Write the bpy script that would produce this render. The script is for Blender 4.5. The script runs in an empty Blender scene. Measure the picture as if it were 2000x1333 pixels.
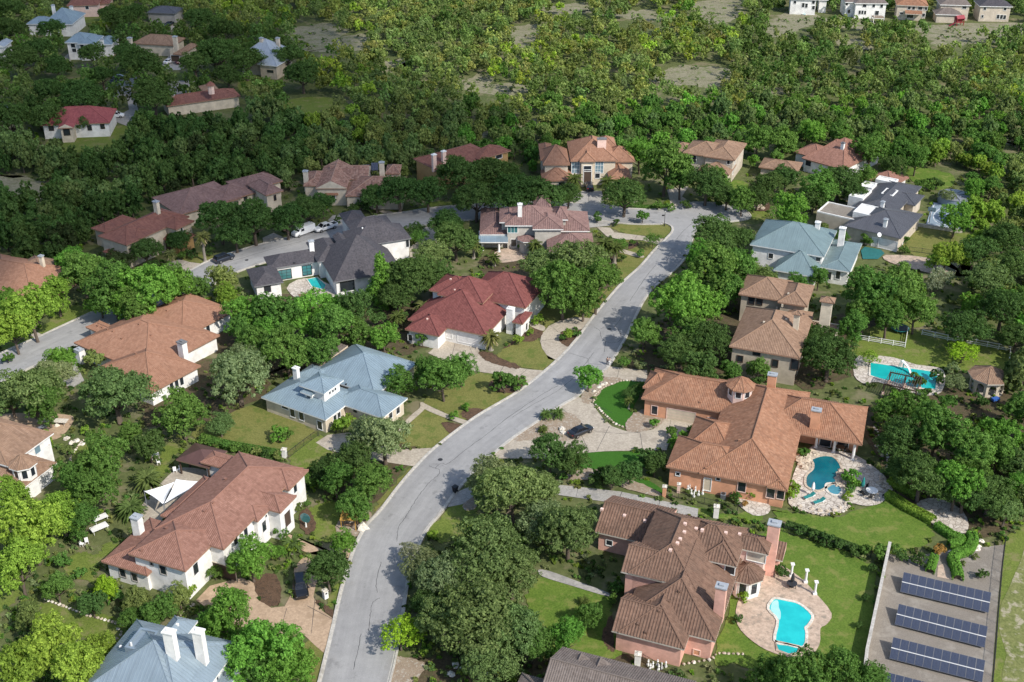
import bpy, math, random
import numpy as np
from mathutils import Vector, Matrix
# ---------------------------------------------------------------- camera, sky, sun, exposure
scene = bpy.context.scene
COL = scene.collection
random.seed(7)
RNG = np.random.default_rng(11)
CAM_H, FPX, PITCH = 115.0, 2350.0, math.radians(29.07)      # a drone at 115 m looking down 29 degrees
cam_d = bpy.data.cameras.new('camera'); cam = bpy.data.objects.new('camera', cam_d); COL.objects.link(cam)
cam_d.sensor_width = 36.0; cam_d.lens = FPX / 2000.0 * 36.0; cam_d.clip_start = 1.0; cam_d.clip_end = 6000.0
cam.location = (0, 0, CAM_H); cam.rotation_euler = (math.pi/2 - PITCH, 0, 0)
scene.camera = cam
SUN_EL, SUN_AZ = math.radians(42), math.radians(-44)         # azimuth measured from +X (photo right)
SUNV = Vector((math.cos(SUN_EL)*math.cos(SUN_AZ), math.cos(SUN_EL)*math.sin(SUN_AZ), math.sin(SUN_EL)))
world = bpy.data.worlds.new('World'); scene.world = world; world.use_nodes = True
nt = world.node_tree; nt.nodes.clear()
sky = nt.nodes.new('ShaderNodeTexSky'); sky.sky_type = 'NISHITA'; sky.sun_disc = False
sky.sun_elevation = SUN_EL; sky.sun_rotation = math.atan2(SUNV.x, SUNV.y); sky.altitude = 300
bg = nt.nodes.new('ShaderNodeBackground'); bg.inputs['Strength'].default_value = 0.15
wo = nt.nodes.new('ShaderNodeOutputWorld')
nt.links.new(sky.outputs[0], bg.inputs[0]); nt.links.new(bg.outputs[0], wo.inputs[0])
sun_d = bpy.data.lights.new('sun', 'SUN'); sun_d.energy = 4.0; sun_d.angle = math.radians(0.53); sun_d.color = (1.0, 0.955, 0.88)
sun = bpy.data.objects.new('sun', sun_d); COL.objects.link(sun); sun.location = (0, 0, 300)
sun.rotation_euler = SUNV.to_track_quat('Z', 'Y').to_euler()
vs = scene.view_settings; vs.view_transform = 'Standard'; vs.look = 'None'; vs.gamma = 1.0; vs.use_curve_mapping = False
vs.exposure = 0.40
scene.cycles.max_bounces = 5; scene.cycles.diffuse_bounces = 3; scene.cycles.glossy_bounces = 2
scene.cycles.transmission_bounces = 3; scene.cycles.transparent_max_bounces = 6; scene.cycles.caustics_reflective = False
scene.cycles.caustics_refractive = False

# ---------------------------------------------------------------- surveying: from a sighting line to a place on the ground
SP, CP = math.sin(PITCH), math.cos(PITCH)
def ray(px, py):
    u, v = px - 1000.0, 666.5 - py
    return Vector((u, FPX*CP + v*SP, -FPX*SP + v*CP))
def at(px, py, z=0.0):
    d = ray(px, py); t = (z - CAM_H) / d.z
    return Vector((d.x*t, d.y*t, z))
def ppm(py):                                                 # pixels per metre across the line of sight at ground row py
    return (FPX*SP + (py - 666.5)*CP) / CAM_H
def proj(p):
    d = Vector(p) - Vector((0, 0, CAM_H)); f = d.y*CP - d.z*SP; u = d.y*SP + d.z*CP
    return 1000 + FPX*d.x/f, 666.5 - FPX*u/f

# ---------------------------------------------------------------- materials
def new_mat(name):
    m = bpy.data.materials.new(name); m.use_nodes = True; n = m.node_tree; n.nodes.clear()
    o = n.nodes.new('ShaderNodeOutputMaterial'); return m, n, o
def N(n, t, **k):
    x = n.nodes.new(t)
    for a, b in k.items(): setattr(x, a, b)
    return x
def noise(n, scale, vec=None, detail=4, rough=.6):
    x = N(n, 'ShaderNodeTexNoise'); x.inputs['Scale'].default_value = scale; x.inputs['Detail'].default_value = detail
    x.inputs['Roughness'].default_value = rough
    if vec is not None: n.links.new(vec, x.inputs['Vector'])
    return x.outputs['Fac']
def ramp(n, fac, stops):
    r = N(n, 'ShaderNodeValToRGB'); e = r.color_ramp.elements
    while len(e) < len(stops): e.new(.5)
    for el, (p, c) in zip(e, stops):
        el.position = p; el.color = (*c, 1) if len(c) == 3 else c
    n.links.new(fac, r.inputs[0]); return r.outputs[0]
def mix(n, fac, a, b, mode='MIX'):
    x = N(n, 'ShaderNodeMix', data_type='RGBA', blend_type=mode)
    for s, v in ((x.inputs[0], fac), (x.inputs[6], a), (x.inputs[7], b)):
        if isinstance(v, (int, float)): s.default_value = v
        elif isinstance(v, tuple): s.default_value = (*v, 1)
        else: n.links.new(v, s)
    return x.outputs[2]
def bsdf(n, o, col, rough=.8, metal=0., bump=None, bstr=.3, bdist=.05, spec=.5):
    b = N(n, 'ShaderNodeBsdfPrincipled')
    if isinstance(col, tuple): b.inputs['Base Color'].default_value = (*col, 1)
    else: n.links.new(col, b.inputs['Base Color'])
    if isinstance(rough, float): b.inputs['Roughness'].default_value = rough
    else: n.links.new(rough, b.inputs['Roughness'])
    b.inputs['Metallic'].default_value = metal; b.inputs['Specular IOR Level'].default_value = spec
    if bump is not None:
        bp = N(n, 'ShaderNodeBump'); bp.inputs['Strength'].default_value = bstr; bp.inputs['Distance'].default_value = bdist
        n.links.new(bump, bp.inputs['Height']); n.links.new(bp.outputs[0], b.inputs['Normal'])
    n.links.new(b.outputs[0], o.inputs[0]); return b
def pos(n): return N(n, 'ShaderNodeNewGeometry').outputs['Position']
def S(c, k): return tuple(min(1, max(0, v*k)) for v in c)
MATS = {}
def ground_mat(name, c1, c2, c3=None, s1=.15, s2=2.2, rough=.95, bstr=.5, bdist=.08, mid=.5, w=.14):
    """two or three earth colours mixed by a coarse and a fine noise"""
    m, n, o = new_mat(name); p = pos(n)
    a = noise(n, s1, p, 5, .65); b = noise(n, s2, p, 5, .7)
    col = ramp(n, a, [(mid-w, c1), (mid+w, c2)])
    col = mix(n, .55, col, ramp(n, b, [(.3, S(c1, .55)), (.7, S(c2, 1.35))]))
    if c3: col = mix(n, ramp(n, noise(n, s1*2.7, p, 4, .7), [(.52, (0, 0, 0)), (.64, (1, 1, 1))]), col, c3)
    bsdf(n, o, col, rough, bump=b, bstr=bstr, bdist=bdist, spec=.15); MATS[name] = m; return m
ground_mat('ground', (.066, .090, .028), (.115, .128, .048), (.175, .155, .09), .05, .9)
ground_mat('soil_pale', (.15, .145, .08), (.27, .245, .17), (.12, .145, .05), .13, 1.2)
ground_mat('lawn', (.088, .130, .022), (.150, .185, .038), (.18, .175, .065), .12, 3.5, bstr=.7)
ground_mat('lawn_dry', (.120, .132, .033), (.185, .18, .056), (.105, .135, .03), .14, 3.5, bstr=.7)
ground_mat('lawn_lush', (.055, .118, .014), (.125, .18, .03), (.165, .185, .048), .16, 4, bstr=.7)
ground_mat('turf', (.034, .105, .012), (.045, .13, .016), None, .1, 6, bstr=.3)
ground_mat('mulch', (.075, .045, .028), (.135, .085, .055), (.055, .04, .028), .8, 6, bstr=.9)
ground_mat('rough_grass', (.105, .135, .035), (.20, .20, .075), (.34, .30, .21), .22, 2.5, bstr=.7)
ground_mat('gravel_bed', (.23, .17, .12), (.33, .26, .19), (.40, .36, .30), .8, 7, bstr=.9)
ground_mat('gravel', (.19, .165, .135), (.245, .215, .18), (.28, .25, .21), .12, 7, bstr=.5)
ground_mat('leaf_litter', (.055, .042, .024), (.11, .085, .05), (.07, .075, .03), .3, 3)
ground_mat('concrete', (.36, .31, .245), (.43, .375, .30), (.315, .27, .215), .12, 3, rough=.85, bstr=.1, bdist=.01)
ground_mat('concrete_tan', (.38, .27, .18), (.44, .32, .22), (.33, .235, .155), .12, 3, rough=.85, bstr=.1, bdist=.01)
ground_mat('concrete_grey', (.30, .285, .26), (.36, .34, .31), (.25, .24, .225), .12, 3, rough=.85, bstr=.1, bdist=.01)
ground_mat('kerb', (.40, .375, .33), (.50, .47, .42), (.33, .305, .265), .2, 3, rough=.85, bstr=.15, bdist=.01)
def flag_mat(name, cols, joint, k):
    m, n, o = new_mat(name); p = pos(n)
    v = N(n, 'ShaderNodeTexVoronoi', feature='F1'); v.inputs['Scale'].default_value = k; n.links.new(p, v.inputs['Vector']); e = N(n, 'ShaderNodeTexVoronoi', feature='DISTANCE_TO_EDGE'); e.inputs['Scale'].default_value = k; n.links.new(p, e.inputs['Vector'])
    sx = N(n, 'ShaderNodeSeparateColor'); n.links.new(v.outputs['Color'], sx.inputs[0]); c = ramp(n, sx.outputs[0], [(i/(len(cols)-1), q) for i, q in enumerate(cols)]); c = mix(n, .3, c, ramp(n, noise(n, 2.5, p), [(.3, S(cols[0], .8)), (.7, S(cols[-1], 1.1))]))
    g = ramp(n, e.outputs['Distance'], [(.02, (0, 0, 0)), (.07, (1, 1, 1))]); bsdf(n, o, mix(n, g, joint, c), .8, bump=g, bstr=.5, bdist=.03, spec=.2); MATS[name] = m
flag_mat('flagstone', [(.42, .36, .30), (.52, .46, .39), (.60, .55, .48)], (.27, .23, .19), 1.3)
ground_mat('deck_stone', (.40, .30, .225), (.50, .385, .295), (.27, .225, .175), .35, 2, rough=.8, bstr=.4, bdist=.02)
ground_mat('rock', (.40, .33, .25), (.56, .48, .38), (.27, .22, .17), .5, 3, rough=.9, bstr=.8, bdist=.1)
ground_mat('limestone', (.55, .50, .42), (.68, .63, .55), (.42, .38, .31), .6, 3, rough=.9, bstr=.6, bdist=.05)
def asphalt():
    m, n, o = new_mat('asphalt'); p = pos(n)
    a = noise(n, .06, p, 5, .6); b = noise(n, .5, p, 5, .7); c = noise(n, 9, p, 3, .7)
    col = ramp(n, a, [(.35, (.225, .222, .222)), (.65, (.345, .338, .330))])
    col = mix(n, .5, col, ramp(n, b, [(.33, (.205, .202, .202)), (.68, (.36, .352, .343))]))
    col = mix(n, .35, col, ramp(n, c, [(.3, (.15, .147, .145)), (.7, (.33, .322, .312))]))
    bsdf(n, o, col, .9, bump=c, bstr=.35, bdist=.02, spec=.2); MATS['asphalt'] = m
asphalt()
def street_mat():
    """asphalt with tyre wear along the lanes, stains and dirty gutters; UV = (across 0-1, metres along)"""
    m, n, o = new_mat('street'); p = pos(n); uv = N(n, 'ShaderNodeUVMap').outputs[0]
    mp = N(n, 'ShaderNodeMapping'); n.links.new(uv, mp.inputs['Vector']); mp.inputs['Scale'].default_value = (5.5, .035, 1)
    c9 = noise(n, 9, p, 3, .7); col = ramp(n, noise(n, .07, p, 5, .6), [(.35, (.205, .202, .200)), (.65, (.375, .366, .352))])
    col = mix(n, .6, col, ramp(n, noise(n, 1., mp.outputs[0], 5, .65), [(.33, (.175, .172, .171)), (.67, (.42, .41, .394))]))
    col = mix(n, .35, col, ramp(n, noise(n, .6, p, 5, .7), [(.33, (.19, .186, .184)), (.68, (.37, .361, .35))]))
    col = mix(n, .3, col, ramp(n, c9, [(.3, (.16, .157, .155)), (.7, (.40, .39, .378))]))
    col = mix(n, ramp(n, noise(n, .35, p, 4, .75), [(.60, (0, 0, 0)), (.70, (.5,)*3)]), col, (.15, .146, .143))
    sx = N(n, 'ShaderNodeSeparateXYZ'); n.links.new(uv, sx.inputs[0]); g = N(n, 'ShaderNodeMath', operation='SUBTRACT'); n.links.new(sx.outputs[0], g.inputs[0]); g.inputs[1].default_value = .5
    ab = N(n, 'ShaderNodeMath', operation='ABSOLUTE'); n.links.new(g.outputs[0], ab.inputs[0]); mm = N(n, 'ShaderNodeMath', operation='MULTIPLY'); n.links.new(ab.outputs[0], mm.inputs[0]); n.links.new(noise(n, .5, p, 4, .7), mm.inputs[1])
    col = mix(n, ramp(n, mm.outputs[0], [(.2, (0, 0, 0)), (.33, (.5,)*3)]), col, (.19, .172, .148))
    bsdf(n, o, col, .9, bump=c9, bstr=.35, bdist=.02, spec=.2); MATS['street'] = m
street_mat()
def plain(name, col, rough=.7, metal=0., var=.12, s=1.2, bstr=.0, spec=.4):
    m, n, o = new_mat(name); p = N(n, 'ShaderNodeTexCoord').outputs['Object']
    a = noise(n, s, p, 5, .65)
    c = ramp(n, a, [(.3, S(col, 1-var)), (.7, S(col, 1+var))])
    bsdf(n, o, c, rough, metal, bump=a if bstr else None, bstr=bstr, bdist=.02, spec=spec); MATS[name] = m; return m
for nm, c, r in (('white_paint', (.74, .73, .70), .6), ('pink_stucco', (.66, .37, .29), .85), ('orange_stucco', (.60, .30, .175), .85),
                 ('white_stucco', (.72, .70, .665), .85), ('cream_stucco', (.56, .48, .37), .85), ('tan_stucco', (.44, .37, .28), .85),
                 ('beige_stucco', (.50, .43, .345), .85), ('grey_stucco', (.34, .32, .29), .85), ('greige_stucco', (.43, .40, .35), .85),
                 ('amber_stone', (.42, .26, .11), .9), ('pale_stone', (.52, .46, .37), .9), ('pink_trim', (.70, .50, .42), .8),
                 ('fascia_brown', (.19, .12, .085), .7), ('fascia_pale', (.50, .45, .38), .7), ('fascia_grey', (.16, .16, .165), .7),
                 ('fascia_tile', (.30, .17, .11), .8), ('cap_metal', (.33, .35, .37), .5), ('dark_metal', (.03, .03, .032), .45), ('black_plastic', (.015, .015, .017), .5),
                 ('grey_metal', (.20, .21, .23), .4), ('bark', (.105, .08, .06), .95), ('bark_pale', (.25, .22, .18), .95), ('dead_frond', (.37, .29, .16), .9),
                 ('wood', (.21, .13, .075), .8), ('dark_wood', (.07, .045, .032), .8), ('gold_wood', (.42, .24, .05), .8), ('garage_door', (.56, .47, .35), .6),
                 ('garage_white', (.66, .64, .62), .6), ('teal_canvas', (.02, .20, .19), .8), ('sail_cloth', (.80, .79, .77), .8), ('red_plastic', (.24, .025, .035), .5),
                 ('blue_plastic', (.03, .10, .35), .5), ('court_blue', (.20, .255, .30), .8), ('court_green', (.02, .13, .125), .8), ('line_white', (.7, .7, .7), .7),
                 ('tyre', (.018, .018, .018), .9), ('skin', (.42, .26, .19), .6), ('shirt', (.62, .61, .60), .9), ('trousers', (.04, .045, .06), .9), ('hair', (.03, .02, .015), .8),
                 ('seal', (.045, .044, .045), .8), ('cotton_white', (.78, .78, .77), .8), ('steel', (.5, .5, .5), .3)):
    plain(nm, c, r, 0. if nm != 'steel' else 1., .2 if 'stucco' in nm else .12, .6 if 'stucco' in nm else 1.2, bstr=.25 if 'stucco' in nm or 'stone' in nm else 0.)
def water(name, c1, c2):
    m, n, o = new_mat(name); p = pos(n)
    a = noise(n, .35, p, 3); b = noise(n, 2.5, p, 4)
    bsdf(n, o, ramp(n, a, [(.35, c1), (.65, c2)]), .06, bump=b, bstr=.35, bdist=.06, spec=.6); MATS[name] = m
water('water_cyan', (.012, .40, .42), (.02, .50, .50)); water('water_shallow', (.30, .62, .60), (.40, .66, .62)); water('water_teal', (.004, .10, .135), (.008, .14, .17))
water('water_sea', (.01, .34, .34), (.015, .42, .40)); water('spa_water', (.05, .20, .26), (.09, .28, .33)); water('pond', (.01, .02, .03), (.02, .03, .045))
def glass(name, col, rough=.08):
    m, n, o = new_mat(name); bsdf(n, o, col, rough, spec=.8); MATS[name] = m
glass('pane_dark', (.022, .028, .034)); glass('pane_teal', (.05, .16, .17)); glass('pane_sky', (.16, .24, .28)); glass('car_glass', (.012, .014, .017))
def paint(name, col, rough=.28):
    m, n, o = new_mat(name); b = bsdf(n, o, col, rough, spec=.5); b.inputs['Coat Weight'].default_value = .7; b.inputs['Coat Roughness'].default_value = .06; MATS[name] = m
paint('paint_black', (.010, .010, .012)); paint('paint_white', (.70, .70, .69)); paint('paint_navy', (.012, .016, .026)); paint('paint_silver', (.30, .32, .35)); paint('paint_red', (.07, .012, .012)); paint('paint_grey', (.07, .075, .085))
glass('lamp_red', (.30, .01, .01), .3); glass('lamp_clear', (.7, .7, .68), .2)
def solar():
    m, n, o = new_mat('solar_cell'); tc = N(n, 'ShaderNodeTexCoord').outputs['UV']
    sp = N(n, 'ShaderNodeSeparateXYZ'); n.links.new(tc, sp.inputs[0])
    def grid(sock, k):
        a = N(n, 'ShaderNodeMath', operation='MULTIPLY'); n.links.new(sock, a.inputs[0]); a.inputs[1].default_value = k
        f = N(n, 'ShaderNodeMath', operation='FRACT'); n.links.new(a.outputs[0], f.inputs[0])
        l = N(n, 'ShaderNodeMath', operation='LESS_THAN'); n.links.new(f.outputs[0], l.inputs[0]); l.inputs[1].default_value = .07; return l.outputs[0]
    mx = N(n, 'ShaderNodeMath', operation='MAXIMUM'); n.links.new(grid(sp.outputs[0], 6), mx.inputs[0]); n.links.new(grid(sp.outputs[1], 10), mx.inputs[1])
    c = mix(n, mx.outputs[0], ramp(n, noise(n, 5, tc), [(.35, (.016, .024, .05)), (.65, (.032, .044, .08))]), (.045, .056, .09))
    bsdf(n, o, c, .22, spec=.6); MATS['solar_cell'] = m
solar()
def tile_mat(name, cols, pu=.42, pv=.40, weather=.35, dark=(.06, .05, .04)):
    """clay tiles: a colour of its own for each tile, weathering in broad patches, a lip at every course"""
    m, n, o = new_mat(name); uv = N(n, 'ShaderNodeUVMap').outputs[0]
    mp = N(n, 'ShaderNodeMapping'); n.links.new(uv, mp.inputs['Vector']); mp.inputs['Scale'].default_value = (1/pu, 1/pv, 1)
    fl = N(n, 'ShaderNodeVectorMath', operation='FLOOR'); n.links.new(mp.outputs[0], fl.inputs[0])
    wn = N(n, 'ShaderNodeTexWhiteNoise', noise_dimensions='3D'); n.links.new(fl.outputs[0], wn.inputs[0])
    k = len(cols); c = ramp(n, wn.outputs[0], [(i/(k-1), cc) for i, cc in enumerate(cols)])
    w = noise(n, .35, uv, 5, .7)
    c = mix(n, ramp(n, w, [(.42, (0, 0, 0)), (.75, (weather,)*3)]), c, dark)
    c = mix(n, .3, c, ramp(n, noise(n, 1.3, uv, 4), [(.3, S(cols[0], .75)), (.7, S(cols[-1], 1.2))]))
    m2 = N(n, 'ShaderNodeMapping'); n.links.new(uv, m2.inputs['Vector']); m2.inputs['Scale'].default_value = (1.7, .16, 1)
    c = mix(n, ramp(n, noise(n, 1., m2.outputs[0], 5, .7), [(.48, (0, 0, 0)), (.72, (.45,)*3)]), c, S(dark, .8))
    c = mix(n, ramp(n, noise(n, .22, uv, 4, .6), [(.5, (0, 0, 0)), (.8, (.35,)*3)]), c, S(cols[-1], 1.25))
    sx = N(n, 'ShaderNodeSeparateXYZ'); n.links.new(mp.outputs[0], sx.inputs[0])
    fr = N(n, 'ShaderNodeMath', operation='FRACT'); n.links.new(sx.outputs[1], fr.inputs[0])
    iv = N(n, 'ShaderNodeMath', operation='SUBTRACT'); iv.inputs[0].default_value = 1; n.links.new(fr.outputs[0], iv.inputs[1])
    bsdf(n, o, c, .85, bump=iv.outputs[0], bstr=.6, bdist=.04, spec=.25); MATS[name] = m
tile_mat('tile_brown', [(0.125, 0.072, 0.05), (0.165, 0.096, 0.066), (0.205, 0.125, 0.088)], .42, .4)
tile_mat('tile_terracotta', [(0.2, 0.092, 0.052), (0.29, 0.138, 0.078), (0.24, 0.125, 0.075), (0.38, 0.205, 0.125)], .30, .42, .25, (.19, .11, .08))
tile_mat('tile_orange', [(0.235, 0.118, 0.075), (0.285, 0.148, 0.093), (0.325, 0.18, 0.118)], .30, .42, .25, (.22, .12, .08))
tile_mat('tile_red', [(0.13, 0.042, 0.038), (0.17, 0.056, 0.049), (0.205, 0.075, 0.066)], .30, .4, .35, (.11, .04, .035))
tile_mat('tile_rose', [(0.195, 0.098, 0.07), (0.245, 0.124, 0.09), (0.295, 0.16, 0.12)], .30, .4, .3, (.19, .09, .065))
tile_mat('tile_tan', [(0.205, 0.125, 0.08), (0.255, 0.16, 0.105), (0.3, 0.195, 0.132)], .40, .4, .3, (.14, .09, .07))
tile_mat('tile_plum', [(.165, .098, .088), (.21, .125, .11), (.25, .16, .14)], .36, .4, .35, (.09, .06, .06))
tile_mat('tile_maroon', [(.17, .07, .055), (.21, .088, .066), (.25, .115, .085)], .36, .4, .35, (.09, .05, .045))
tile_mat('tile_mixed', [(.17, .095, .075), (.33, .185, .135), (.44, .29, .22), (.24, .125, .095)], .45, .45, .3, (.11, .07, .06))
tile_mat('tile_crimson', [(.22, .055, .058), (.27, .072, .072), (.31, .095, .09)], .36, .4, .25, (.18, .05, .05))
tile_mat('shingle_slate', [(.048, .046, .052), (.075, .07, .077), (.10, .092, .098), (.062, .055, .06)], .30, .24, .3, (.04, .038, .042))
tile_mat('shingle_brown', [(.12, .095, .082), (.165, .135, .115), (.20, .165, .145)], .30, .24, .3, (.08, .065, .06))
tile_mat('shingle_grey', [(.17, .16, .15), (.21, .20, .185), (.25, .235, .22)], .30, .24, .3, (.12, .11, .105))
def metal_roof(name, c):
    m, n, o = new_mat(name); uv = N(n, 'ShaderNodeUVMap').outputs[0]
    mp = N(n, 'ShaderNodeMapping'); n.links.new(uv, mp.inputs['Vector']); mp.inputs['Scale'].default_value = (1.6, .12, 1)
    a = noise(n, 1.0, mp.outputs[0], 4); b = noise(n, .3, uv, 4)
    col = mix(n, .5, ramp(n, a, [(.3, S(c, .8)), (.7, S(c, 1.2))]), ramp(n, b, [(.3, S(c, .8)), (.7, S(c, 1.15))]))
    bsdf(n, o, col, .42, .35, spec=.5); MATS[name] = m
metal_roof('metal_blue', (.27, .345, .385)); metal_roof('metal_green', (.225, .30, .305)); metal_roof('metal_slate', (.27, .33, .37)); metal_roof('metal_grey', (.125, .125, .135)); metal_roof('metal_pale', (.40, .44, .48)); metal_roof('metal_brown', (.14, .075, .062))
def leaf_mat(name, attr):
    m, n, o = new_mat(name)
    c = N(n, 'ShaderNodeAttribute', attribute_name='tint').outputs['Color'] if attr else N(n, 'ShaderNodeObjectInfo').outputs['Color']
    r = N(n, 'ShaderNodeNewGeometry').outputs['Random Per Island']
    c2 = mix(n, 1., c, ramp(n, r, [(0, (.55, .60, .52)), (.5, (1, 1, 1)), (1, (1.55, 1.48, 1.45))]), 'MULTIPLY')
    d = N(n, 'ShaderNodeBsdfDiffuse'); t = N(n, 'ShaderNodeBsdfTranslucent'); n.links.new(c2, d.inputs[0])
    n.links.new(mix(n, 1., c2, (1.25, 1.35, .6), 'MULTIPLY'), t.inputs[0])
    ms = N(n, 'ShaderNodeMixShader'); ms.inputs[0].default_value = .42
    n.links.new(d.outputs[0], ms.inputs[1]); n.links.new(t.outputs[0], ms.inputs[2]); n.links.new(ms.outputs[0], o.inputs[0]); MATS[name] = m
leaf_mat('leaf', False); leaf_mat('leaf_woodland', True)

# ---------------------------------------------------------------- objects
def mesh(name, verts, faces, mats, midx=None, uvs=None, smooth=False):
    me = bpy.data.meshes.new(name); me.from_pydata([tuple(v) for v in verts], [], faces)
    for m in mats: me.materials.append(MATS[m])
    if midx: me.polygons.foreach_set('material_index', midx)
    if uvs is not None:
        l = me.uv_layers.new(name='UVMap'); l.data.foreach_set('uv', [c for f in uvs for p in f for c in p])
    if smooth: me.polygons.foreach_set('use_smooth', [True]*len(me.polygons))
    me.update(); return me
def link(name, me, parent=None, loc=None, rz=None):
    o = bpy.data.objects.new(name, me); COL.objects.link(o)
    if parent is not None: o.parent = parent
    if loc is not None: o.location = loc
    if rz is not None: o.rotation_euler = (0, 0, rz)
    return o
def tag(o, label=None, cat=None, group=None, kind=None):
    for k, v in (('label', label), ('category', cat), ('group', group), ('kind', kind)):
        if v: o[k] = v
    return o
def empty(name, loc, rz=0., label=None, cat=None, group=None):
    o = link(name, None, None, loc, rz); o.empty_display_size = .5
    return tag(o, label, cat, group)
class MB:
    """collects boxes, tubes and polygons into one mesh"""
    def __init__(s): s.v, s.f, s.m, s.uv = [], [], [], []
    def quad(s, pts, mi=0, uv=None):
        b = len(s.v); s.v += [tuple(p) for p in pts]; s.f.append(tuple(range(b, b+len(pts)))); s.m.append(mi)
        s.uv.append(uv or [(p[0], p[1]) for p in pts])
    def box(s, x0, x1, y0, y1, z0, z1, mi=0, M=None):
        P = [Vector(p) for p in ((x0, y0, z0), (x1, y0, z0), (x1, y1, z0), (x0, y1, z0), (x0, y0, z1), (x1, y0, z1), (x1, y1, z1), (x0, y1, z1))]
        if M is not None: P = [M @ p for p in P]
        for q in ((0, 3, 2, 1), (4, 5, 6, 7), (0, 1, 5, 4), (1, 2, 6, 5), (2, 3, 7, 6), (3, 0, 4, 7)): s.quad([P[i] for i in q], mi)
        return s
    def bar(s, a, b, w, h=None, mi=0):
        a, b = Vector(a), Vector(b); h = h or w; d = b - a; L = d.length
        if L < 1e-4: return s
        q = d.to_track_quat('X', 'Z').to_matrix().to_4x4(); M = Matrix.Translation(a) @ q
        return s.box(0, L, -w/2, w/2, -h/2, h/2, mi, M)
    def tube(s, pts, rads, n=6, mi=0, cap=True):
        rings = []
        for i, p in enumerate(pts):
            p = Vector(p); d = Vector(pts[min(i+1, len(pts)-1)]) - Vector(pts[max(i-1, 0)])
            if d.length < 1e-6: d = Vector((0, 0, 1))
            q = d.to_track_quat('Z', 'X'); b = len(s.v)
            for k in range(n):
                a = 2*math.pi*k/n; s.v.append(tuple(p + q @ Vector((math.cos(a)*rads[i], math.sin(a)*rads[i], 0))))
            rings.append(b)
        for i in range(len(rings)-1):
            for k in range(n):
                a, b = rings[i], rings[i+1]; f = (a+k, a+(k+1) % n, b+(k+1) % n, b+k)
                s.f.append(f); s.m.append(mi); s.uv.append([(0, 0)]*4)
        if cap:
            for b in (rings[0], rings[-1]):
                f = tuple(range(b, b+n)); f = f[::-1] if b == rings[0] else f
                s.f.append(f); s.m.append(mi); s.uv.append([(0, 0)]*n)
        return s
    def cyl(s, x, y, z0, z1, r, n=10, mi=0, r1=None): return s.tube([(x, y, z0), (x, y, z1)], [r, r if r1 is None else r1], n, mi)
    def ball(s, c, r, n=8, m=5, mi=0, sq=(1, 1, 1)):
        pts, rad = [], []
        b0 = len(s.v); c = Vector(c)
        for i in range(m+1):
            a = math.pi*i/m
            for k in range(n):
                t = 2*math.pi*k/n; s.v.append((c.x+r*sq[0]*math.sin(a)*math.cos(t), c.y+r*sq[1]*math.sin(a)*math.sin(t), c.z-r*sq[2]*math.cos(a)))
        for i in range(m):
            for k in range(n):
                s.f.append((b0+i*n+k, b0+i*n+(k+1) % n, b0+(i+1)*n+(k+1) % n, b0+(i+1)*n+k)); s.m.append(mi); s.uv.append([(0, 0)]*4)
        return s
    def build(s, name, mats, parent=None, loc=None, rz=None, smooth=False):
        mats = [mats] if isinstance(mats, str) else mats
        return link(name, mesh(name, s.v, s.f, mats, s.m, s.uv, smooth), parent, loc, rz)
def copy_tree(o, parent=None):
    c = o.copy(); COL.objects.link(c); c.parent = parent
    for ch in [x for x in o.children]: copy_tree(ch, c)
    return c
def inpoly(x, y, P):
    r = False; j = len(P)-1
    for i in range(len(P)):
        if (P[i][1] > y) != (P[j][1] > y) and x < (P[j][0]-P[i][0])*(y-P[i][1])/(P[j][1]-P[i][1])+P[i][0]: r = not r
        j = i
    return r
def smoothline(P, n=6, closed=False):
    """Catmull-Rom through the points"""
    Q = [Vector(p) for p in P]; out = []; m = len(Q)
    for i in range(m if closed else m-1):
        a, b, c, d = (Q[(i-1) % m] if closed or i else Q[0]), Q[i], Q[(i+1) % m], (Q[(i+2) % m] if closed or i+2 < m else Q[-1])
        for k in range(n):
            t = k/n; out.append(.5*((2*b)+(c-a)*t+(2*a-5*b+4*c-d)*t*t+(3*b-a-3*c+d)*t**3))
    if not closed: out.append(Q[-1])
    return out
# ---------------------------------------------------------------- ground, roads, lawns, drives
KEEP = []          # footprints where no wild tree may stand
PAVED = []
_lvl = {'n': 0}
RAGGED = {'soil_pale': 1.1, 'lawn': .22, 'lawn_dry': .22, 'lawn_lush': .22, 'leaf_litter': .5, 'mulch': .12, 'gravel_bed': .1, 'rough_grass': .4}
gm = mesh('ground', [(-1500, -300, 0), (1500, -300, 0), (1500, 2600, 0), (-1500, 2600, 0)], [(0, 1, 2, 3)], ['ground'])
tag(link('ground', gm), kind='structure')
def sheet(name, P, mat, z=None, smooth=0, keep=True, paved=False):
    """a flat area of ground: lawn, drive, bed; each lies a few millimetres above the one before"""
    if z is None:
        _lvl['n'] += 1
        z = {'bare_soil': .01, 'hillside': .035, 'field': .04, 'leaf_litter': .06, 'lawn': .08, 'dry_verge': .104, 'gravel_yard': .108, 'planting_bed': .134, 'driveway': .114, 'footpath': .154, 'patio': .17}[name] + .0016*(_lvl['n'] % 12)
    Q = [at(x, y) for x, y in P]
    if smooth: Q = smoothline(Q, smooth, True)
    if smooth and mat in RAGGED:                    # uneven natural borders
        Q = smoothline(Q, 2, True); Q = [q+Vector((RNG.normal()*RAGGED[mat], RNG.normal()*RAGGED[mat], 0)) for q in Q]
    me = mesh(name, [(q.x, q.y, z) for q in Q], [tuple(range(len(Q)))], [mat])
    if me.polygons[0].normal.z < 0: me.flip_normals()
    o = tag(link(name, me), kind='structure'); XY = [(q.x, q.y) for q in Q]
    if keep: KEEP.append(XY)
    if paved: PAVED.append(XY)
    return o, z
def Z(o, k, P): return [(o[0]+x/k, o[1]+y/k) for x, y in P]
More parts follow.
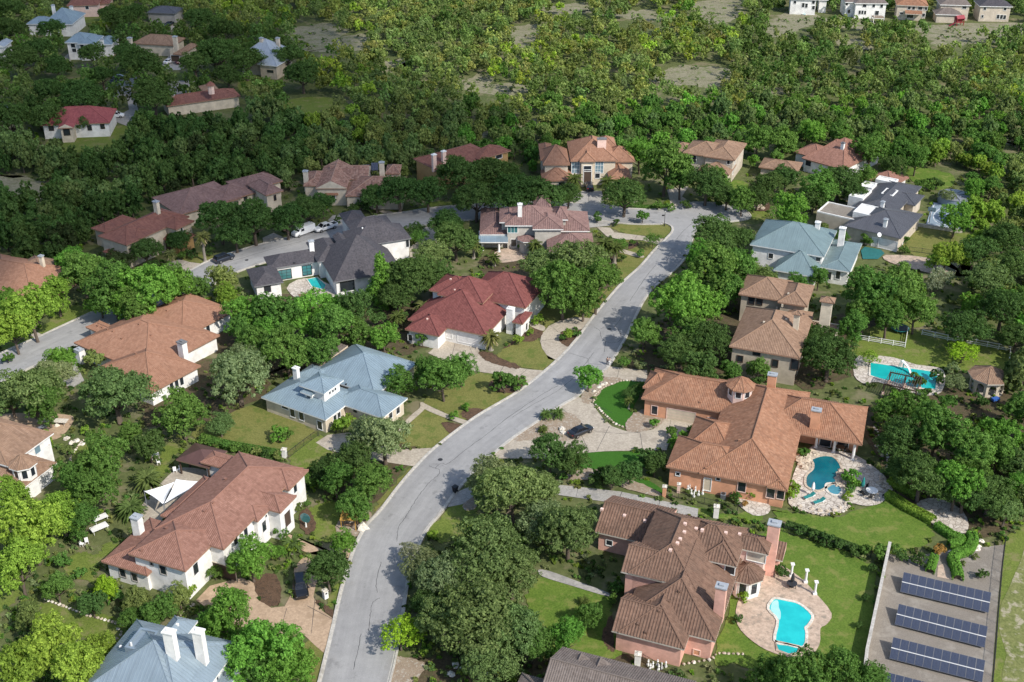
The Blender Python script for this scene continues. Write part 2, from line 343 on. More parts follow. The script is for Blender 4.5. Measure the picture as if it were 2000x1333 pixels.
# bare and grassy patches of the woodland
CLEARINGS = ([(560, 60), (640, 45), (680, 60), (640, 85), (650, 100), (590, 100)], [(895, 165), (960, 140), (965, 160), (1000, 172), (950, 185)],
          [(1270, 155), (1320, 130), (1420, 135), (1430, 155), (1380, 170), (1290, 165)], [(1065, 15), (1150, 5), (1140, 25), (1080, 28)],
          [(1170, 25), (1240, 20), (1330, 30), (1290, 42), (1190, 33)], [(1350, 5), (1460, 0), (1430, 40), (1380, 45)], [(640, 75), (720, 68), (700, 100), (650, 92)],
          [(1000, 55), (1060, 50), (1050, 75), (1000, 92)], [(960, 165), (1040, 168), (1020, 182), (960, 180)], [(1010, 245), (1050, 232), (1060, 240), (1020, 255)],
          [(745, 125), (790, 115), (800, 130), (760, 140)], [(1120, 10), (1150, 12), (1160, 22), (1130, 25)], [(1640, 75), (1700, 85), (1690, 100), (1640, 92)],
          [(1800, 60), (1870, 55), (1960, 80), (1900, 85), (1830, 90)], [(1480, 170), (1540, 175), (1530, 185), (1490, 182)], [(905, 268), (960, 255), (965, 262), (910, 276)],
          [(1560, 20), (1600, 35), (1560, 60), (1510, 70), (1500, 40)], [(1950, 270), (2000, 275), (2000, 290), (1960, 282)], [(1820, 520), (1880, 540), (1900, 520), (1890, 500), (1850, 505)])
for P in CLEARINGS:
    sheet('bare_soil', P, 'soil_pale', smooth=4)
sheet('hillside', [(1480, 45), (1640, 35), (1760, 50), (2000, 45), (2000, 75), (1880, 72), (1820, 65), (1700, 62), (1640, 55), (1560, 50), (1500, 66)], 'soil_pale', smooth=3)
for P in ([(545, 205), (600, 190), (660, 195), (690, 215), (640, 235), (600, 255), (570, 240)], [(470, 150), (520, 150), (535, 170), (500, 185), (470, 180)], [(60, 170), (180, 150), (200, 175), (120, 195), (50, 185)],
          [(100, 270), (250, 245), (260, 280), (120, 300)], [(150, 28), (200, 25), (210, 40), (165, 45)], [(310, 145), (350, 142), (360, 155), (320, 160)]):
    sheet('field', P, 'lawn', smooth=4)
sheet('field', [(-40, 350), (40, 345), (95, 370), (60, 400), (-40, 405)], 'soil_pale', smooth=4)
sheet('field', [(-30, 1130), (30, 1125), (40, 1160), (10, 1190), (-30, 1190)], 'lawn', smooth=4)
# leaf litter under the big oaks and between the yards
for P in ([(840, 1290), (880, 1250), (960, 1270), (1060, 1240), (1200, 1260), (1300, 1333), (1100, 1360), (800, 1360), (770, 1290)], [(690, 640), (800, 590), (850, 650), (800, 690), (700, 690)],
          [(600, 700), (660, 670), (560, 720), (440, 760), (540, 680)], [(1680, 800), (1960, 760), (2000, 900), (1960, 1050), (1760, 1000), (1720, 900)],
          [(1380, 560), (1450, 600), (1430, 720), (1220, 740), (1240, 700), (1280, 640)], [(300, 740), (420, 700), (520, 760), (400, 830), (280, 830)], [(1560, 640), (1700, 620), (1690, 720), (1560, 760)],
          [(960, 490), (1200, 480), (1180, 600), (1050, 620), (960, 560)], [(640, 890), (800, 860), (780, 930), (740, 980), (640, 980)], [(440, 590), (700, 590), (700, 720), (450, 720)]):
    sheet('leaf_litter', P, 'leaf_litter', smooth=4, keep=False)
LAWNS = [('lawn_dry', [(1035, 640), (1060, 600), (1130, 590), (1212, 556), (1157, 622), (1128, 621), (1090, 627), (1068, 640), (1055, 655)]),
 ('lawn_dry', [(975, 690), (1000, 672), (1040, 650), (1056, 668), (1068, 695), (1084, 709), (1062, 723), (1010, 716), (975, 705)]),
 ('lawn_dry', [(820, 795), (850, 765), (880, 745), (930, 730), (1000, 736), (1030, 752), (1000, 774), (926, 817), (880, 814), (845, 797)]),
 ('lawn_dry', [(783, 845), (805, 825), (832, 801), (868, 815), (880, 835), (912, 830), (851, 875), (812, 873), (780, 865)]),
 ('lawn_dry', [(375, 845), (430, 815), (500, 790), (525, 800), (622, 850), (565, 893), (480, 880), (410, 868)]),
 ('lawn', [(567, 895), (622, 852), (640, 868), (645, 905), (600, 930)]), ('lawn_dry', [(733, 988), (790, 925), (813, 914), (775, 955), (744, 998)]),
 ('lawn', [(600, 1000), (625, 985), (660, 985), (662, 1040), (645, 1060), (620, 1055), (608, 1030)]), ('lawn', [(640, 1185), (645, 1160), (665, 1140), (660, 1175)]),
 ('lawn_dry', [(600, 1250), (640, 1283), (624, 1340), (590, 1340)]),
 ('turf', [(1160, 787), (1165, 772), (1180, 760), (1215, 746), (1262, 748), (1240, 790), (1234, 812), (1220, 834), (1200, 825), (1175, 803)]),
 ('turf', [(1130, 886), (1275, 884), (1285, 890), (1262, 912), (1200, 922), (1140, 917)]), ('turf', [(1235, 940), (1262, 938), (1290, 955), (1294, 968), (1260, 955)]),
 ('lawn_lush', [(1150, 950), (1290, 980), (1365, 992), (1420, 1005), (1480, 1000), (1480, 1020), (1380, 1010), (1290, 985), (1160, 960)]),
 ('lawn_lush', [(1440, 1080), (1530, 1030), (1620, 1060), (1690, 1100), (1712, 1130), (1690, 1290), (1640, 1320), (1560, 1310), (1440, 1300), (1395, 1290), (1420, 1200)]),
 ('lawn_lush', [(1510, 995), (1560, 1005), (1640, 1010), (1740, 975), (1790, 1000), (1822, 1040), (1800, 1066), (1740, 1085), (1640, 1060), (1530, 1020)]),
 ('lawn_lush', [(1030, 1165), (1050, 1130), (1100, 1130), (1190, 1165), (1195, 1210), (1215, 1275), (1150, 1290), (1080, 1270), (1040, 1230)]),
 ('lawn', [(838, 1048), (866, 1002), (915, 965), (940, 985), (920, 1030), (880, 1060)]),
 ('lawn', [(1665, 650), (1780, 645), (1972, 690), (1965, 745), (1890, 725), (1800, 715), (1690, 705), (1660, 680)]),
 ('lawn_dry', [(1768, 430), (1800, 440), (1860, 455), (1850, 500), (1770, 492)]), ('lawn_lush', [(1770, 335), (1800, 328), (1860, 343), (1862, 362), (1830, 372), (1785, 356)]),
 ('lawn', [(75, 648), (130, 600), (200, 603), (220, 598), (130, 648), (85, 662)]), ('lawn', [(-5, 680), (60, 660), (70, 666), (20, 685)]),
 ('lawn_dry', [(1195, 446), (1215, 437), (1260, 435), (1305, 438), (1314, 450), (1303, 464), (1225, 457)]), ('lawn_dry', [(1205, 478), (1240, 472), (1287, 481), (1250, 522), (1215, 550)]),
 ('lawn_lush', [(1415, 375), (1440, 352), (1462, 365), (1440, 385)]), ('lawn', [(1450, 405), (1490, 410), (1500, 425), (1468, 430)]),
 ('lawn', [(725, 428), (740, 418), (760, 412), (770, 418), (740, 426)]), ('lawn', [(775, 418), (850, 395), (880, 396), (882, 406), (800, 418)]),
 ('lawn_dry', [(352, 506), (395, 494), (425, 506), (410, 514), (380, 514)]), ('lawn_dry', [(320, 525), (347, 525), (358, 536), (340, 548), (315, 545)]),
 ('lawn', [(130, 925), (140, 890), (165, 862), (205, 852), (215, 870), (170, 900), (140, 935)]), ('lawn', [(315, 890), (330, 865), (352, 880), (320, 910)]), ('lawn', [(300, 915), (330, 910), (322, 930), (300, 935)]),
 ('lawn', [(125, 1110), (155, 1080), (185, 1085), (210, 1060), (230, 1075), (180, 1115), (200, 1140), (160, 1135)]),
 ('lawn', [(80, 1180), (130, 1185), (200, 1200), (255, 1220), (245, 1245), (205, 1275), (170, 1250), (90, 1230)]),
 ('lawn', [(1950, 1075), (2030, 1050), (2030, 1345), (1934, 1345)]), ('lawn', [(1790, 480), (1900, 455), (1930, 480), (1880, 500), (1800, 515)]),
 ('lawn', [(1700, 640), (1790, 625), (1800, 640), (1700, 650)])]
for m, P in LAWNS: sheet('lawn', P, m, smooth=4)
sheet('dry_verge', [(1975, 1120), (2040, 1070), (2040, 1345), (1962, 1345)], 'rough_grass', smooth=3)
sheet('gravel_yard', [(1733, 1082), (1760, 1090), (1962, 1065), (1950, 1160), (1935, 1345), (1676, 1345)], 'gravel')
# planting beds
BEDS = [('mulch', [(938, 688), (960, 690), (975, 700), (1010, 714), (1010, 722), (965, 712), (945, 703), (936, 694)]), ('mulch', [(1040, 640), (1060, 640), (1058, 655), (1040, 668), (1010, 668), (1000, 675), (985, 680)]),
 ('mulch', [(1097, 672), (1092, 660), (1100, 648), (1138, 646), (1128, 658), (1112, 678)]), ('mulch', [(955, 750), (990, 735), (1025, 745), (1018, 765), (975, 768)]), ('mulch', [(900, 810), (915, 800), (940, 800), (945, 806), (920, 822)]), ('mulch', [(862, 830), (875, 826), (900, 832), (905, 838), (885, 850)]),
 ('gravel_bed', [(1003, 861), (1030, 835), (1060, 812), (1100, 806), (1125, 815), (1137, 832), (1132, 850), (1108, 862), (1080, 860), (1040, 861)]), ('gravel_bed', [(1232, 814), (1260, 800), (1296, 815), (1290, 830), (1270, 840), (1245, 845), (1222, 842)]),
 ('gravel_bed', [(1115, 925), (1145, 916), (1175, 922), (1172, 935), (1110, 940)]), ('gravel_bed', [(1185, 738), (1215, 742), (1200, 752), (1180, 760), (1150, 790), (1135, 775), (1165, 745)]), ('gravel_bed', [(1208, 945), (1235, 940), (1290, 965), (1290, 972), (1220, 955)]),
 ('mulch', [(1175, 1240), (1195, 1205), (1200, 1270), (1185, 1265)]), ('mulch', [(620, 1180), (625, 1175), (655, 1200), (653, 1210)]), ('mulch', [(500, 1130), (540, 1125), (550, 1170), (535, 1186), (505, 1170)]), ('mulch', [(585, 1005), (600, 995), (612, 1010), (617, 1030), (605, 1045), (590, 1035)]), ('gravel_bed', [(660, 1020), (700, 1000), (725, 1005), (714, 1040), (690, 1050), (660, 1045)]),
 ('mulch', [(1210, 480), (1240, 470), (1245, 482), (1215, 490)]), ('gravel_bed', [(735, 1000), (765, 968), (770, 962), (748, 1000), (720, 1025)]), ('gravel_bed', [(905, 985), (940, 960), (960, 950), (950, 975), (915, 1000)]), ('mulch', [(1460, 400), (1500, 395), (1500, 412), (1470, 412)]),
 ('gravel_bed', [(770, 1290), (790, 1285), (830, 1300), (800, 1345), (765, 1345)])]
for m, P in BEDS: sheet('planting_bed', P, m, smooth=4)
# pavements: drives, walks, patios
DRIVES = [('concrete', [(836, 691), (848, 681), (872, 663), (938, 676), (936, 690), (945, 703), (965, 712), (1000, 718), (1035, 723), (1062, 725), (1033, 750), (1000, 735), (960, 731), (925, 726), (895, 715), (860, 702)], 0),
 ('concrete', [(1157, 623), (1125, 621), (1097, 626), (1072, 638), (1058, 654), (1055, 668), (1059, 682), (1068, 695), (1088, 706), (1112, 680), (1098, 673), (1092, 662), (1098, 650), (1112, 645), (1140, 645)], 0),
 ('concrete', [(617, 866), (640, 851), (690, 845), (770, 880), (851, 876), (813, 913), (760, 905), (690, 892), (640, 880)], 0),
 ('concrete_tan', [(383, 1174), (410, 1146), (470, 1130), (500, 1140), (505, 1172), (530, 1189), (556, 1186), (570, 1160), (575, 1110), (600, 1080), (620, 1130), (612, 1168), (630, 1195), (656, 1213), (640, 1283), (615, 1262), (590, 1238), (560, 1248), (500, 1235), (440, 1215)], 0),
 ('concrete_tan', [(712, 1050), (690, 1096), (672, 1098), (640, 1080), (600, 1062), (545, 1035), (540, 1048), (600, 1082), (660, 1070), (685, 1058)], 0),
 ('concrete', [(957, 897), (1000, 861), (1003, 859), (1060, 818), (1128, 776), (1150, 785), (1158, 790), (1165, 802), (1178, 819), (1195, 834), (1220, 843), (1245, 846), (1275, 840), (1290, 830), (1298, 817), (1352, 829), (1345, 842), (1322, 856), (1306, 866), (1302, 881), (1260, 881), (1180, 883), (1145, 886), (1050, 897)], 0),
 ('concrete', [(1172, 735), (1190, 717), (1230, 722), (1264, 724), (1264, 746), (1200, 742)], 0),
 ('concrete_grey', [(893, 962), (940, 943), (1000, 945), (1060, 947), (1090, 948), (1172, 957), (1215, 962), (1364, 995), (1362, 1012), (1300, 1002), (1180, 981), (1090, 968), (950, 977), (869, 993)], 0),
 ('concrete', [(1165, 444), (1192, 446), (1200, 455), (1225, 458), (1297, 467), (1287, 479), (1250, 470), (1212, 469), (1185, 463)], 0),
 ('concrete_grey', [(1126, 374), (1175, 374), (1180, 400), (1205, 420), (1190, 442), (1150, 446), (1128, 425), (1112, 408)], 0), ('concrete', [(1303, 372), (1345, 365), (1332, 385), (1354, 399), (1312, 409), (1308, 392)], 0),
 ('concrete', [(320, 519), (349, 507), (370, 513), (412, 519), (360, 539), (357, 532), (347, 524), (328, 523)], 0), ('concrete', [(513, 466), (515, 481), (565, 469), (534, 456)], 0), ('concrete_grey', [(640, 432), (650, 422), (692, 419), (700, 428), (672, 437)], 0),
 ('concrete', [(798, 486), (820, 470), (828, 443), (852, 446), (862, 482), (855, 492), (830, 502), (802, 508)], 0), ('concrete_grey', [(96, 708), (150, 682), (160, 690), (150, 715), (165, 745), (140, 760), (110, 745), (118, 722)], 0), ('concrete', [(60, 655), (72, 650), (100, 662), (78, 672)], 0),
 ('concrete_grey', [(205, 175), (225, 158), (268, 152), (262, 165), (255, 190), (218, 192)], 0), ('concrete_grey', [(248, 192), (262, 190), (270, 215), (300, 225), (285, 240), (250, 248), (215, 235), (230, 228), (252, 215)], 0), ('concrete_grey', [(315, 130), (330, 110), (370, 115), (372, 130), (350, 138), (322, 138)], 0),
 ('concrete_grey', [(328, 162), (380, 155), (383, 180), (345, 190), (332, 180)], 0), ('concrete', [(310, 55), (318, 45), (345, 48), (335, 60)], 0), ('concrete', [(118, 118), (135, 105), (140, 130), (125, 132)], 0)]
for m, P, s in DRIVES: sheet('driveway', P, m, smooth=s, paved=True)
WALKS = [('concrete', [(821, 788), (830, 790), (830, 800), (816, 814), (796, 832), (786, 845), (779, 843), (788, 828), (806, 810), (820, 798)]), ('concrete', [(828, 790), (850, 800), (880, 813), (918, 826), (912, 832), (870, 818), (830, 801)]),
 ('concrete_grey', [(1052, 1115), (1075, 1118), (1130, 1138), (1188, 1160), (1184, 1166), (1120, 1147), (1060, 1128)]), ('concrete', [(1035, 638), (1045, 632), (1064, 640), (1060, 648)]),
 ('concrete', [(740, 414), (760, 413), (771, 420), (764, 423)]), ('concrete', [(1210, 487), (1255, 500), (1250, 505), (1205, 492)])]
for m, P in WALKS: sheet('footpath', P, m, smooth=4, paved=True)
PATIOS = [('flagstone', [(1545, 945), (1560, 905), (1590, 870), (1620, 880), (1670, 890), (1720, 925), (1735, 945), (1735, 965), (1720, 985), (1690, 990), (1660, 985), (1650, 1000), (1610, 1008), (1570, 1000), (1540, 985)]),
 ('deck_stone', [(1440, 1180), (1465, 1140), (1480, 1110), (1520, 1105), (1560, 1128), (1592, 1160), (1624, 1200), (1614, 1222), (1602, 1230), (1600, 1262), (1572, 1290), (1512, 1278), (1470, 1255), (1440, 1222)]),
 ('flagstone', [(1672, 700), (1700, 696), (1745, 700), (1790, 714), (1842, 724), (1838, 768), (1790, 772), (1715, 748), (1690, 752), (1668, 735)]), ('flagstone', [(1440, 985), (1450, 975), (1500, 985), (1500, 1005), (1470, 1008)]),
 ('concrete', [(270, 1000), (330, 930), (360, 915), (410, 925), (400, 960), (330, 1010), (285, 1040)]), ('flagstone', [(560, 565), (595, 545), (650, 560), (650, 585), (600, 595)]), ('deck_stone', [(975, 490), (1010, 485), (1030, 505), (980, 515), (960, 505)]),
 ('concrete_tan', [(-10, 815), (60, 808), (130, 812), (145, 822), (120, 855), (90, 862), (80, 850), (-10, 845)]), ('flagstone', [(1790, 985), (1830, 975), (1880, 1000), (1890, 1040), (1850, 1045), (1810, 1015)]), ('deck_stone', [(1730, 500), (1810, 505), (1850, 530), (1840, 540), (1740, 515)])]
for m, P in PATIOS: sheet('patio', P, m, smooth=3, paved=True)
# the street
ROAD_L = [(616, 1360), (625, 1333), (650, 1230), (668, 1152), (690, 1080), (714, 1032), (743, 1000), (778, 954), (813, 913), (851, 876), (926, 819), (1000, 775), (1037, 749), (1088, 706), (1127, 664), (1157, 623), (1212, 558), (1250, 523), (1276, 493), (1300, 469), (1313, 454), (1311, 443), (1294, 436)]
ROAD_R = [(755, 1360), (760, 1333), (771, 1287), (785, 1210), (800, 1120), (828, 1045), (863, 1000), (891, 961), (926, 924), (966, 886), (1000, 858), (1055, 821), (1100, 791), (1128, 774), (1175, 729), (1189, 716), (1222, 660), (1266, 575), (1332, 513), (1357, 455), (1372, 440), (1410, 436), (1462, 428), (1458, 415), (1440, 408), (1412, 402), (1388, 398), (1350, 398), (1316, 408), (1278, 411)]
def edge(P, n=5): return smoothline([at(x, y) for x, y in P], n)
eL, eR = edge(ROAD_L), edge(ROAD_R)
poly = [(p.x, p.y, .2) for p in eL] + [(p.x, p.y, .2) for p in eR[::-1]]
ROAD_Z = _z = .20
def resample(L, n):
    d = [0.]
    for a, b in zip(L, L[1:]): d.append(d[-1]+(b-a).length)
    out = []; k = 0
    for i in range(n):
        t = d[-1]*i/(n-1)
        while k < len(L)-2 and d[k+1] < t: k += 1
        out.append(L[k]+(L[k+1]-L[k])*((t-d[k])/max(1e-9, d[k+1]-d[k])))
    return out, d[-1]
iL, iR = 19*5, 19*5
(A, la), (B, lb) = resample(eL[:iL+1], 90), resample(eR[:iR+1], 90); V = [(p.x, p.y, _z) for p in A]+[(p.x, p.y, _z) for p in B]; Fq = [(i, 90+i, 91+i, i+1) for i in range(89)]; UVq = [[(0, la*i/89), (1, la*i/89), (1, la*(i+1)/89), (0, la*(i+1)/89)] for i in range(89)]
rest = [A[-1]]+eL[iL+1:]+eR[:iR:-1]+[B[-1]]; b0 = len(V); V += [(p.x, p.y, _z) for p in rest]; Fq.append(tuple(range(b0, b0+len(rest)))); UVq.append([(.5, la+p.y*.5) for p in rest])
rm = mesh('road', V, Fq, ['street'], None, UVq)
if rm.polygons[0].normal.z < 0: rm.flip_normals()
tag(link('road', rm), kind='structure'); KEEP.append([(x, y) for x, y, _ in poly])
S2 = [(-30, 735), (30, 706), (110, 670), (230, 614), (340, 566), (395, 543), (440, 520), (510, 497), (580, 479), (650, 460), (740, 438), (800, 430), (860, 421), (950, 414), (1060, 411), (1150, 414), (1230, 424), (1300, 424)]
c2 = edge(S2, 4); W2 = 4.6; sl, sr = [], []
for i, p in enumerate(c2):
    d = (c2[min(i+1, len(c2)-1)] - c2[max(i-1, 0)]).normalized(); nrm = Vector((-d.y, d.x, 0)); sl.append(p + nrm*W2); sr.append(p - nrm*W2)
pts = sl + sr[::-1]
nS = len(sl); rm = mesh('side_street', [(p.x, p.y, _z-.004) for p in sl+sr], [(i, i+1, nS+i+1, nS+i) for i in range(nS-1)], ['street'], None, [[(0, i*6.), (0, i*6.+6), (1, i*6.+6), (1, i*6.)] for i in range(nS-1)])
if rm.polygons[0].normal.z < 0: rm.flip_normals()
tag(link('side_street', rm), kind='structure'); KEEP.append([(p.x, p.y) for p in pts])
def kerb(name, L, side, w=.42, skip=lambda p: False):
    """a concrete kerb with gutter; it drops where a drive meets the street"""
    b = MB(); prev = None
    for i, p in enumerate(L):
        d = (L[min(i+1, len(L)-1)] - L[max(i-1, 0)]).normalized(); nrm = Vector((-d.y, d.x, 0))*side
        q = p + nrm*1.0; low = any(inpoly(q.x, q.y, P) for P in PAVED); z = ROAD_Z + (.035 if low else .12)
        cur = [p - nrm*.25 + Vector((0, 0, ROAD_Z+.006)), p + Vector((0, 0, ROAD_Z+.008)), p + Vector((0, 0, z)), p + nrm*w*.7 + Vector((0, 0, z)), p + nrm*w*.7]
        if prev is not None and not skip(p):
            for k in range(4):
                f = [prev[k], cur[k], cur[k+1], prev[k+1]]
                b.quad(f if side > 0 else f[::-1])
        prev = cur
    o = b.build(name, 'kerb'); tag(o, kind='structure')
dense = lambda P: smoothline([at(x, y) for x, y in P], 14)
kerb('kerb', dense(ROAD_L), 1); kerb('kerb', dense(ROAD_R), -1)
inroad = lambda p: inpoly(p.x, p.y, [(a, b) for a, b, _ in poly])
kerb('kerb', sl, 1, skip=inroad); kerb('kerb', sr, -1, skip=inroad)
# sealed cracks and joints in the asphalt, slab joints in the drives
def ribbon(P, w, z, mat, name='crack_seal', wob=.0, sm=5):
    L = smoothline([at(x, y) for x, y in P], sm); b = MB(); pr = None
    for i, p in enumerate(L):
        d = (L[min(i+1, len(L)-1)] - L[max(i-1, 0)]).normalized(); nr = Vector((-d.y, d.x, 0)); p = p + nr*RNG.uniform(-wob, wob); ww = w*RNG.uniform(.6, 1.3)
        c = (p + nr*ww/2, p - nr*ww/2)
        if pr: b.quad([(pr[0].x, pr[0].y, z), (pr[1].x, pr[1].y, z), (c[1].x, c[1].y, z), (c[0].x, c[0].y, z)])
        pr = c
    o = b.build(name, mat); tag(o, kind='structure'); return o
zc = ROAD_Z + .005
CR = [[(720, 1235), (724, 1200), (728, 1180), (742, 1170)], [(775, 1060), (778, 1035), (790, 1015), (800, 1000), (815, 975), (838, 945), (856, 930), (858, 920), (850, 917), (838, 912)], [(850, 917), (862, 907), (875, 908), (910, 880), (945, 855), (1000, 812), (1060, 772), (1090, 755)], [(1000, 817), (1045, 790), (1090, 765), (1125, 735), (1145, 710), (1160, 690)],
      [(1112, 692), (1130, 697), (1148, 703), (1150, 712), (1175, 714)], [(1172, 650), (1174, 660), (1182, 668), (1196, 672), (1212, 666), (1210, 650), (1200, 640), (1184, 640), (1172, 645)], [(1172, 648), (1160, 640)], [(1182, 668), (1180, 690)], [(1200, 640), (1212, 625), (1215, 612)], [(1300, 515), (1310, 500)], [(745, 1100), (735, 1140), (738, 1160)], [(1230, 590), (1260, 545), (1280, 520)],
      [(690, 1310), (700, 1270), (705, 1240)], [(1320, 470), (1350, 440), (1400, 418)], [(300, 590), (340, 572), (390, 549)], [(440, 516), (520, 492), (600, 470)]]
for c in CR: ribbon(c, .075, zc, 'seal', wob=.07, sm=8)
JN = [[(1196, 808), (1150, 786)], [(1098, 800), (1165, 845), (1250, 846)], [(1135, 850), (1150, 884)], [(1250, 846), (1255, 880)], [(1190, 834), (1165, 883)], [(1310, 822), (1302, 866)], [(608, 1240), (616, 1165)], [(600, 1185), (655, 1214)], [(560, 1190), (545, 1245)], [(890, 668), (880, 706)], [(915, 673), (935, 724)], [(985, 715), (975, 731)], [(1030, 722), (1012, 738)], [(1215, 962), (1205, 984)], [(1290, 978), (1284, 998)], [(1130, 952), (1125, 972)], [(1210, 719), (1205, 742)], [(1075, 637), (1090, 650)], [(1056, 668), (1092, 662)], [(760, 880), (745, 903)], [(370, 513), (350, 524)], [(1150, 375), (1150, 445)], [(1245, 460), (1240, 468)]]
for c in JN: ribbon(c, .07, ROAD_Z-.063, 'seal', 'slab_joint', sm=2)
for x, y, r in ((860, 900, .42), (1190, 645, .42), (482, 510, .4)):
    p = at(x, y); b = MB(); b.cyl(0, 0, 0, .012, r, 16); b.cyl(0, 0, .012, .02, r*.8, 16)
    tag(b.build('manhole_cover', 'dark_metal', loc=(p.x, p.y, ROAD_Z+.002)), {860: 'dark round manhole cover in the street near the curve', 1190: 'dark round manhole cover with cracks around it opposite the circular drive', 482: 'dark manhole cover in the shaded side street'}[x], 'manhole')
# swimming pools: a raised coping round the water
WZ = .25
def pool(P, coping, wat, label, parts=(), w=.4, h=.31, sm=4):
    Q = smoothline([at(x, y) for x, y in P], sm, True) if sm else [at(x, y) for x, y in P]
    c = sum(Q, Vector())/len(Q); e = empty('swimming_pool', c, 0, label, 'pool')
    A = sum(Q[i].x*Q[(i+1) % len(Q)].y-Q[(i+1) % len(Q)].x*Q[i].y for i in range(len(Q)))
    if A < 0: Q = Q[::-1]
    b = MB(); n = len(Q); O = []
    for i in range(n):
        d = (Q[(i+1) % n]-Q[i-1]).normalized(); O.append(Q[i]+Vector((d.y, -d.x, 0))*w)
    z0 = ROAD_Z - .05
    for i in range(n):
        j = (i+1) % n; a, bb, cc, d = Q[i]-c, Q[j]-c, O[j]-c, O[i]-c; up = Vector((0, 0, h)); lo = Vector((0, 0, 0))
        b.quad([a+up, d+up, cc+up, bb+up]); b.quad([d+lo, cc+lo, cc+up, d+up]); b.quad([a+up, bb+up, bb+lo, a+lo])
    b.build('coping', coping, e)
    ww = MB(); ww.quad([(q-c)+Vector((0, 0, WZ)) for q in Q]); ww.build('water', wat, e)
    for nm, PP, mt, zz in parts:
        R = smoothline([at(x, y) for x, y in PP], 4, True); m2 = MB(); m2.quad([(q-c)+Vector((0, 0, zz)) for q in R]); ob = m2.build(nm, mt, e)
        if ob.data.polygons[0].normal.z < 0: ob.data.flip_normals()
    KEEP.append([(q.x, q.y) for q in O]); return e
pool(Z((1500, 1000), 4, [(70, 695), (150, 710), (240, 735), (335, 820), (310, 885), (282, 915), (290, 960), (270, 1060), (150, 1040), (60, 1015), (85, 860), (10, 770), (40, 705)]), 'limestone', 'water_cyan', 'cyan swimming pool with a stone deck behind the pink house', [('pool_step', Z((1500, 1000), 4, [(35, 715), (75, 705), (85, 760), (98, 800), (90, 855), (45, 805), (20, 770)]), 'water_shallow', WZ+.006)], sm=3)
pool(Z((1500, 1000), 4, [(60, 1030), (235, 1070), (225, 1110), (160, 1120), (80, 1090)]), 'deck_stone', 'water_sea', 'small turquoise spa at the end of the cyan pool', sm=0)
pool(Z((1500, 666), 4, [(350, 935), (430, 912), (500, 920), (545, 960), (562, 1010), (530, 1060), (540, 1100), (480, 1130), (400, 1175), (330, 1160), (300, 1130), (305, 1065), (355, 1015), (360, 970)]), 'rock', 'water_teal', 'dark teal kidney shaped pool behind the orange stucco house', sm=4)
pool(Z((1500, 666), 4, [(470, 1130), (540, 1140), (568, 1175), (545, 1210), (490, 1200), (462, 1165)]), 'limestone', 'spa_water', 'small oval spa beside the dark teal pool', sm=4)
pool(Z((1500, 666), 4, [(800, 180), (1080, 222), (1325, 256), (1305, 388), (1150, 375), (880, 305), (800, 280)]), 'limestone', 'water_sea', 'long turquoise pool with a slide beyond the garden pergola', sm=0)
pool(Z((470, 410), 5.714, [(745, 790), (850, 765), (950, 850), (930, 905), (800, 870)]), 'limestone', 'water_sea', 'narrow teal pool in the court of the slate roofed house', sm=0, w=.25)
pool(Z((1500, 0), 4, [(195, 80), (250, 68), (330, 95), (290, 122), (210, 105)]), 'limestone', 'water_cyan', 'far turquoise pool behind the pale blue house', sm=0)
# ---------------------------------------------------------------- houses
PROFILE = {'tile': (.30, [(0, 0), (.05, .03), (.11, .045), (.17, .03), (.21, 0)]), 'barrel': (.42, [(0, 0), (.045, .05), (.12, .075), (.195, .05), (.24, 0)]), 'metal': (.46, [(0, 0), (.012, .05), (.045, .05), (.057, 0)]), 'none': None}
class Roof(MB):
    def __init__(s, prof): super().__init__(); s.prof = PROFILE[prof]; s.k = 0
    def slope(s, P, lift=.0):
        """one roof plane with its courses; P[0]->P[1] is the eave"""
        P = [Vector(p) for p in P]; u = (P[1]-P[0]).normalized(); nn = Vector()
        for i in range(2, len(P)): nn += (P[i-1]-P[0]).cross(P[i]-P[0])
        nn.normalize()
        if nn.z < 0: nn = -nn
        v = nn.cross(u)
        if v.z < 0: v = -v
        s.k += 1; off = (s.k*37.3, s.k*11.7)
        C = [((p-P[0]).dot(u), (p-P[0]).dot(v)) for p in P]
        def put(a, b, h): return P[0] + u*a + v*b + nn*h
        base = P if (P[1]-P[0]).cross(P[2]-P[0]).z > 0 else P[::-1]
        Cb = C if base is P else C[::-1]
        s.quad(base, 0, [(a+off[0], b+off[1]) for a, b in Cb])
        if not s.prof: return
        pit, pr = s.prof; a0, a1 = min(c[0] for c in C), max(c[0] for c in C); n = len(C)
        us = []
        k = math.floor(a0/pit)
        while k*pit < a1:
            for du, h in pr:
                a = k*pit+du
                if a0+1e-3 < a < a1-1e-3: us.append((a, h))
            k += 1
        us = [(a0+1e-3, 0)]+us+[(a1-1e-3, 0)]; prev = None
        for a, h in us:
            vv = []
            for i in range(n):
                (x1, y1), (x2, y2) = C[i], C[(i+1) % n]
                if (x1-a)*(x2-a) <= 0 and abs(x1-x2) > 1e-6: vv.append(y1+(y2-y1)*(a-x1)/(x2-x1))
            if len(vv) < 2: prev = None; continue
            lo, hi = min(vv), max(vv); cur = (a, lo, hi, h)
            if prev and (prev[3] > 0 or h > 0):
                q = [put(prev[0], prev[1], prev[3]+.006), put(a, lo, h+.006), put(a, hi, h+.006), put(prev[0], prev[2], prev[3]+.006)]
                uv = [(prev[0]+off[0], prev[1]+off[1]), (a+off[0], lo+off[1]), (a+off[0], hi+off[1]), (prev[0]+off[0], prev[2]+off[1])]
                if (q[1]-q[0]).cross(q[3]-q[0]).dot(nn) < 0: q, uv = q[::-1], uv[::-1]
                s.quad(q, 0, uv)
            prev = cur
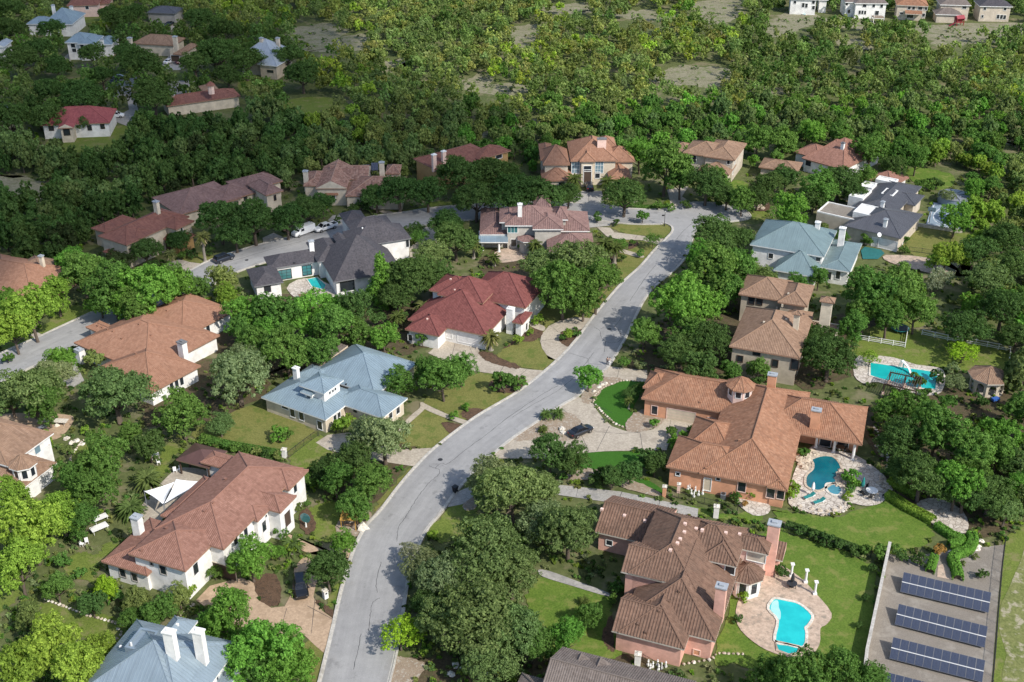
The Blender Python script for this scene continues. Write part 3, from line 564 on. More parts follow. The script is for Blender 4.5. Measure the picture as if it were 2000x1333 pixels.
def roof_block(parent, kind, x0, x1, y0, y1, h, pitch, ridge, mat, prof, fas, wallmat=None, th=.24):
    """a hipped, gabled or flat roof over a rectangle of eaves at height h"""
    R = Roof(prof); w, d = x1-x0, y1-y0; caps = []; gab = None
    if ridge is None: ridge = 'x' if w >= d else 'y'
    z = h
    A, B, C, D = (x0, y0, z), (x1, y0, z), (x1, y1, z), (x0, y1, z)
    if kind in ('hip', 'gable'):
        run = (d if ridge == 'x' else w)/2; zr = z + pitch*run; ins = (0 if kind == 'gable' else min(run, (w if ridge == 'x' else d)/2-.02))
        if ridge == 'x': E, F = (x0+ins, (y0+y1)/2, zr), (x1-ins, (y0+y1)/2, zr); S4 = [[A, B, F, E], [C, D, E, F]]; ends = [[B, C, F], [D, A, E]]; hp = [(A, E), (D, E), (B, F), (C, F)]
        else: E, F = ((x0+x1)/2, y0+ins, zr), ((x0+x1)/2, y1-ins, zr); S4 = [[B, C, F, E], [D, A, E, F]]; ends = [[A, B, E], [C, D, F]]; hp = [(A, E), (B, E), (C, F), (D, F)]
        for q in S4: R.slope(q)
        if kind == 'hip':
            for q in ends: R.slope(q)
            caps = hp
        else: gab = ends
        caps = caps + [(E, F)]
    elif kind == 'shed':
        A2, B2, C2, D2 = (x0, y0, z), (x1, y0, z), (x1, y1, z+pitch*d), (x0, y1, z+pitch*d); R.slope([A2, B2, C2, D2]); gab = [[B2, (x1, y1, z), C2], [(x0, y1, z), A2, D2]]; R.quad([C2, D2, (x0, y1, z), (x1, y1, z)][::-1], 1)
    elif kind == 'flat':
        R.quad([(x0, y0, z-.25), (x1, y0, z-.25), (x1, y1, z-.25), (x0, y1, z-.25)], 0, [(x0, y0), (x1, y0), (x1, y1), (x0, y1)])
        for q in ((x0, x1, y0, y0+.3), (x0, x1, y1-.3, y1), (x0, x0+.3, y0+.3, y1-.3), (x1-.3, x1, y0+.3, y1-.3)): R.box(q[0], q[1], q[2], q[3], z-.3, z, 1)
        return R.build('roof', [mat, fas], parent)
    for a, b in ((A, B), (B, C), (C, D), (D, A)):
        a, b = Vector(a), Vector(b); dn = Vector((0, 0, -th)); R.quad([a+dn, b+dn, b, a], 1)
    R.quad([Vector(p)-Vector((0, 0, th)) for p in (D, C, B, A)], 1)
    if gab:
        for g in gab: R.quad(g, 2)
    o = R.build('roof', [mat, fas, wallmat or fas], parent)
    if caps and prof != 'none':
        b = MB(); r = .11 if prof in ('tile', 'barrel') else .06
        for a, c in caps:
            a, c = Vector(a), Vector(c)
            if (c-a).length > .3: b.tube([a+Vector((0, 0, .05)), c+Vector((0, 0, .05))], [r, r], 6)
        b.build('ridge_cap', mat, o)
    return o
def octo_roof(parent, cx, cy, r, h, rise, mat, fas, prof='tile', n=8, th=.2):
    R = Roof(prof); P = [(cx+r*math.cos(2*math.pi*(k+.5)/n), cy+r*math.sin(2*math.pi*(k+.5)/n), h) for k in range(n)]; top = (cx, cy, h+rise); b = MB()
    for k in range(n):
        a, c = P[k], P[(k+1) % n]; R.slope([a, c, top]); dn = Vector((0, 0, -th)); R.quad([Vector(a)+dn, Vector(c)+dn, c, a], 1)
        b.tube([Vector(a)+Vector((0, 0, .04)), Vector(top)+Vector((0, 0, .04))], [.08, .08], 5)
    R.quad([Vector(p)-Vector((0, 0, th)) for p in P[::-1]], 1)
    o = R.build('roof', [mat, fas], parent); b.build('ridge_cap', mat, o); return o
def octo_wall(parent, cx, cy, r, z0, z1, mat, n=8):
    b = MB(); P = [(cx+r*math.cos(2*math.pi*(k+.5)/n), cy+r*math.sin(2*math.pi*(k+.5)/n)) for k in range(n)]
    for k in range(n):
        a, c = P[k], P[(k+1) % n]; b.quad([(*a, z0), (*c, z0), (*c, z1), (*a, z1)])
    b.quad([(*p, z1) for p in P])
    return b.build('wall', mat, parent)
HOUSES = []
class House:
    def __init__(s, name, label, short, o, k, axis, h, roof, wall, fas='fascia_tile', prof='tile', pitch=.42, over=.55, cat='house'):
        s.o, s.k = o, k; a, b = s.P(axis[0], h), s.P(axis[1], h); d = b-a; s.rot = math.atan2(d.y, d.x); s.org = Vector((a.x, a.y, 0))
        s.R = Matrix.Rotation(s.rot, 3, 'Z'); s.Ri = s.R.inverted(); s.h, s.roof, s.wall, s.fas, s.prof, s.pitch, s.over = h, roof, wall, fas, prof, pitch, over
        s.walls = []; s.bl = []; s.n = 0; s.short = short; s.foot = []
        s.e = empty(name, s.org, s.rot, label, cat); HOUSES.append(s)
    def px(s, p): return (s.o[0]+p[0]/s.k, s.o[1]+p[1]/s.k)
    def P(s, p, z): return at(*s.px(p), z)
    def L(s, p, z): return s.Ri @ (s.P(p, z)-s.org)
    def block(s, kind, pts, h=None, ext=(0, 0, 0, 0), pitch=None, ridge=None, roof=None, wall=None, prof=None, inset=None, base=0., pz=None, fas=None, over=None, nowall=False, box=None):
        h = s.h if h is None else h; Q = [s.L(p, h if pz is None else pz) for p in pts] if not box else [Vector((box[0], box[2], 0)), Vector((box[1], box[3], 0))]
        x0, x1 = min(q.x for q in Q)-ext[0], max(q.x for q in Q)+ext[1]; y0, y1 = min(q.y for q in Q)-ext[2], max(q.y for q in Q)+ext[3]
        s.n += 1; h = h+.017*s.n; x0 -= .011*s.n; x1 += .007*s.n; ov = s.over if over is None else over
        if kind == 'flat': ov = 0.
        i = inset or (ov,)*4
        roof_block(s.e, kind, x0, x1, y0, y1, h, s.pitch if pitch is None else pitch, ridge, roof or s.roof, prof or s.prof if kind != 'flat' else 'none', fas or s.fas, wall or s.wall)
        s.bl.append((kind, x0, x1, y0, y1, h, s.pitch if pitch is None else pitch, ridge or ('x' if x1-x0 >= y1-y0 else 'y')))
        if not nowall:
            a, b, c, d = x0+i[0], x1-i[1], y0+i[2], y1-i[3]; top = h-.2 if kind != 'flat' else h-.3; m = MB()
            m.box(a, b, c, d, base, top).build('wall', wall or s.wall, s.e); s.walls.append((a, b, c, d, base, top))
        W = [s.R @ Vector(q) + s.org for q in ((x0-1, y0-1, 0), (x1+1, y0-1, 0), (x1+1, y1+1, 0), (x0-1, y1+1, 0))]; KEEP.append([(q.x, q.y) for q in W]); s.foot.append(W)
        return s
    def hit(s, p):
        """where the sighting line through p meets a wall: point, outward normal"""
        o = s.Ri @ (Vector((0, 0, CAM_H))-s.org); d = s.Ri @ ray(*s.px(p)); best = None
        for tol in (0., .7, 2.):
            for a, b, c, e, z0, z1 in s.walls:
                for ax, val, nrm in ((0, a, (-1, 0)), (0, b, (1, 0)), (1, c, (0, -1)), (1, e, (0, 1))):
                    if d[ax]*nrm[ax] >= 0: continue
                    t = (val-o[ax])/d[ax]; q = o+d*t; oth = q[1-ax]; lo, hi = (c, e) if ax == 0 else (a, b)
                    if lo-tol <= oth <= hi+tol and z0-tol <= q.z <= z1+tol and (best is None or t < best[0]): best = (t, q, Vector((*nrm, 0)), z1)
            if best: return best[1], best[2], best[3]
        return None
    def opening(s, name, p, w, h, frame='white_paint', pane='pane_dark', mull=(1, 1), fw=.12, zmin=.05, proud=.05):
        r = s.hit(p)
        if not r: return
        q, nrm, zt = r; t = Vector((-nrm.y, nrm.x, 0)); z = max(min(q.z, zt-h/2-fw-.12), zmin+h/2); b = MB()
        M = Matrix(((t.x, 0, -nrm.x, q.x), (t.y, 0, -nrm.y, q.y), (0, 1, 0, z), (0, 0, 0, 1)))          # local: x along wall, y up, z into the wall
        def bx(m, x0, x1, y0, y1, z0, z1):
            m.box(x0, x1, y0, y1, z0, z1, 0, M)
        bx(b, -w/2-fw, -w/2, -h/2-fw, h/2+fw, -proud-.04, .0); bx(b, w/2, w/2+fw, -h/2-fw, h/2+fw, -proud-.04, .0)
        bx(b, -w/2, w/2, h/2, h/2+fw, -proud-.04, .0); bx(b, -w/2, w/2, -h/2-fw, -h/2, -proud-.06, .0)
        for i in range(1, mull[0]): x = -w/2+w*i/mull[0]; bx(b, x-.035, x+.035, -h/2, h/2, -proud, .0)
        for i in range(1, mull[1]): y = -h/2+h*i/mull[1]; bx(b, -w/2, w/2, y-.03, y+.03, -proud+.008, .0)
        f = b.build(name, frame, s.e); g = MB(); bx(g, -w/2, w/2, -h/2, h/2, -.02, .0)
        g.build('pane' if name == 'window' else 'leaf_panel', pane, f)
    def win(s, *L, **k):
        for (x, y, w, h) in L: s.opening('window', (x, y), w, h, **k)
        return s
    def door(s, x, y, w=1.1, h=2.2, mat='dark_wood', frame='white_paint'): s.opening('door', (x, y), w, h, frame, mat, zmin=.0); return s
    def garage(s, x, y, w=5., h=2.3, mat='garage_door', frame='pink_trim'):
        s.opening('garage_door', (x, y), w, h, frame, mat, mull=(1, 4), zmin=.0, proud=.03); return s
    def chimney(s, p, ztop, zbot, w=1.2, d=.9, mat=None, cap='cap_metal', capw=.12, hip=None):
        w, d = w*.86, d*.86; c = s.L(p, ztop); b = MB().box(c.x-w/2, c.x+w/2, c.y-d/2, c.y+d/2, zbot, ztop-.18); o = b.build('chimney', mat or s.wall, s.e)
        m = MB().box(c.x-w/2-capw, c.x+w/2+capw, c.y-d/2-capw, c.y+d/2+capw, ztop-.2, ztop)
        if not hip: m.box(c.x-w/4, c.x+w/4, c.y-d/5, c.y+d/5, ztop, ztop+.22)
        m.build('chimney_cap', cap, o)
        if hip:
            r = roof_block(o, 'hip', c.x-w/2-.4, c.x+w/2+.4, c.y-d/2-.4, c.y+d/2+.4, ztop+.35, .5, None, hip, 'tile', s.fas, th=.12)
            for sx in (-1, 1):
                for sy in (-1, 1): m2 = MB().box(c.x+sx*(w/2-.15)-.1, c.x+sx*(w/2-.15)+.1, c.y+sy*(d/2-.15)-.1, c.y+sy*(d/2-.15)+.1, ztop, ztop+.25).build('chimney_post', mat or s.wall, o)
        return s
    def turret(s, p, r, h, rise, z0=0., wall=None, roof=None, wins=0, n=8, over=.45, wz=None):
        c = s.L(p, h); octo_roof(s.e, c.x, c.y, r, h, rise, roof or s.roof, s.fas, s.prof, n); octo_wall(s.e, c.x, c.y, r-over, z0, h-.1, wall or s.wall, n)
        ri = (r-over)*math.cos(math.pi/n)
        for k in range(n if wins else 0):
            a = 2*math.pi*(k+1)/n; nn = Vector((math.cos(a), math.sin(a), 0)); wn = s.R @ nn
            if wn.y > .35: continue
            t = Vector((-nn.y, nn.x, 0)); ww = (r-over)*math.sin(math.pi/n)*1.1; z1 = h-.45; zz0 = (z1-wins); q = Vector((c.x, c.y, 0))+nn*ri; b = MB()
            M = Matrix(((t.x, 0, -nn.x, q.x), (t.y, 0, -nn.y, q.y), (0, 1, 0, 0), (0, 0, 0, 1)))
            for x0, x1, y0, y1 in ((-ww/2-.1, -ww/2, zz0, z1), (ww/2, ww/2+.1, zz0, z1), (-ww/2-.1, ww/2+.1, z1, z1+.1), (-ww/2-.1, ww/2+.1, zz0-.1, zz0)): b.box(x0, x1, y0, y1, -.07, .0, 0, M)
            f = b.build('window', 'white_paint', s.e); MB().box(-ww/2, ww/2, zz0, z1, -.025, .0, 0, M).build('pane', 'pane_dark', f)
        return s
    def column(s, p, h, r=.2, mat='white_paint', z0=.0):
        c = s.L(p, z0); b = MB().cyl(c.x, c.y, z0, h, r, 10); b.box(c.x-r*1.4, c.x+r*1.4, c.y-r*1.4, c.y+r*1.4, z0, z0+.25); b.box(c.x-r*1.4, c.x+r*1.4, c.y-r*1.4, c.y+r*1.4, h-.25, h); b.build('column', mat, s.e); return s
    def roofz(s, x, y):
        z = -9.
        for k, x0, x1, y0, y1, h, pt, rd in s.bl:
            if x0 < x < x1 and y0 < y < y1:
                dx, dy = min(x-x0, x1-x), min(y-y0, y1-y)
                z = max(z, h if k == 'flat' else h+pt*(y-y0) if k == 'shed' else h+pt*(min(dx, dy) if k == 'hip' else (dy if rd == 'x' else dx)))
        return z
    def vent(s, p, z, mat=None, w=.35):
        for i in range(260):
            z = 14-i*.05; c = s.L(p, z)
            if s.roofz(c.x, c.y) >= z: break
        else: return s
        b = MB().box(c.x-w/2, c.x+w/2, c.y-w/2, c.y+w/2, z-.35, z+.28); b.build('roof_vent', mat or s.roof, s.e); return s

# --- the pink stucco house with brown barrel tiles
h = House('house', 'pink stucco house under stepped brown barrel tile roofs with a cyan pool', 'the pink house', (1150, 960), 3.7024, ((165, 1010), (690, 1145)), 3.7, 'tile_brown', 'pink_stucco', 'fascia_pale', 'barrel', pitch=.46)
h.block('hip', [], box=(.9, 9.85, 0, 11), ridge='y', pitch=.58)
h.block('gable', [], box=(0, 6, .01, 8), ridge='x', pitch=.58)
h.block('hip', [], box=(.8, 13.3, 2.7, 24), h=3.85, ridge='y', pitch=.6)
h.block('hip', [], box=(-.4, 9.0, 8.9, 24.5), h=6.4, ridge='y', pitch=.6)
h.block('gable', [], box=(-1.4, 4.4, 8.9, 16), h=6.35, ridge='x', pitch=.58)
h.block('gable', [(45, 292), (330, 362)], h=3.5, ext=(0, 4, 0, 9.5), ridge='x')
h.block('hip', [(800, 487), (1065, 552)], h=6.2, ext=(0, 0, 0, 8), ridge='y', pitch=.55)
h.block('hip', [], box=(4.2, 13.2, 16.6, 24.6), h=6.3, ridge='x', pitch=.58)
h.block('hip', [(1130, 412), (1040, 280), (1325, 362)], h=6.0, ext=(1, 0, .5, 0), wall='pink_trim', base=0)
h.block('shed', [(1290, 485), (1410, 462)], h=3.0, ext=(0, 0, 0, 1.6), pitch=.3)
h.turret((1140, 585), 2.7, 3.3, 1.3, wins=1.9, wall='white_paint')
h.chimney((962, 680), 9.0, 3.0, 1.6, 1.3, 'pink_stucco'); h.chimney((1345, 225), 9.4, 0, 1.9, 1.5, 'pink_stucco')
h.win((1020, 570, 1.3, 1.3), (148, 372, .9, .9)); h.win((1215, 440, 2.6, 1.6), pane='beige_stucco'); h.win((780, 1165, .8, .8), pane='orange_stucco', frame='pink_trim')
for p in ((510, 872), (355, 965), (412, 1025), (655, 730), (575, 800), (300, 330)): h.vent(p, 5.6)
for p in ((590, 430), (640, 380), (660, 350), (690, 300), (695, 240), (990, 305), (1090, 315), (1160, 295), (775, 275), (820, 285), (95, 135), (258, 180), (405, 218)): h.vent(p, 6.6, 'pink_trim', .45)

# --- the orange stucco house with terracotta tiles
h = House('house', 'orange stucco house with broad terracotta hip roofs and an octagonal cupola', 'the orange stucco house', (1240, 710), 4.1667, ((255, 840), (1150, 1010)), 3.9, 'tile_terracotta', 'orange_stucco', pitch=.52)
h.block('hip', [(600, 905), (1160, 1015), (1348, 580)], ext=(1.5, 0, 0, 14), ridge='y')
h.block('hip', [(255, 840), (900, 965)], h=3.85, ext=(0, 0, 0, 9.5), ridge='x')
h.block('hip', [(400, 690), (800, 760)], h=3.8, ext=(0, 0, 0, 10), ridge='x')
h.block('hip', [(60, 275), (705, 402)], h=3.7, ext=(0, 4, 0, 10.5), ridge='x', pitch=.48)
h.block('hip', [(68, 195), (240, 230)], h=3.9, ext=(0, 0, 0, 6), ridge='x', pitch=.48)
h.block('hip', [(1355, 575), (1812, 662), (1895, 362)], h=3.8, ext=(7, 0, 0, 0), ridge='x', inset=(.5, .6, 3.6, .6))
h.turret((862, 174), 2.6, 7.6, 1.6, z0=4.0, wall='pink_trim', wins=1.1)
h.turret((632, 545), 2.9, 3.4, 1.1, wins=0)
h.block('hip', [(1080, 1000), (1240, 975)], h=3.7, ext=(0, .3, .4, 0), ridge='y')
h.chimney((1122, 85), 9.0, 4, 1.7, 1.2); h.chimney((1480, 372), 8.2, 4, 1.7, 1.2)
h.garage(375, 430, 5.0, 2.3); h.win((160, 380, 1.0, 1.7), (625, 462, 1.3, .8), (870, 1005, 1.2, 1.8), (1105, 1055, 1.2, 1.8), (1190, 1035, 1.1, 1.7), frame='pink_trim')
h.win((350, 900, .6, .6), (678, 935, .6, .6)); h.door(590, 985, 1.1, 2.3, 'garage_door')
for p in ((1470, 690), (1615, 728), (1770, 790)): h.column(p, 3.6, .24)
h.win((1550, 640, 1.8, 1.7), (1690, 670, 1.8, 1.7))
for p in ((530, 322), (850, 632), (580, 860)): h.vent(p, 5.6)

# --- the tan house with the chimney tower
h = House('house', 'two storey tan stucco house with pinkish brown tiles and a tall chimney tower', 'the tan tower house', (1420, 530), 5.5536, ((75, 825), (700, 932)), 6.2, 'tile_tan', 'tan_stucco', pitch=.5)
h.block('hip', [(75, 825), (790, 947), (190, 432)], ridge='y', ext=(0, 0, 0, 2), pitch=.54)
h.block('hip', [(125, 250), (530, 302)], h=6.3, ext=(0, 2, 0, 9))
h.block('hip', [(870, 388), (910, 207), (560, 310)], h=6.4, ridge='y', ext=(0, 0, 0, 2))
h.block('hip', [(930, 455), (885, 602), (640, 520)], h=4.6, ext=(0, 0, 0, 0), ridge='y')
h.block('flat', [(890, 600), (1222, 582), (1095, 705)], h=3.6, fas='tan_stucco', roof='tile_tan', wall='cream_stucco')
h.chimney((1090, 330), 10.6, 0, 2.3, 1.7, 'cream_stucco', 'cream_stucco', .1, hip='tile_tan'); h.chimney((762, 470), 10.4, 3, 1.2, 1.0, 'cream_stucco', 'cream_stucco', .08, hip='tile_tan')
h.win((140, 950, 1.0, 1.2), (520, 1000, 1.0, 1.4), (735, 1015, 1.3, 2.0), (265, 310, 1.1, 1.6), (350, 335, 1.1, 1.2), (320, 893, 1.2, .6), frame='dark_wood'); h.win((740, 1150, 1.6, 1.6), frame='dark_wood')
for p in ((665, 250), (540, 400), (600, 370), (400, 560), (640, 530)): h.vent(p, 8.2, 'cream_stucco')

# --- the white villa with rose tiles beside the curve
h = House('house', 'long white stucco villa with stepped rose tile roofs beside the street curve', 'the white villa', (190, 850), 4.04, ((245, 940), (690, 1075)), 5.8, 'tile_rose', 'white_stucco', pitch=.42)
h.block('hip', [(245, 940), (695, 1075), (850, 912)], ridge='y', ext=(0, 0, 0, 5))
h.block('hip', [(600, 610), (740, 830), (1010, 890), (1500, 300)], h=5.9, ridge='y', ext=(0, 0, 0, 2))
h.block('hip', [(35, 1000), (310, 1075), (420, 655)], h=3.3, ext=(0, 2, 0, 0), ridge='y', pitch=.35)
h.block('hip', [(500, 640), (800, 560), (875, 335)], h=3.6, ext=(0, 0, 0, 0), ridge='y', pitch=.5)
h.block('hip', [(1425, 612), (1572, 482)], h=5.7, ext=(9, 0, 0, 0), ridge='x')
h.block('hip', [(1250, 682), (1382, 565)], h=5.6, ext=(8, 0, 0, 0), ridge='x')
h.block('hip', [(1510, 440), (1640, 308)], h=5.6, ext=(11, 0, 0, 1), ridge='x')
h.block('hip', [(1110, 775), (1010, 890)], h=5.75, ext=(9, 0, 0, 0), ridge='x')
h.block('hip', [(900, 245), (1110, 180)], h=3.6, ext=(2, 3, 0, 0), ridge='x', pitch=.3)
h.chimney((305, 640), 7.0, 0, 1.5, 1.3, 'white_stucco')
h.win((520, 1065, 1.0, 1.5), (200, 1085, 1.0, 1.5), (295, 1120, .9, 1.4), (430, 1015, .4, .6), frame='grey_stucco'); h.win((775, 1055, 1.1, 1.9), (1315, 720, 1.0, 1.9), (1090, 830, .9, 1.5), (1170, 770, .9, 1.5), (1560, 420, .9, 1.6), (1090, 960, 1.0, 1.6)); h.win((1330, 640, .5, .5))
h.door(1500, 660, 1.6, 2.6); h.door(1000, 1150, 4.6, 2.4, 'dark_wood', 'pale_stone')
for p in ((345, 915), (545, 740), (845, 605), (910, 540), (1010, 352)): h.vent(p, 7.6)

# --- the blue metal roof
h = House('house', 'low cream house under a pale blue standing seam metal roof with a clerestory tower', 'the blue metal roofed house', (500, 650), 6.25, ((65, 790), (845, 1065)), 3.1, 'metal_blue', 'cream_stucco', 'white_paint', 'metal', pitch=.42)
h.block('hip', [(65, 790), (845, 1067), (1090, 890)], ext=(0, 0, 0, 4.5), ridge='x')
h.block('hip', [(525, 645), (825, 747), (1070, 580)], h=6.3, ridge='x', pitch=.42, wall='white_stucco')
h.block('hip', [(540, 725), (685, 773), (745, 690)], h=5.3, wall='white_stucco')
h.block('hip', [(1090, 892), (1540, 1035), (1850, 805)], h=3.1, ext=(3, 0, 0, 0), ridge='x')
h.block('hip', [(750, 450), (1205, 138), (1890, 440)], h=3.3, ridge='y', pitch=.45, ext=(0, 0, 2, 0))
h.block('hip', [(540, 490), (750, 450)], h=3.2, ext=(0, 4, 1, 1), ridge='x')
h.block('shed', [(590, 385), (910, 118), (1065, 190), (760, 432)], h=2.8, pitch=.04, roof='shingle_brown', prof='none', fas='fascia_brown', nowall=True)
h.chimney((485, 425), 6.4, 2, 1.1, .9, 'white_paint', 'white_paint')
h.win((448, 980, 1.0, 1.6), (557, 1020, 1.0, 1.6), (355, 915, 1.4, .5), (780, 1130, 1.0, 1.7)); h.win((960, 1040, .8, 1.1), (1010, 1005, .8, 1.1), (1730, 950, 1.0, 1.3), (1640, 1010, 1.0, 1.3)); h.win((898, 735, .5, .55), (935, 712, .5, .55), (965, 690, .5, .55), (645, 795, .8, .7)); h.win((1210, 950, .5, .5), frame='dark_wood')
h.vent((1100, 640), 5.0, 'dark_metal', .25)

# --- the red roof
h = House('house', 'white two storey house with deep red tile roofs and a double garage', 'the red roofed house', (770, 510), 6.665, ((140, 890), (560, 977)), 3.3, 'tile_red', 'white_stucco', pitch=.5)
h.block('hip', [(140, 890), (560, 977), (690, 872)], ext=(0, 0, 0, 4), ridge='y')
h.block('hip', [(690, 872), (1180, 968)], h=3.5, ext=(8.6, .3, 0, 15), ridge='y', pitch=.55)
h.block('hip', [(560, 440), (1155, 547), (1315, 388)], h=6.4, ext=(0, 0, 0, 2.5), ridge='y', pitch=.6)
h.block('hip', [(455, 385), (610, 410)], h=6.2, ext=(0, 6, 0, 8), ridge='x')
h.block('hip', [(1275, 525), (1708, 618), (1822, 300)], h=5.3, ext=(6, 0, 0, 1.5), ridge='x', pitch=.62)
h.block('hip', [(1575, 800), (1662, 826), (1795, 682)], h=3.3, ext=(.5, 0, 0, 0), ridge='y')
h.chimney((1515, 610), 5.6, 0, 1.6, 1.4, 'white_stucco', 'white_stucco', .05)
h.garage(985, 1010, 5.2, 2.3, 'garage_white', 'white_paint'); h.door(715, 940, 1.1, 2.1, 'garage_white')
h.win((1745, 430, .9, 1.5), (1720, 855, .9, 1.6), (1215, 540, .7, 1.4), (1310, 640, .7, 1.4), (1350, 690, 1.0, 1.4), (1755, 630, .8, 1.2), (210, 1000, .9, 1.3))
for p in ((430, 765), (900, 415), (725, 545), (790, 385), (735, 245)): h.vent(p, 6.2, 'pink_trim')

# --- the slate roof
h = House('house', 'white modern house with dark slate roofs round a narrow pool court', 'the slate roofed house', (470, 410), 5.714, ((360, 655), (875, 573)), 3.5, 'shingle_slate', 'white_stucco', 'fascia_grey', 'none', pitch=.5)
h.block('hip', [(360, 655), (875, 573), (255, 525)], ridge='x', ext=(0, 2, 0, 0))
h.block('hip', [(210, 852), (470, 792), (62, 665)], h=3.4)
h.block('hip', [(890, 580), (1130, 540), (835, 545)], h=4.2, ext=(0, 1, 0, 9), ridge='y', pitch=.62)
h.block('hip', [(1065, 806), (1800, 660), (962, 672)], h=3.8, ext=(0, 0, 0, 10.5), ridge='x', pitch=.72, inset=(.6, .6, .6, .6))
h.block('hip', [(1500, 385), (1890, 302)], h=5.6, ext=(5, 0, 0, 8), ridge='x', pitch=.6)
h.block('hip', [(1450, 240), (1705, 178)], h=6.0, ext=(4, 0, 0, 6), ridge='x', pitch=.55)
h.block('hip', [(1170, 150), (1400, 100)], h=5.6, ext=(0, 0, 0, 5), ridge='x', pitch=.55)
h.block('gable', [(1130, 455), (1250, 440)], h=5.6, ext=(0, 0, 0, 8), ridge='y', pitch=.6)
h.chimney((785, 345), 7.2, 2, 1.2, .9, 'white_paint'); h.win((487, 722, 3.0, 2.1), frame='dark_metal', pane='pane_teal', mull=(3, 3)); h.win((740, 675, 1.9, 2.2), frame='dark_metal', pane='pane_teal', mull=(2, 3))
h.door(1190, 850, 3.2, 2.4, 'pane_dark', 'white_stucco'); h.win((1500, 790, 1.2, 1.5), (1650, 760, 1.2, 1.5), (300, 880, 1.2, 1.4), frame='dark_metal'); h.win((150, 800, 1.0, 1.5), (1860, 350, .7, 1.8)); h.vent((1360, 212), 8.8, 'white_paint', .3); h.vent((600, 600), 4.6, 'dark_metal', .4)

# --- the orange tiled bungalow on the side street
h = House('house', 'rambling single storey house with many orange tile hips by the side street', 'the orange tiled bungalow', (140, 560), 6.06, ((290, 970), (905, 1247)), 3.2, 'tile_orange', 'white_stucco', pitch=.42)
h.block('hip', [(290, 970), (905, 1247), (1530, 940)], ridge='y', ext=(0, 0, 0, 0))
h.block('hip', [(105, 632), (1755, 578)], h=3.3, ridge='x', ext=(0, 0, 1.5, 0))
h.block('hip', [(740, 378), (1550, 485), (1870, 297)], h=3.35, ridge='x', ext=(0, 0, 0, 1))
h.block('hip', [(735, 377), (890, 182)], h=3.0, ext=(0, 7, 0, 0), ridge='x')
h.block('hip', [(175, 490), (310, 420)], h=3.0, ext=(0, 9, 0, .5), ridge='x'); h.block('hip', [(1065, 155), (1180, 80)], h=3.1, ext=(0, 8, 0, 0), ridge='x')
h.chimney((1300, 650), 6.6, 3, 1.7, 1.3, 'white_paint', 'fascia_grey'); h.win((1240, 1150, .8, 1.6), (1180, 1180, .8, 1.6), (1300, 1120, .8, 1.6), (1610, 490, .9, 1.5)); h.chimney((90, 735), 3.0, 0, 1.6, 1.6, 'white_stucco', 'cap_metal')
for p in ((310, 470), (365, 490), (425, 512), (490, 535), (595, 622), (800, 452), (930, 770), (760, 800), (1265, 190), (1130, 290), (940, 585)): h.vent(p, 4.8)

# --- bottom left metal roof
h = House('house', 'house with grey blue metal roofs and two tall white chimneys at the bottom corner', 'the two chimney metal roof', (160, 1190), 6.25, ((690, 135), (1030, 212)), 5.2, 'metal_slate', 'white_stucco', 'white_paint', 'metal', pitch=.62)
h.block('hip', [(690, 132), (60, 860)], ext=(0, 15, 3, 0), ridge='y'); h.block('hip', [(900, 560), (1700, 640), (1500, 900)], h=5.4, ext=(2, 0, 6, 3), ridge='x', pitch=.6)
h.block('hip', [(1100, 250), (1330, 130)], h=6.0, ext=(1, 1, 3, 0), pitch=.7); h.block('gable', [(1500, 870), (1720, 660)], h=4.4, ext=(5, 0, 0, 0), ridge='x', pitch=.5); h.block('shed', [(1720, 560), (1860, 560), (1860, 900)], h=3.2, ext=(1, 0, 5, 0), pitch=.1)
h.block('flat', [(560, 480), (740, 520), (820, 250), (690, 270)], h=8.2, roof='metal_slate', fas='metal_slate', wall='metal_slate', base=4)
h.chimney((1060, 265), 12.6, 4, 1.6, 1.0, 'white_stucco', 'white_paint'); h.chimney((1415, 260), 11.6, 4, 1.5, 1.0, 'white_stucco', 'white_paint')
h.win((1640, 780, .5, 1.6)); h.vent((475, 470), 7.5, 'white_paint', .3); h.vent((1165, 200), 8.5, 'white_paint', .35); h.vent((600, 430), 9.2, 'white_paint', .2)

# --- left edge, brown roof with white bay
h = House('house', 'house with brown tile roofs over a white bay window at the edge of view', 'the white bay house', (0, 800), 7.404, ((-300, 700), (110, 822)), 5.6, 'tile_plum', 'white_stucco', 'white_paint', pitch=.38)
h.block('hip', [(630, 300), (110, 822)], ext=(15, 0, 0, 0), ridge='y', roof='tile_tan'); h.turret((330, 770), 2.3, 5.7, 1.5, wins=1.5, wall='white_paint', roof='tile_tan'); h.block('hip', [(735, 745), (545, 985)], h=3.0, ext=(9, 0, 6, 0), ridge='y', roof='tile_tan')
h.block('hip', [(640, 560), (520, 660)], h=3.6, ext=(4, 0, 0, 1), roof='tile_tan', pitch=.2); h.win((520, 500, 1.2, 1.5), (45, 890, 1.4, .8), pane='pane_sky')

# --- bottom edge, grey brown roof
h = House('house', 'house with a grey brown tile roof and small dormers cut by the bottom edge', 'the grey brown roofed house', (1000, 1000), 4, ((300, 1147), (930, 1312)), 8.0, 'tile_plum', 'beige_stucco', pitch=.5)
h.block('gable', [(300, 1147), (1000, 1330)], h=5.6, pz=8.1, ext=(0, 6, 5, 5), ridge='x', roof='shingle_brown'); h.block('hip', [(60, 1260), (240, 1330)], h=4.6, pz=5.6, ext=(0, 2, 6, 1), roof='shingle_brown')
h.block('gable', [(480, 1170), (530, 1240)], h=6.6, pz=7.0, ext=(.5, .5, 1.5, 1.5), ridge='y', roof='shingle_brown', base=4); h.block('gable', [(620, 1205), (690, 1300)], h=6.6, pz=7.0, ext=(.5, .5, 1.5, 1.5), ridge='y', roof='shingle_brown', base=4)

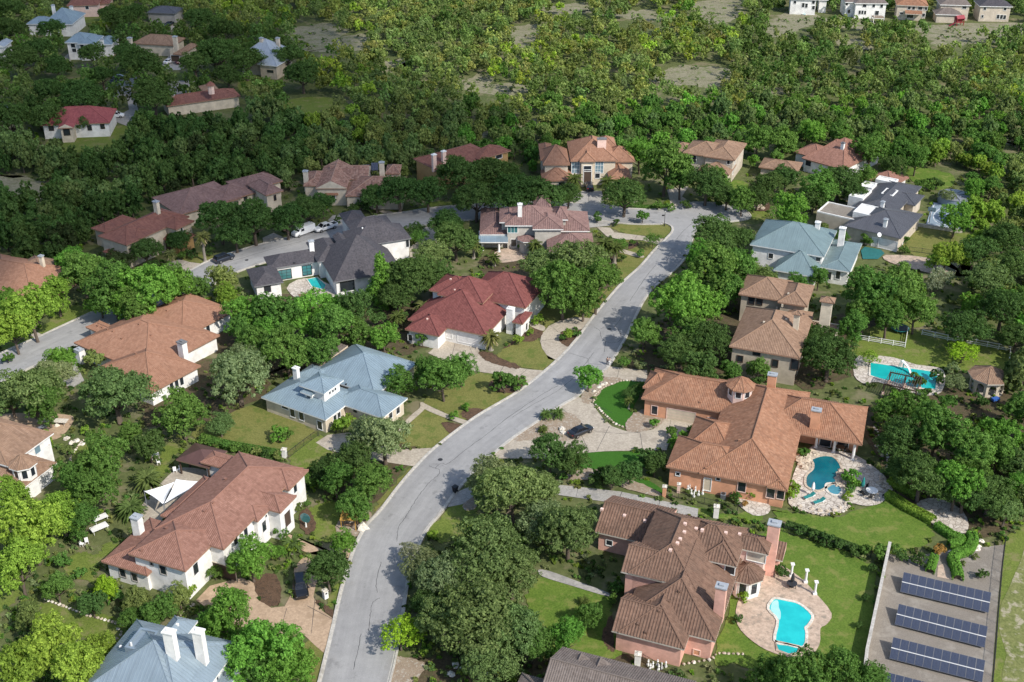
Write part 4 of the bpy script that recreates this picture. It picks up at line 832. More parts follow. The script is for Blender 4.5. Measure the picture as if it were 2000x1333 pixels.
# --- the plum tiled house above the red one
h = House('house', 'greige two storey house with purplish brown barrel tiles and a tin porch roof', 'the plum tiled house', (920, 380), 7.692, ((1060, 527), (1387, 527)), 6.0, 'tile_plum', 'greige_stucco', 'white_paint', 'barrel', pitch=.45)
h.block('hip', [(510, 470), (1240, 470)], h=6.1, ext=(0, 0, 0, 10), ridge='x', pitch=.55); h.block('hip', [(1060, 527), (1387, 527)], ext=(2, 0, 0, 9), ridge='y'); h.block('hip', [(130, 607), (520, 605)], h=3.4, ext=(0, 1, 0, 15), ridge='y'); h.block('shed', [(115, 722), (555, 718)], h=2.7, ext=(0, 0, 0, 4.6), pitch=.14, roof='metal_blue', prof='metal', nowall=True)
h.block('hip', [(1590, 557), (1785, 557)], h=3.7, ext=(9, 0, 0, 11), ridge='y'); h.block('hip', [(1150, 872), (1720, 880)], h=3.1, ext=(0, 2, 0, 10), ridge='x'); h.block('hip', [(945, 215), (1200, 215)], h=6.0, ext=(0, 0, 0, 7), ridge='x'); h.block('hip', [(1250, 388), (1452, 355)], h=6.05, ext=(0, 0, 0, 6), ridge='x'); h.block('hip', [(430, 430), (520, 430)], h=6.0, ext=(0, 3, 0, 8), ridge='y')
h.chimney((735, 140), 10.4, 4, 1.1, .9, 'white_stucco', 'white_paint'); h.win((625, 530, 2.2, 1.5), pane='pane_teal', mull=(3, 1)); h.win((1715, 630, .5, .8), (640, 730, 1.2, 1.8)); h.turret((840, 660), 2.3, 3.2, .7, wins=0, n=8); h.garage(1390, 930, 4.6, 2.2, 'garage_white', 'white_paint')
for p in ((420, 870), (170, 840)): h.column(p, 2.7, .25)

# --- right: metal green roof
h = House('house', 'large pale house with sage green metal roofs and two white chimneys', 'the sage metal roofed house', (1450, 330), 5.405, ((80, 800), (865, 932)), 5.8, 'metal_green', 'white_stucco', 'white_paint', 'metal', pitch=.5)
h.block('hip', [(80, 800), (865, 932), (975, 692)], ridge='x', ext=(0, 0, 0, 2)); h.block('hip', [(850, 985), (1110, 1088), (1265, 792)], h=3.6, ext=(0, 0, 0, 0), ridge='y', pitch=.3); h.block('hip', [(340, 1050), (800, 1090)], h=3.5, ext=(0, 0, 1, 8), pitch=.55, ridge='x'); h.block('shed', [(850, 1040), (1060, 1085)], h=3.0, ext=(0, 0, .5, 3), pitch=.2, roof='metal_slate')
h.chimney((800, 560), 9.2, 4, 1.2, .9, 'white_stucco', 'white_paint'); h.chimney((1062, 620), 8.6, 0, 1.5, 1.1, 'white_stucco', 'white_paint'); h.win((845, 1115, .9, 1.8), (915, 1130, .9, 1.8), (1010, 1120, .9, 1.9), (800, 955, .9, .9), (300, 920, 1.0, 1.2)); h.win((660, 1120, .9, 1.3))
# --- right: modern grey roof with white boxes
h = House('house', 'modern house of charcoal seamed roofs and white flat topped boxes', 'the charcoal roofed modern house', (1450, 330), 5.405, ((1075, 600), (1670, 737)), 3.7, 'metal_grey', 'beige_stucco', 'fascia_grey', 'metal', pitch=.3)
h.block('hip', [(1075, 600), (1670, 737), (1738, 480)], ridge='x', ext=(0, 0, 0, 2)); h.block('hip', [(1200, 380), (1650, 440), (1620, 150)], h=3.9, ridge='y', ext=(0, 0, 2, 1)); h.block('hip', [(1690, 362), (1832, 380), (1870, 275)], h=3.5, ext=(9, 0, 0, 0), ridge='x'); h.block('flat', [(840, 462), (1210, 520), (905, 348)], h=4.0, ext=(0, 2, 0, 0), roof='gravel', fas='white_stucco', wall='beige_stucco')
for P, z in (([(1222, 440), (1440, 515), (1455, 410), (1245, 385)], 5.2), ([(1190, 300), (1290, 300), (1310, 215), (1215, 205)], 4.7), ([(1268, 190), (1380, 195), (1390, 150), (1285, 140)], 4.6), ([(1430, 118), (1615, 145), (1620, 110), (1440, 85)], 4.7), ([(1510, 275), (1585, 290), (1605, 225), (1525, 210)], 5.0)): h.block('flat', P, h=z, roof='white_paint', fas='white_stucco', wall='white_stucco')
h.chimney((1485, 345), 6.6, 3, .9, .9, 'white_paint'); h.chimney((1517, 530), 6.4, 3, .9, .9, 'white_paint'); h.garage(1525, 800, 4.6, 2.2, 'garage_white', 'white_paint'); h.door(1395, 800, 1.4, 2.2, 'garage_white'); h.column((1815, 440), 3.4, .2)
# --- right: terracotta behind it
h = House('house', 'white walled house with weathered terracotta roofs behind the charcoal modern one', 'the weathered terracotta house', (1540, 260), 7.69, ((200, 378), (600, 492)), 3.6, 'tile_rose', 'white_stucco', pitch=.45)
h.block('hip', [(200, 378), (1355, 292)], ridge='x', ext=(0, 0, 0, 2)); h.block('hip', [(165, 312), (340, 165)], h=3.5, ext=(0, 6, 0, 0), ridge='x'); h.block('hip', [(1150, 700), (1640, 765), (1800, 672)], h=3.4, ridge='x'); h.block('hip', [(540, 210), (800, 130)], h=3.7, ext=(0, 2, 0, 0), ridge='x')
h.chimney((822, 145), 8.2, 3, 1.0, .8, 'white_paint', 'fascia_grey'); h.win((1200, 410, 1.8, 1.2), (300, 450, 1.6, 1.4)); h.column((1280, 470), 3.4, .2)
# --- the mansion
h = House('house', 'cream mansion with orange tile roofs, arched windows and columned porch', 'the columned mansion', (1040, 250), 4.651, ((100, 337), (340, 335)), 6.2, 'tile_orange', 'cream_stucco', pitch=.55)
h.block('hip', [(95, 338), (342, 335)], ext=(0, 0, 0, 11), ridge='x', pitch=.6); h.block('hip', [(345, 300), (775, 300)], h=6.7, ext=(0, 0, 0, 14), ridge='y', pitch=.62); h.block('hip', [(428, 300), (572, 300)], h=7.0, ext=(0, 0, .5, 8), ridge='y', pitch=.75); h.block('hip', [(85, 482), (330, 482)], h=3.3, ext=(0, 1, 0, 7), ridge='x', pitch=.55); h.block('hip', [(160, 432), (245, 432)], h=4.2, ext=(0, 0, 0, 4), ridge='y')
h.block('hip', [(700, 470), (900, 470)], h=3.4, ext=(0, 0, 0, 9), ridge='y', pitch=.6); h.block('hip', [(770, 310), (930, 310)], h=5.6, ext=(3, 0, 0, 9), ridge='x'); h.block('hip', [(590, 170), (760, 170)], h=7.2, ext=(0, 0, 0, 6), ridge='x'); h.block('hip', [(75, 300), (190, 300)], h=6.0, ext=(0, 0, 0, 12), ridge='y')
h.win((393, 335, 2.0, 3.0), (607, 335, 2.0, 3.0), pane='pane_sky', mull=(3, 3)); h.door(500, 440, 1.9, 3.4, 'dark_wood'); h.win((500, 370, 1.9, 1.4), pane='pane_dark'); h.win((205, 445, .8, .8), (265, 520, 1.6, 1.6), (590, 430, 1.2, 1.6)); h.chimney((630, 95), 11.3, 6, 2.6, 1.2, 'pink_trim', 'fascia_grey')
for p in ((458, 480), (546, 480)): h.column(p, 6.2, .3, z0=0)
# --- beside it
h = House('house', 'two storey house with brown tile hips and pale side walls near the turning circle', 'the brown tiled house by the turning circle', (1040, 250), 4.651, ((1550, 257), (1765, 287)), 6.2, 'tile_tan', 'beige_stucco', pitch=.4)
h.block('hip', [(1550, 257), (1765, 287), (1915, 190)], ext=(0, 0, 0, 4), ridge='y'); h.block('hip', [(1365, 228), (1560, 240)], h=6.1, ext=(0, 4, 0, 9), ridge='x'); h.block('hip', [(1190, 215), (1290, 265)], h=4.0, ext=(0, 5, 0, 8), ridge='x'); h.block('hip', [(1500, 392), (1755, 425), (1850, 340)], h=3.3, ridge='x'); h.win((1470, 275, 1.0, 2.0), (1840, 270, .7, 1.5), (1780, 310, .7, 1.0), (1820, 400, .7, 1.3), pane='pane_dark')
h = House('house', 'low building with a tan tile roof between trees above the bright young tree', 'the low tan roofed building', (1480, 310), 1, ((2, 16), (76, 26)), 3.2, 'tile_tan', 'beige_stucco', pitch=.35)
h.block('hip', [(2, 16), (78, 27)], ext=(0, 0, 0, 7), ridge='x')
# --- shaded row
h = House('house', 'ochre walled house with a dark maroon roof and twin chimneys in cloud shade', 'the ochre house', (570, 250), 4.651, ((1130, 450), (1860, 248)), 5.8, 'tile_maroon', 'amber_stone', pitch=.4)
h.block('hip', [(1330, 392), (1860, 248)], ext=(0, 0, 0, 11), ridge='x'); h.block('hip', [(1750, 275), (1935, 185)], h=6.2, ext=(2, 0, 0, 2), ridge='y'); h.chimney((1290, 240), 9.6, 5, 1.2, .9, 'pink_trim', 'white_paint'); h.chimney((1378, 210), 9.8, 5, 1.2, .9, 'pink_trim', 'white_paint'); h.win((1790, 280, 1.0, 1.3), (1880, 225, 2.0, 1.0))
h = House('house', 'cream house with mottled pink tiles and a gable over a tiled awning', 'the mottled tile house', (570, 250), 4.651, ((215, 557), (500, 557)), 4.6, 'tile_mixed', 'cream_stucco', pitch=.42, over=.35)
h.block('gable', [(215, 552), (500, 552)], ext=(0, 0, 0, 15), ridge='y', pitch=.5); h.block('hip', [(560, 622), (1015, 600)], h=3.6, ext=(2, 0, 0, 11), ridge='x'); h.block('gable', [(440, 470), (620, 470)], h=4.4, ext=(3, 2, 0, 9), ridge='x'); h.block('shed', [(300, 610), (420, 605)], h=3.0, ext=(0, 0, 0, 1.2), pitch=.4, roof='tile_terracotta', nowall=True); h.block('hip', [(110, 520), (200, 530)], h=4.2, ext=(0, 2, 0, 9), ridge='y'); h.block('hip', [(850, 420), (980, 420)], h=4.4, ext=(0, 0, 0, 6), ridge='x')
h.chimney((815, 310), 8.4, 3, 1.4, 1.0, 'cream_stucco'); h.chimney((122, 390), 7.4, 2, 1.3, 1.0, 'pale_stone'); h.win((365, 640, 1.6, 1.8), frame='white_paint', mull=(2, 1))
h = House('house', 'long cream house with purple brown tiles half hidden by shaded oaks', 'the long purple roofed house', (160, 330), 4.762, ((1030, 380), (1620, 218)), 3.8, 'tile_plum', 'cream_stucco', pitch=.4)
h.block('hip', [(880, 420), (1490, 270)], ext=(0, 0, 0, 13), ridge='x'); h.block('hip', [(1300, 310), (1620, 220)], h=4.0, ext=(0, 0, 0, 9), ridge='y'); h.block('hip', [(1705, 248), (1875, 205)], h=5.2, ext=(0, 0, 0, 9), ridge='y', pitch=.6); h.block('hip', [(1500, 160), (1700, 130)], h=4.1, ext=(2, 4, 2, 5), ridge='x'); h.win((1795, 270, .5, 1.2), (1520, 275, .7, 1.0), (1440, 325, .7, 1.0), frame='dark_wood')
h = House('house', 'cream and amber stone house with maroon tiles behind two sunlit palms', 'the amber stone house', (160, 330), 4.762, ((150, 627), (412, 712)), 5.9, 'tile_maroon', 'cream_stucco', pitch=.42)
h.block('hip', [(150, 627), (412, 712), (930, 425)], ridge='y'); h.block('hip', [(285, 470), (100, 560)], h=4.2, ext=(0, 4, 0, 3), ridge='y'); h.block('hip', [(872, 568), (1000, 497)], h=6.0, ext=(6, 0, 0, 1), ridge='x'); h.block('hip', [(890, 697), (1040, 608)], h=3.2, ext=(5, 0, 0, 0), ridge='x', wall='amber_stone'); h.block('hip', [(230, 760), (400, 800)], h=2.6, ext=(0, 0, 1, 3), ridge='x')
h.block('hip', [(490, 640), (640, 580)], h=6.1, ext=(3, 0, 0, 0), ridge='x'); h.chimney((686, 300), 10.6, 5, 1.4, 1.0, 'cream_stucco'); h.win((555, 645, .8, 1.4), (925, 560, .6, 1.0)); h.door(800, 700, 3.6, 2.3, 'dark_wood', 'amber_stone'); h.win((610, 720, .8, 1.4))
h = House('house', 'brown tiled house with a brick corner at the left edge behind lime trees', 'the brown house at the left edge', (0, 333), 4, ((0, 780), (310, 838)), 3.6, 'tile_tan', 'orange_stucco', pitch=.42)
h.block('hip', [(60, 790), (315, 838), (432, 772)], h=3.7, ext=(0, 0, 0, 4), ridge='x'); h.block('hip', [(-300, 830), (400, 905)], h=3.5, ext=(0, 0, 3, 9), ridge='x', roof='tile_orange'); h.chimney((318, 665), 8.0, 3, 1.0, .8, 'cream_stucco')
# --- far corner, upper left
F0 = (0, 0)
h = House('house', 'pale house with a bright crimson tile roof in the shaded upper corner', 'the crimson roofed house', F0, 4, ((315, 982), (760, 965)), 4.2, 'tile_crimson', 'white_stucco', pitch=.5)
h.block('hip', [(315, 982), (858, 958)], ext=(0, 0, 0, 12), ridge='x'); h.block('gable', [(455, 1000), (575, 995)], h=4.4, ext=(0, 0, .5, 8), ridge='y', wall='cream_stucco'); h.win((520, 1025, 1.6, 1.8), (400, 1000, 1.2, 1.3), (800, 985, 1.0, 1.3), (700, 1000, 1.0, 1.3), frame='dark_wood')
h = House('house', 'wide house with pale blue metal roofs near the upper left corner', 'the far blue roofed house', F0, 4, ((200, 192), (500, 192)), 4.5, 'metal_blue', 'white_stucco', 'white_paint', 'metal', pitch=.5)
h.block('hip', [(325, 192), (510, 192), (670, 105)], ext=(0, 0, 0, 0), ridge='x'); h.block('hip', [(203, 190), (345, 188)], h=4.2, ext=(0, 3, 0, 7), ridge='x'); h.block('gable', [(520, 170), (600, 140)], h=4.6, ext=(3, 0, 0, 0), ridge='y'); h.chimney((412, 40), 8.2, 4, 1.2, 1.0); h.chimney((555, 50), 8.2, 4, 1.2, 1.0)
h = House('house', 'two storey white house with light blue roofs among shaded trees', 'the two storey blue roof', F0, 4, ((505, 332), (700, 332)), 6.0, 'metal_blue', 'white_stucco', 'white_paint', 'metal', pitch=.4)
h.block('hip', [(505, 335), (720, 300)], ext=(0, 0, 0, 5), ridge='x'); h.block('hip', [(600, 345), (790, 300)], h=5.8, ridge='y', ext=(0, 0, 0, 3)); h.block('hip', [(790, 350), (905, 320)], h=4.2, ext=(2, 0, 0, 5), ridge='y'); h.chimney((795, 305), 8, 3, 1.0, .8); h.win((570, 355, 1.4, 1.4), (640, 355, 1.2, 1.2), (580, 395, 1.4, 1.2), frame='white_paint')
h = House('house', 'low house with a dull brown roof between two pale chimneys in shade', 'the dull brown roof', F0, 4, ((1040, 335), (1350, 352)), 4.0, 'tile_tan', 'cream_stucco', pitch=.45)
h.block('hip', [(1035, 340), (1360, 355)], ext=(0, 0, 0, 9), ridge='x'); h.block('hip', [(1350, 425), (1470, 400)], h=3.5, ext=(0, 0, 0, 8)); h.chimney((1012, 295), 7.4, 0, 1.6, 1.2); h.chimney((1365, 285), 8.2, 2, 1.6, 1.2); h.door(1370, 460, 3.0, 2.2, 'dark_wood')
h = House('house', 'tall house with light grey roofs and a tan lower storey by the wood', 'the light grey roofed house by the wood', F0, 1, ((462, 98), (525, 104)), 5.6, 'metal_pale', 'beige_stucco', 'white_paint', 'metal', pitch=.75)
h.block('hip', [(466, 112), (548, 112)], ext=(0, 0, 0, 9), ridge='x'); h.block('hip', [(503, 126), (547, 126)], h=4.6, ext=(0, 0, 0, 8), roof='metal_pale', wall='tan_stucco'); h.chimney((510, 74), 11, 5, 1.3, 1.0); h.chimney((542, 74), 10.5, 0, 1.3, 1.1); h.win((528, 140, 2.4, 1.0), frame='tan_stucco')
h = House('house', 'long low house with a dusky maroon roof behind the dark thicket', 'the long dusky maroon roof', F0, 1, ((325, 206), (470, 186)), 3.4, 'tile_maroon', 'cream_stucco', pitch=.42)
h.block('hip', [(325, 208), (470, 188)], ext=(0, 0, 0, 8), ridge='x'); h.block('hip', [(397, 180), (430, 178)], h=4.6, ext=(0, 0, 0, 6), roof='tile_tan'); h.turret((411, 166), 1.4, 8.2, 1.0, z0=5.5, wall='pink_trim', wins=0, n=6); h.chimney((336, 185), 5.4, 1, 1.4, 1.1, 'pink_trim')
h = House('house', 'pinkish house with a dark maroon roof cut by the top edge', 'the maroon house at the top edge', F0, 1, ((130, 12), (192, 10)), 4.6, 'tile_maroon', 'pink_trim', pitch=.4)
h.block('hip', [(130, 12), (192, 9)], ext=(0, 0, 0, 12), ridge='x'); h.block('hip', [(192, 8), (218, 0)], h=3.5, ext=(0, 0, 0, 6)); h.win((170, 15, 1.2, 1.2))
h = House('house', 'low building with a near black roof among far shaded trees', 'the far near black roof', F0, 1, ((285, 26), (342, 28)), 3.8, 'metal_grey', 'grey_stucco', 'fascia_grey', 'metal', pitch=.35)
h.block('hip', [(285, 25), (342, 27)], ext=(0, 0, 0, 9), ridge='x')
h = House('house', 'small white building with a blue roof at the left edge in shade', 'the small blue roof at the left edge', F0, 1, ((-10, 220), (16, 218)), 3.6, 'metal_blue', 'white_stucco', 'white_paint', 'metal')
h.block('hip', [(-14, 220), (14, 218)], ext=(0, 0, 0, 6)); h = House('house', 'pale gabled wall at the left edge among shaded trees', 'the pale gable at the left edge', F0, 1, ((-10, 92), (8, 92)), 5.0, 'metal_pale', 'white_stucco', 'white_paint', 'metal'); h.block('gable', [(-14, 92), (8, 92)], ext=(0, 0, 0, 8), ridge='y')
# --- the row on the far hill, upper right
def hill(label, short, P, hh, roof, wall, extra=(), wins=(), ch=None, ext=9, porch=None):
    h = House('house', label, short, (1500, 0), 4, (P[0], P[1]), hh, roof, wall, 'white_paint' if roof != 'tile_terracotta' else 'fascia_pale', 'none' if 'shingle' in roof else 'tile', pitch=.45)
    h.block('hip', P, ext=(0, 0, 0, ext), ridge='x')
    for k, Q, z, e in extra: h.block(k, Q, h=z, ext=e)
    for x, y, w, t in wins: h.win((x, y, w, t))
    return h
hill('pale blue grey house above a small pool on the far hill', 'the pale blue hill house', [(170, -8), (390, 0)], 6.0, 'shingle_grey', 'white_stucco', [('hip', [(395, 0), (470, -5)], 5.0, (0, 0, 0, 8))], [(275, 42, .9, 1.6), (300, 46, .9, 1.6), (210, 20, 1, 1), (355, 20, 1, 1.2), (355, 62, 1, 1.4)])
hill('white two storey house with a raised deck on the far hill', 'the white hill house', [(680, 28), (940, 30)], 5.8, 'shingle_brown', 'white_stucco', [('hip', [(600, 15), (690, 20)], 5.6, (0, 0, 0, 9))], [(755, 42, 1.4, 1.1), (826, 46, 1, 1.2), (888, 48, 1, 1.3), (716, 98, .8, 1.4), (737, 98, .8, 1.4), (758, 100, .8, 1.4), (850, 105, 1.4, 1.8), (632, 90, 1, 1.4), (615, 30, 1, .9)])
h = hill('tan two storey house with terracotta tiles and a tiled porch on the far hill', 'the terracotta hill house', [(1003, 40), (1255, 52)], 5.6, 'tile_terracotta', 'beige_stucco', [], [(1105, 55, 1, 1.2), (1138, 60, 1, 1.2), (1190, 62, 1.6, 1.1), (1235, 66, .9, 1.1), (1110, 125, 2.4, 1.6), (1043, 105, 1.2, .8), (1215, 120, 1, 1.3)], (1265, 20)); h.block('shed', [(1072, 108), (1205, 115)], h=3.0, ext=(0, 0, .2, 2.2), pitch=.3, nowall=True)
h = hill('tan two storey hill house with grey brown hips and low rear wing', 'the grey brown hill house', [(1345, 38), (1590, 45)], 5.8, 'shingle_brown', 'beige_stucco', [], [(1535, 55, 1.6, 1.0), (1350, 130, 1.2, 1.2), (1455, 133, 2.2, 1.2)], (1425, 25)); h.block('hip', [(1310, 112), (1520, 120)], h=3.2, ext=(0, 0, 0, 7))
h = hill('tan two storey house with a blue grey roof last on the far hill', 'the blue grey hill house', [(1655, 50), (1915, 55)], 5.8, 'shingle_slate', 'beige_stucco', [], [(1695, 62, 1, 1.1), (1852, 72, 1, 1.1), (1797, 132, 1, 1.5), (1823, 134, 1, 1.5), (1848, 136, 1, 1.5), (1675, 130, .8, 1)])
# ---------------------------------------------------------------- vehicles
def heading(a, b, z=.2):
    p, q = at(*a, z), at(*b, z); return (p+q)/2, math.atan2((q-p).y, (q-p).x)
def wheel(parent, x, y, r):
    b = MB(); b.tube([(x, y-.11, r), (x, y+.11, r)], [r, r], 14); o = b.build('wheel', 'tyre', parent)
    s = 1 if y > 0 else -1; m = MB(); m.tube([(x, y+s*.112, r), (x, y+s*.125, r)], [r*.62, r*.55], 12); m.build('rim', 'steel', o)
def loft(stations, mi=0):
    """body panels through cross sections: (x, half width, z bottom, z belt, z top, half width at top)"""
    b = MB(); rings = []
    for x, w, z0, z1, z2, wt in stations:
        rings.append([Vector(p) for p in ((x, -w*.9, z0), (x, -w, z0+.12), (x, -w, z1), (x, -wt, z2), (x, -wt*.5, z2+.025), (x, wt*.5, z2+.025), (x, wt, z2), (x, w, z1), (x, w, z0+.12), (x, w*.9, z0))])
    n = len(rings[0])
    for i in range(len(rings)-1):
        for k in range(n):
            b.quad([rings[i][k], rings[i+1][k], rings[i+1][(k+1) % n], rings[i][(k+1) % n]][::-1], mi)
    b.quad(rings[0], mi); b.quad(rings[-1][::-1], mi); return b
def house_glass(parent, x0, x1, x2, x3, zb, zt, wb, wt, paintm):
    """greenhouse: sloping windscreen, side windows and rear window under a painted roof"""
    lo = [Vector(p) for p in ((x0, -wb, zb), (x3, -wb, zb), (x3, wb, zb), (x0, wb, zb))]; hi = [Vector(p) for p in ((x1, -wt, zt), (x2, -wt, zt), (x2, wt, zt), (x1, wt, zt))]
    for k, nm in ((0, 'side_window'), (1, 'windscreen'), (2, 'side_window'), (3, 'rear_window')):
        b = MB(); b.quad([lo[k], lo[(k+1) % 4], hi[(k+1) % 4], hi[k]]); b.build(nm, 'car_glass', parent)
    r = MB(); up = Vector((0, 0, .06)); Q = [h+Vector((math.copysign(.06, h.x-(x1+x2)/2), math.copysign(.02, h.y), 0)) for h in hi]; r.quad([q*1 for q in Q][::-1])
    T = [h+up+Vector((-math.copysign(.12, h.x-(x1+x2)/2), -math.copysign(.08, h.y), 0)) for h in hi]; r.quad(T)
    for k in range(4): r.quad([Q[k], Q[(k+1) % 4], T[(k+1) % 4], T[k]])
    for k in range(4): r.bar(lo[k], hi[k], .07, .07)
    for s in (-1, 1): r.bar(((x0+x3)/2+.05, s*wb, zb), ((x1+x2)/2, s*wt, zt), .09, .05)
    r.build('car_roof', paintm, parent)
def car(tail, nose, kind, paintm, label, cat, z=.2, group=None):
    c, a = heading(tail, nose, z); e = empty('parked_car' if kind in ('sedan', 'suv') else {'van': 'cargo_van', 'pickup': 'pickup_truck'}[kind], c, a, label, cat, group)
    if kind == 'sedan':
        L, W = 4.75, .92; S_ = [(-2.37, .74, .36, .62, .80, .62), (-2.2, .86, .26, .72, .98, .74), (-1.5, W, .22, .78, 1.02, .78), (0, W, .22, .80, .98, .80), (.9, W, .22, .76, .96, .78), (1.9, .86, .24, .66, .82, .72), (2.38, .70, .34, .52, .66, .58)]
        loft(S_).build('body', paintm, e); house_glass(e, -1.75, -1.0, .35, 1.15, .97, 1.42, .76, .58, paintm); wx, wr, hz, tz = 1.42, .33, .62, .78
    elif kind == 'suv':
        S_ = [(-2.42, .80, .42, .85, 1.10, .74), (-2.3, .92, .32, .95, 1.16, .82), (0, .97, .28, .98, 1.14, .86), (1.1, .97, .28, .92, 1.12, .84), (2.1, .90, .32, .82, 1.0, .78), (2.42, .78, .42, .66, .86, .66)]
        loft(S_).build('body', paintm, e); house_glass(e, -2.3, -1.95, .55, 1.25, 1.14, 1.72, .84, .66, paintm); wx, wr, hz, tz = 1.45, .38, .80, 1.0
    elif kind == 'pickup':
        S_ = [(-2.9, .93, .5, .9, 1.08, .93), (-.75, .96, .42, 1.0, 1.1, .92), (.0, .97, .38, 1.0, 1.14, .88), (1.6, .96, .38, .98, 1.14, .86), (2.6, .92, .42, .86, 1.04, .78), (2.95, .82, .5, .72, .9, .7)]
        loft(S_).build('body', paintm, e); house_glass(e, -.8, -.55, .85, 1.6, 1.12, 1.76, .86, .70, paintm); MB().box(-2.82, -.85, -.78, .78, 1.085, 1.115).build('cargo_bed', 'black_plastic', e); wx, wr, hz, tz = 1.8, .40, .86, .95
        b = MB(); b.box(-2.9, -.82, -.95, -.84, 1.06, 1.22); b.box(-2.9, -.82, .84, .95, 1.06, 1.22); b.box(-2.92, -2.82, -.84, .84, 1.06, 1.22); b.build('bed_side', paintm, e)
    else:
        S_ = [(-2.9, .98, .40, 1.2, 2.08, .86), (-2.75, 1.02, .34, 1.2, 2.14, .88), (1.0, 1.02, .34, 1.2, 2.14, .88), (1.25, 1.02, .34, 1.2, 2.06, .86), (1.95, 1.0, .34, 1.1, 1.32, .84), (2.8, .92, .38, .9, 1.08, .78), (2.95, .84, .46, .74, .9, .72)]
        loft(S_).build('body', paintm, e); b = MB(); b.quad([(1.32, -.84, 1.98), (1.93, -.86, 1.40), (1.93, .86, 1.40), (1.32, .84, 1.98)]); b.build('windscreen', 'car_glass', e)
        for s in (-1, 1): q = MB(); q.quad([(.35, s*1.025, 1.3), (1.35, s*1.03, 1.3), (1.15, s*.935, 1.85), (.35, s*.925, 1.85)]); q.build('side_window', 'car_glass', e)
        wx, wr, hz, tz = 1.85, .38, .86, 1.1
    for x in (-wx, wx):
        for y in (-.86, .86): wheel(e, x, y*(1.04 if kind in ('van', 'suv', 'pickup') else 1.), wr)
    xf, xr = S_[-1][0], S_[0][0]
    for s in (-1, 1):
        MB().box(xf-.16, xf-.01, s*.56-.16, s*.56+.16, hz-.08, hz+.06).build('headlight', 'lamp_clear', e); MB().box(xr-.005, xr+.1, s*.58-.14, s*.58+.14, tz-.12, tz+.08).build('taillight', 'lamp_red', e)
        MB().box(S_[-1][0]*.42-.1, S_[-1][0]*.42+.1, s*(S_[2][1]+.09)-.1, s*(S_[2][1]+.09)+.1, S_[2][4]-.02, S_[2][4]+.14).build('wing_mirror', paintm, e)
    return e
car((1111, 857), (1157, 837), 'sedan', 'paint_black', 'black sedan parked on the curving drive before the orange stucco house', 'car', .15)
car((420, 516), (456, 503), 'suv', 'paint_navy', 'dark navy car parked on the side street below the sunlit palms', 'car')
car((615, 449), (570, 466), 'van', 'paint_white', 'white cargo van parked in the shaded side street', 'van')
car((656, 443), (617, 455), 'pickup', 'paint_white', 'white pickup truck parked behind the white van', 'pickup')
car((1154, 380), (1147, 358), 'suv', 'paint_navy', 'dark car standing before the columned mansion', 'car', .15)
car((584, 1125), (592, 1182), 'suv', 'paint_black', 'glossy black car under the tree in the tan drive', 'car', .15)
car((214, 230), (240, 229), 'suv', 'paint_white', 'white car beside the crimson roofed house', 'car', .15)
car((266, 247), (267, 232), 'suv', 'paint_navy', 'dark car parked nose away near the crimson roofed house', 'car', .15)
car((322, 127), (340, 120), 'sedan', 'paint_white', 'white car in the shaded court below the two pale chimneys', 'car', .15); car((346, 126), (366, 122), 'sedan', 'paint_red', 'dark red car in the shaded court below the two pale chimneys', 'car', .15)
car((216, 168), (231, 158), 'sedan', 'paint_navy', 'dark car, lower of two in the shaded parking court', 'car', .15); car((226, 155), (242, 154), 'sedan', 'paint_black', 'black car, upper of two in the shaded parking court', 'car', .15)
car((314, 56), (326, 50), 'sedan', 'paint_grey', 'grey car in the far small drive, nearer one', 'car', .15); car((327, 52), (337, 47), 'sedan', 'paint_black', 'black car in the far small drive, farther one', 'car', .15)
car((0, 160+180), (14, 338), 'sedan', 'paint_silver', 'silver car at the left edge in deep shade', 'car', .05) if False else None
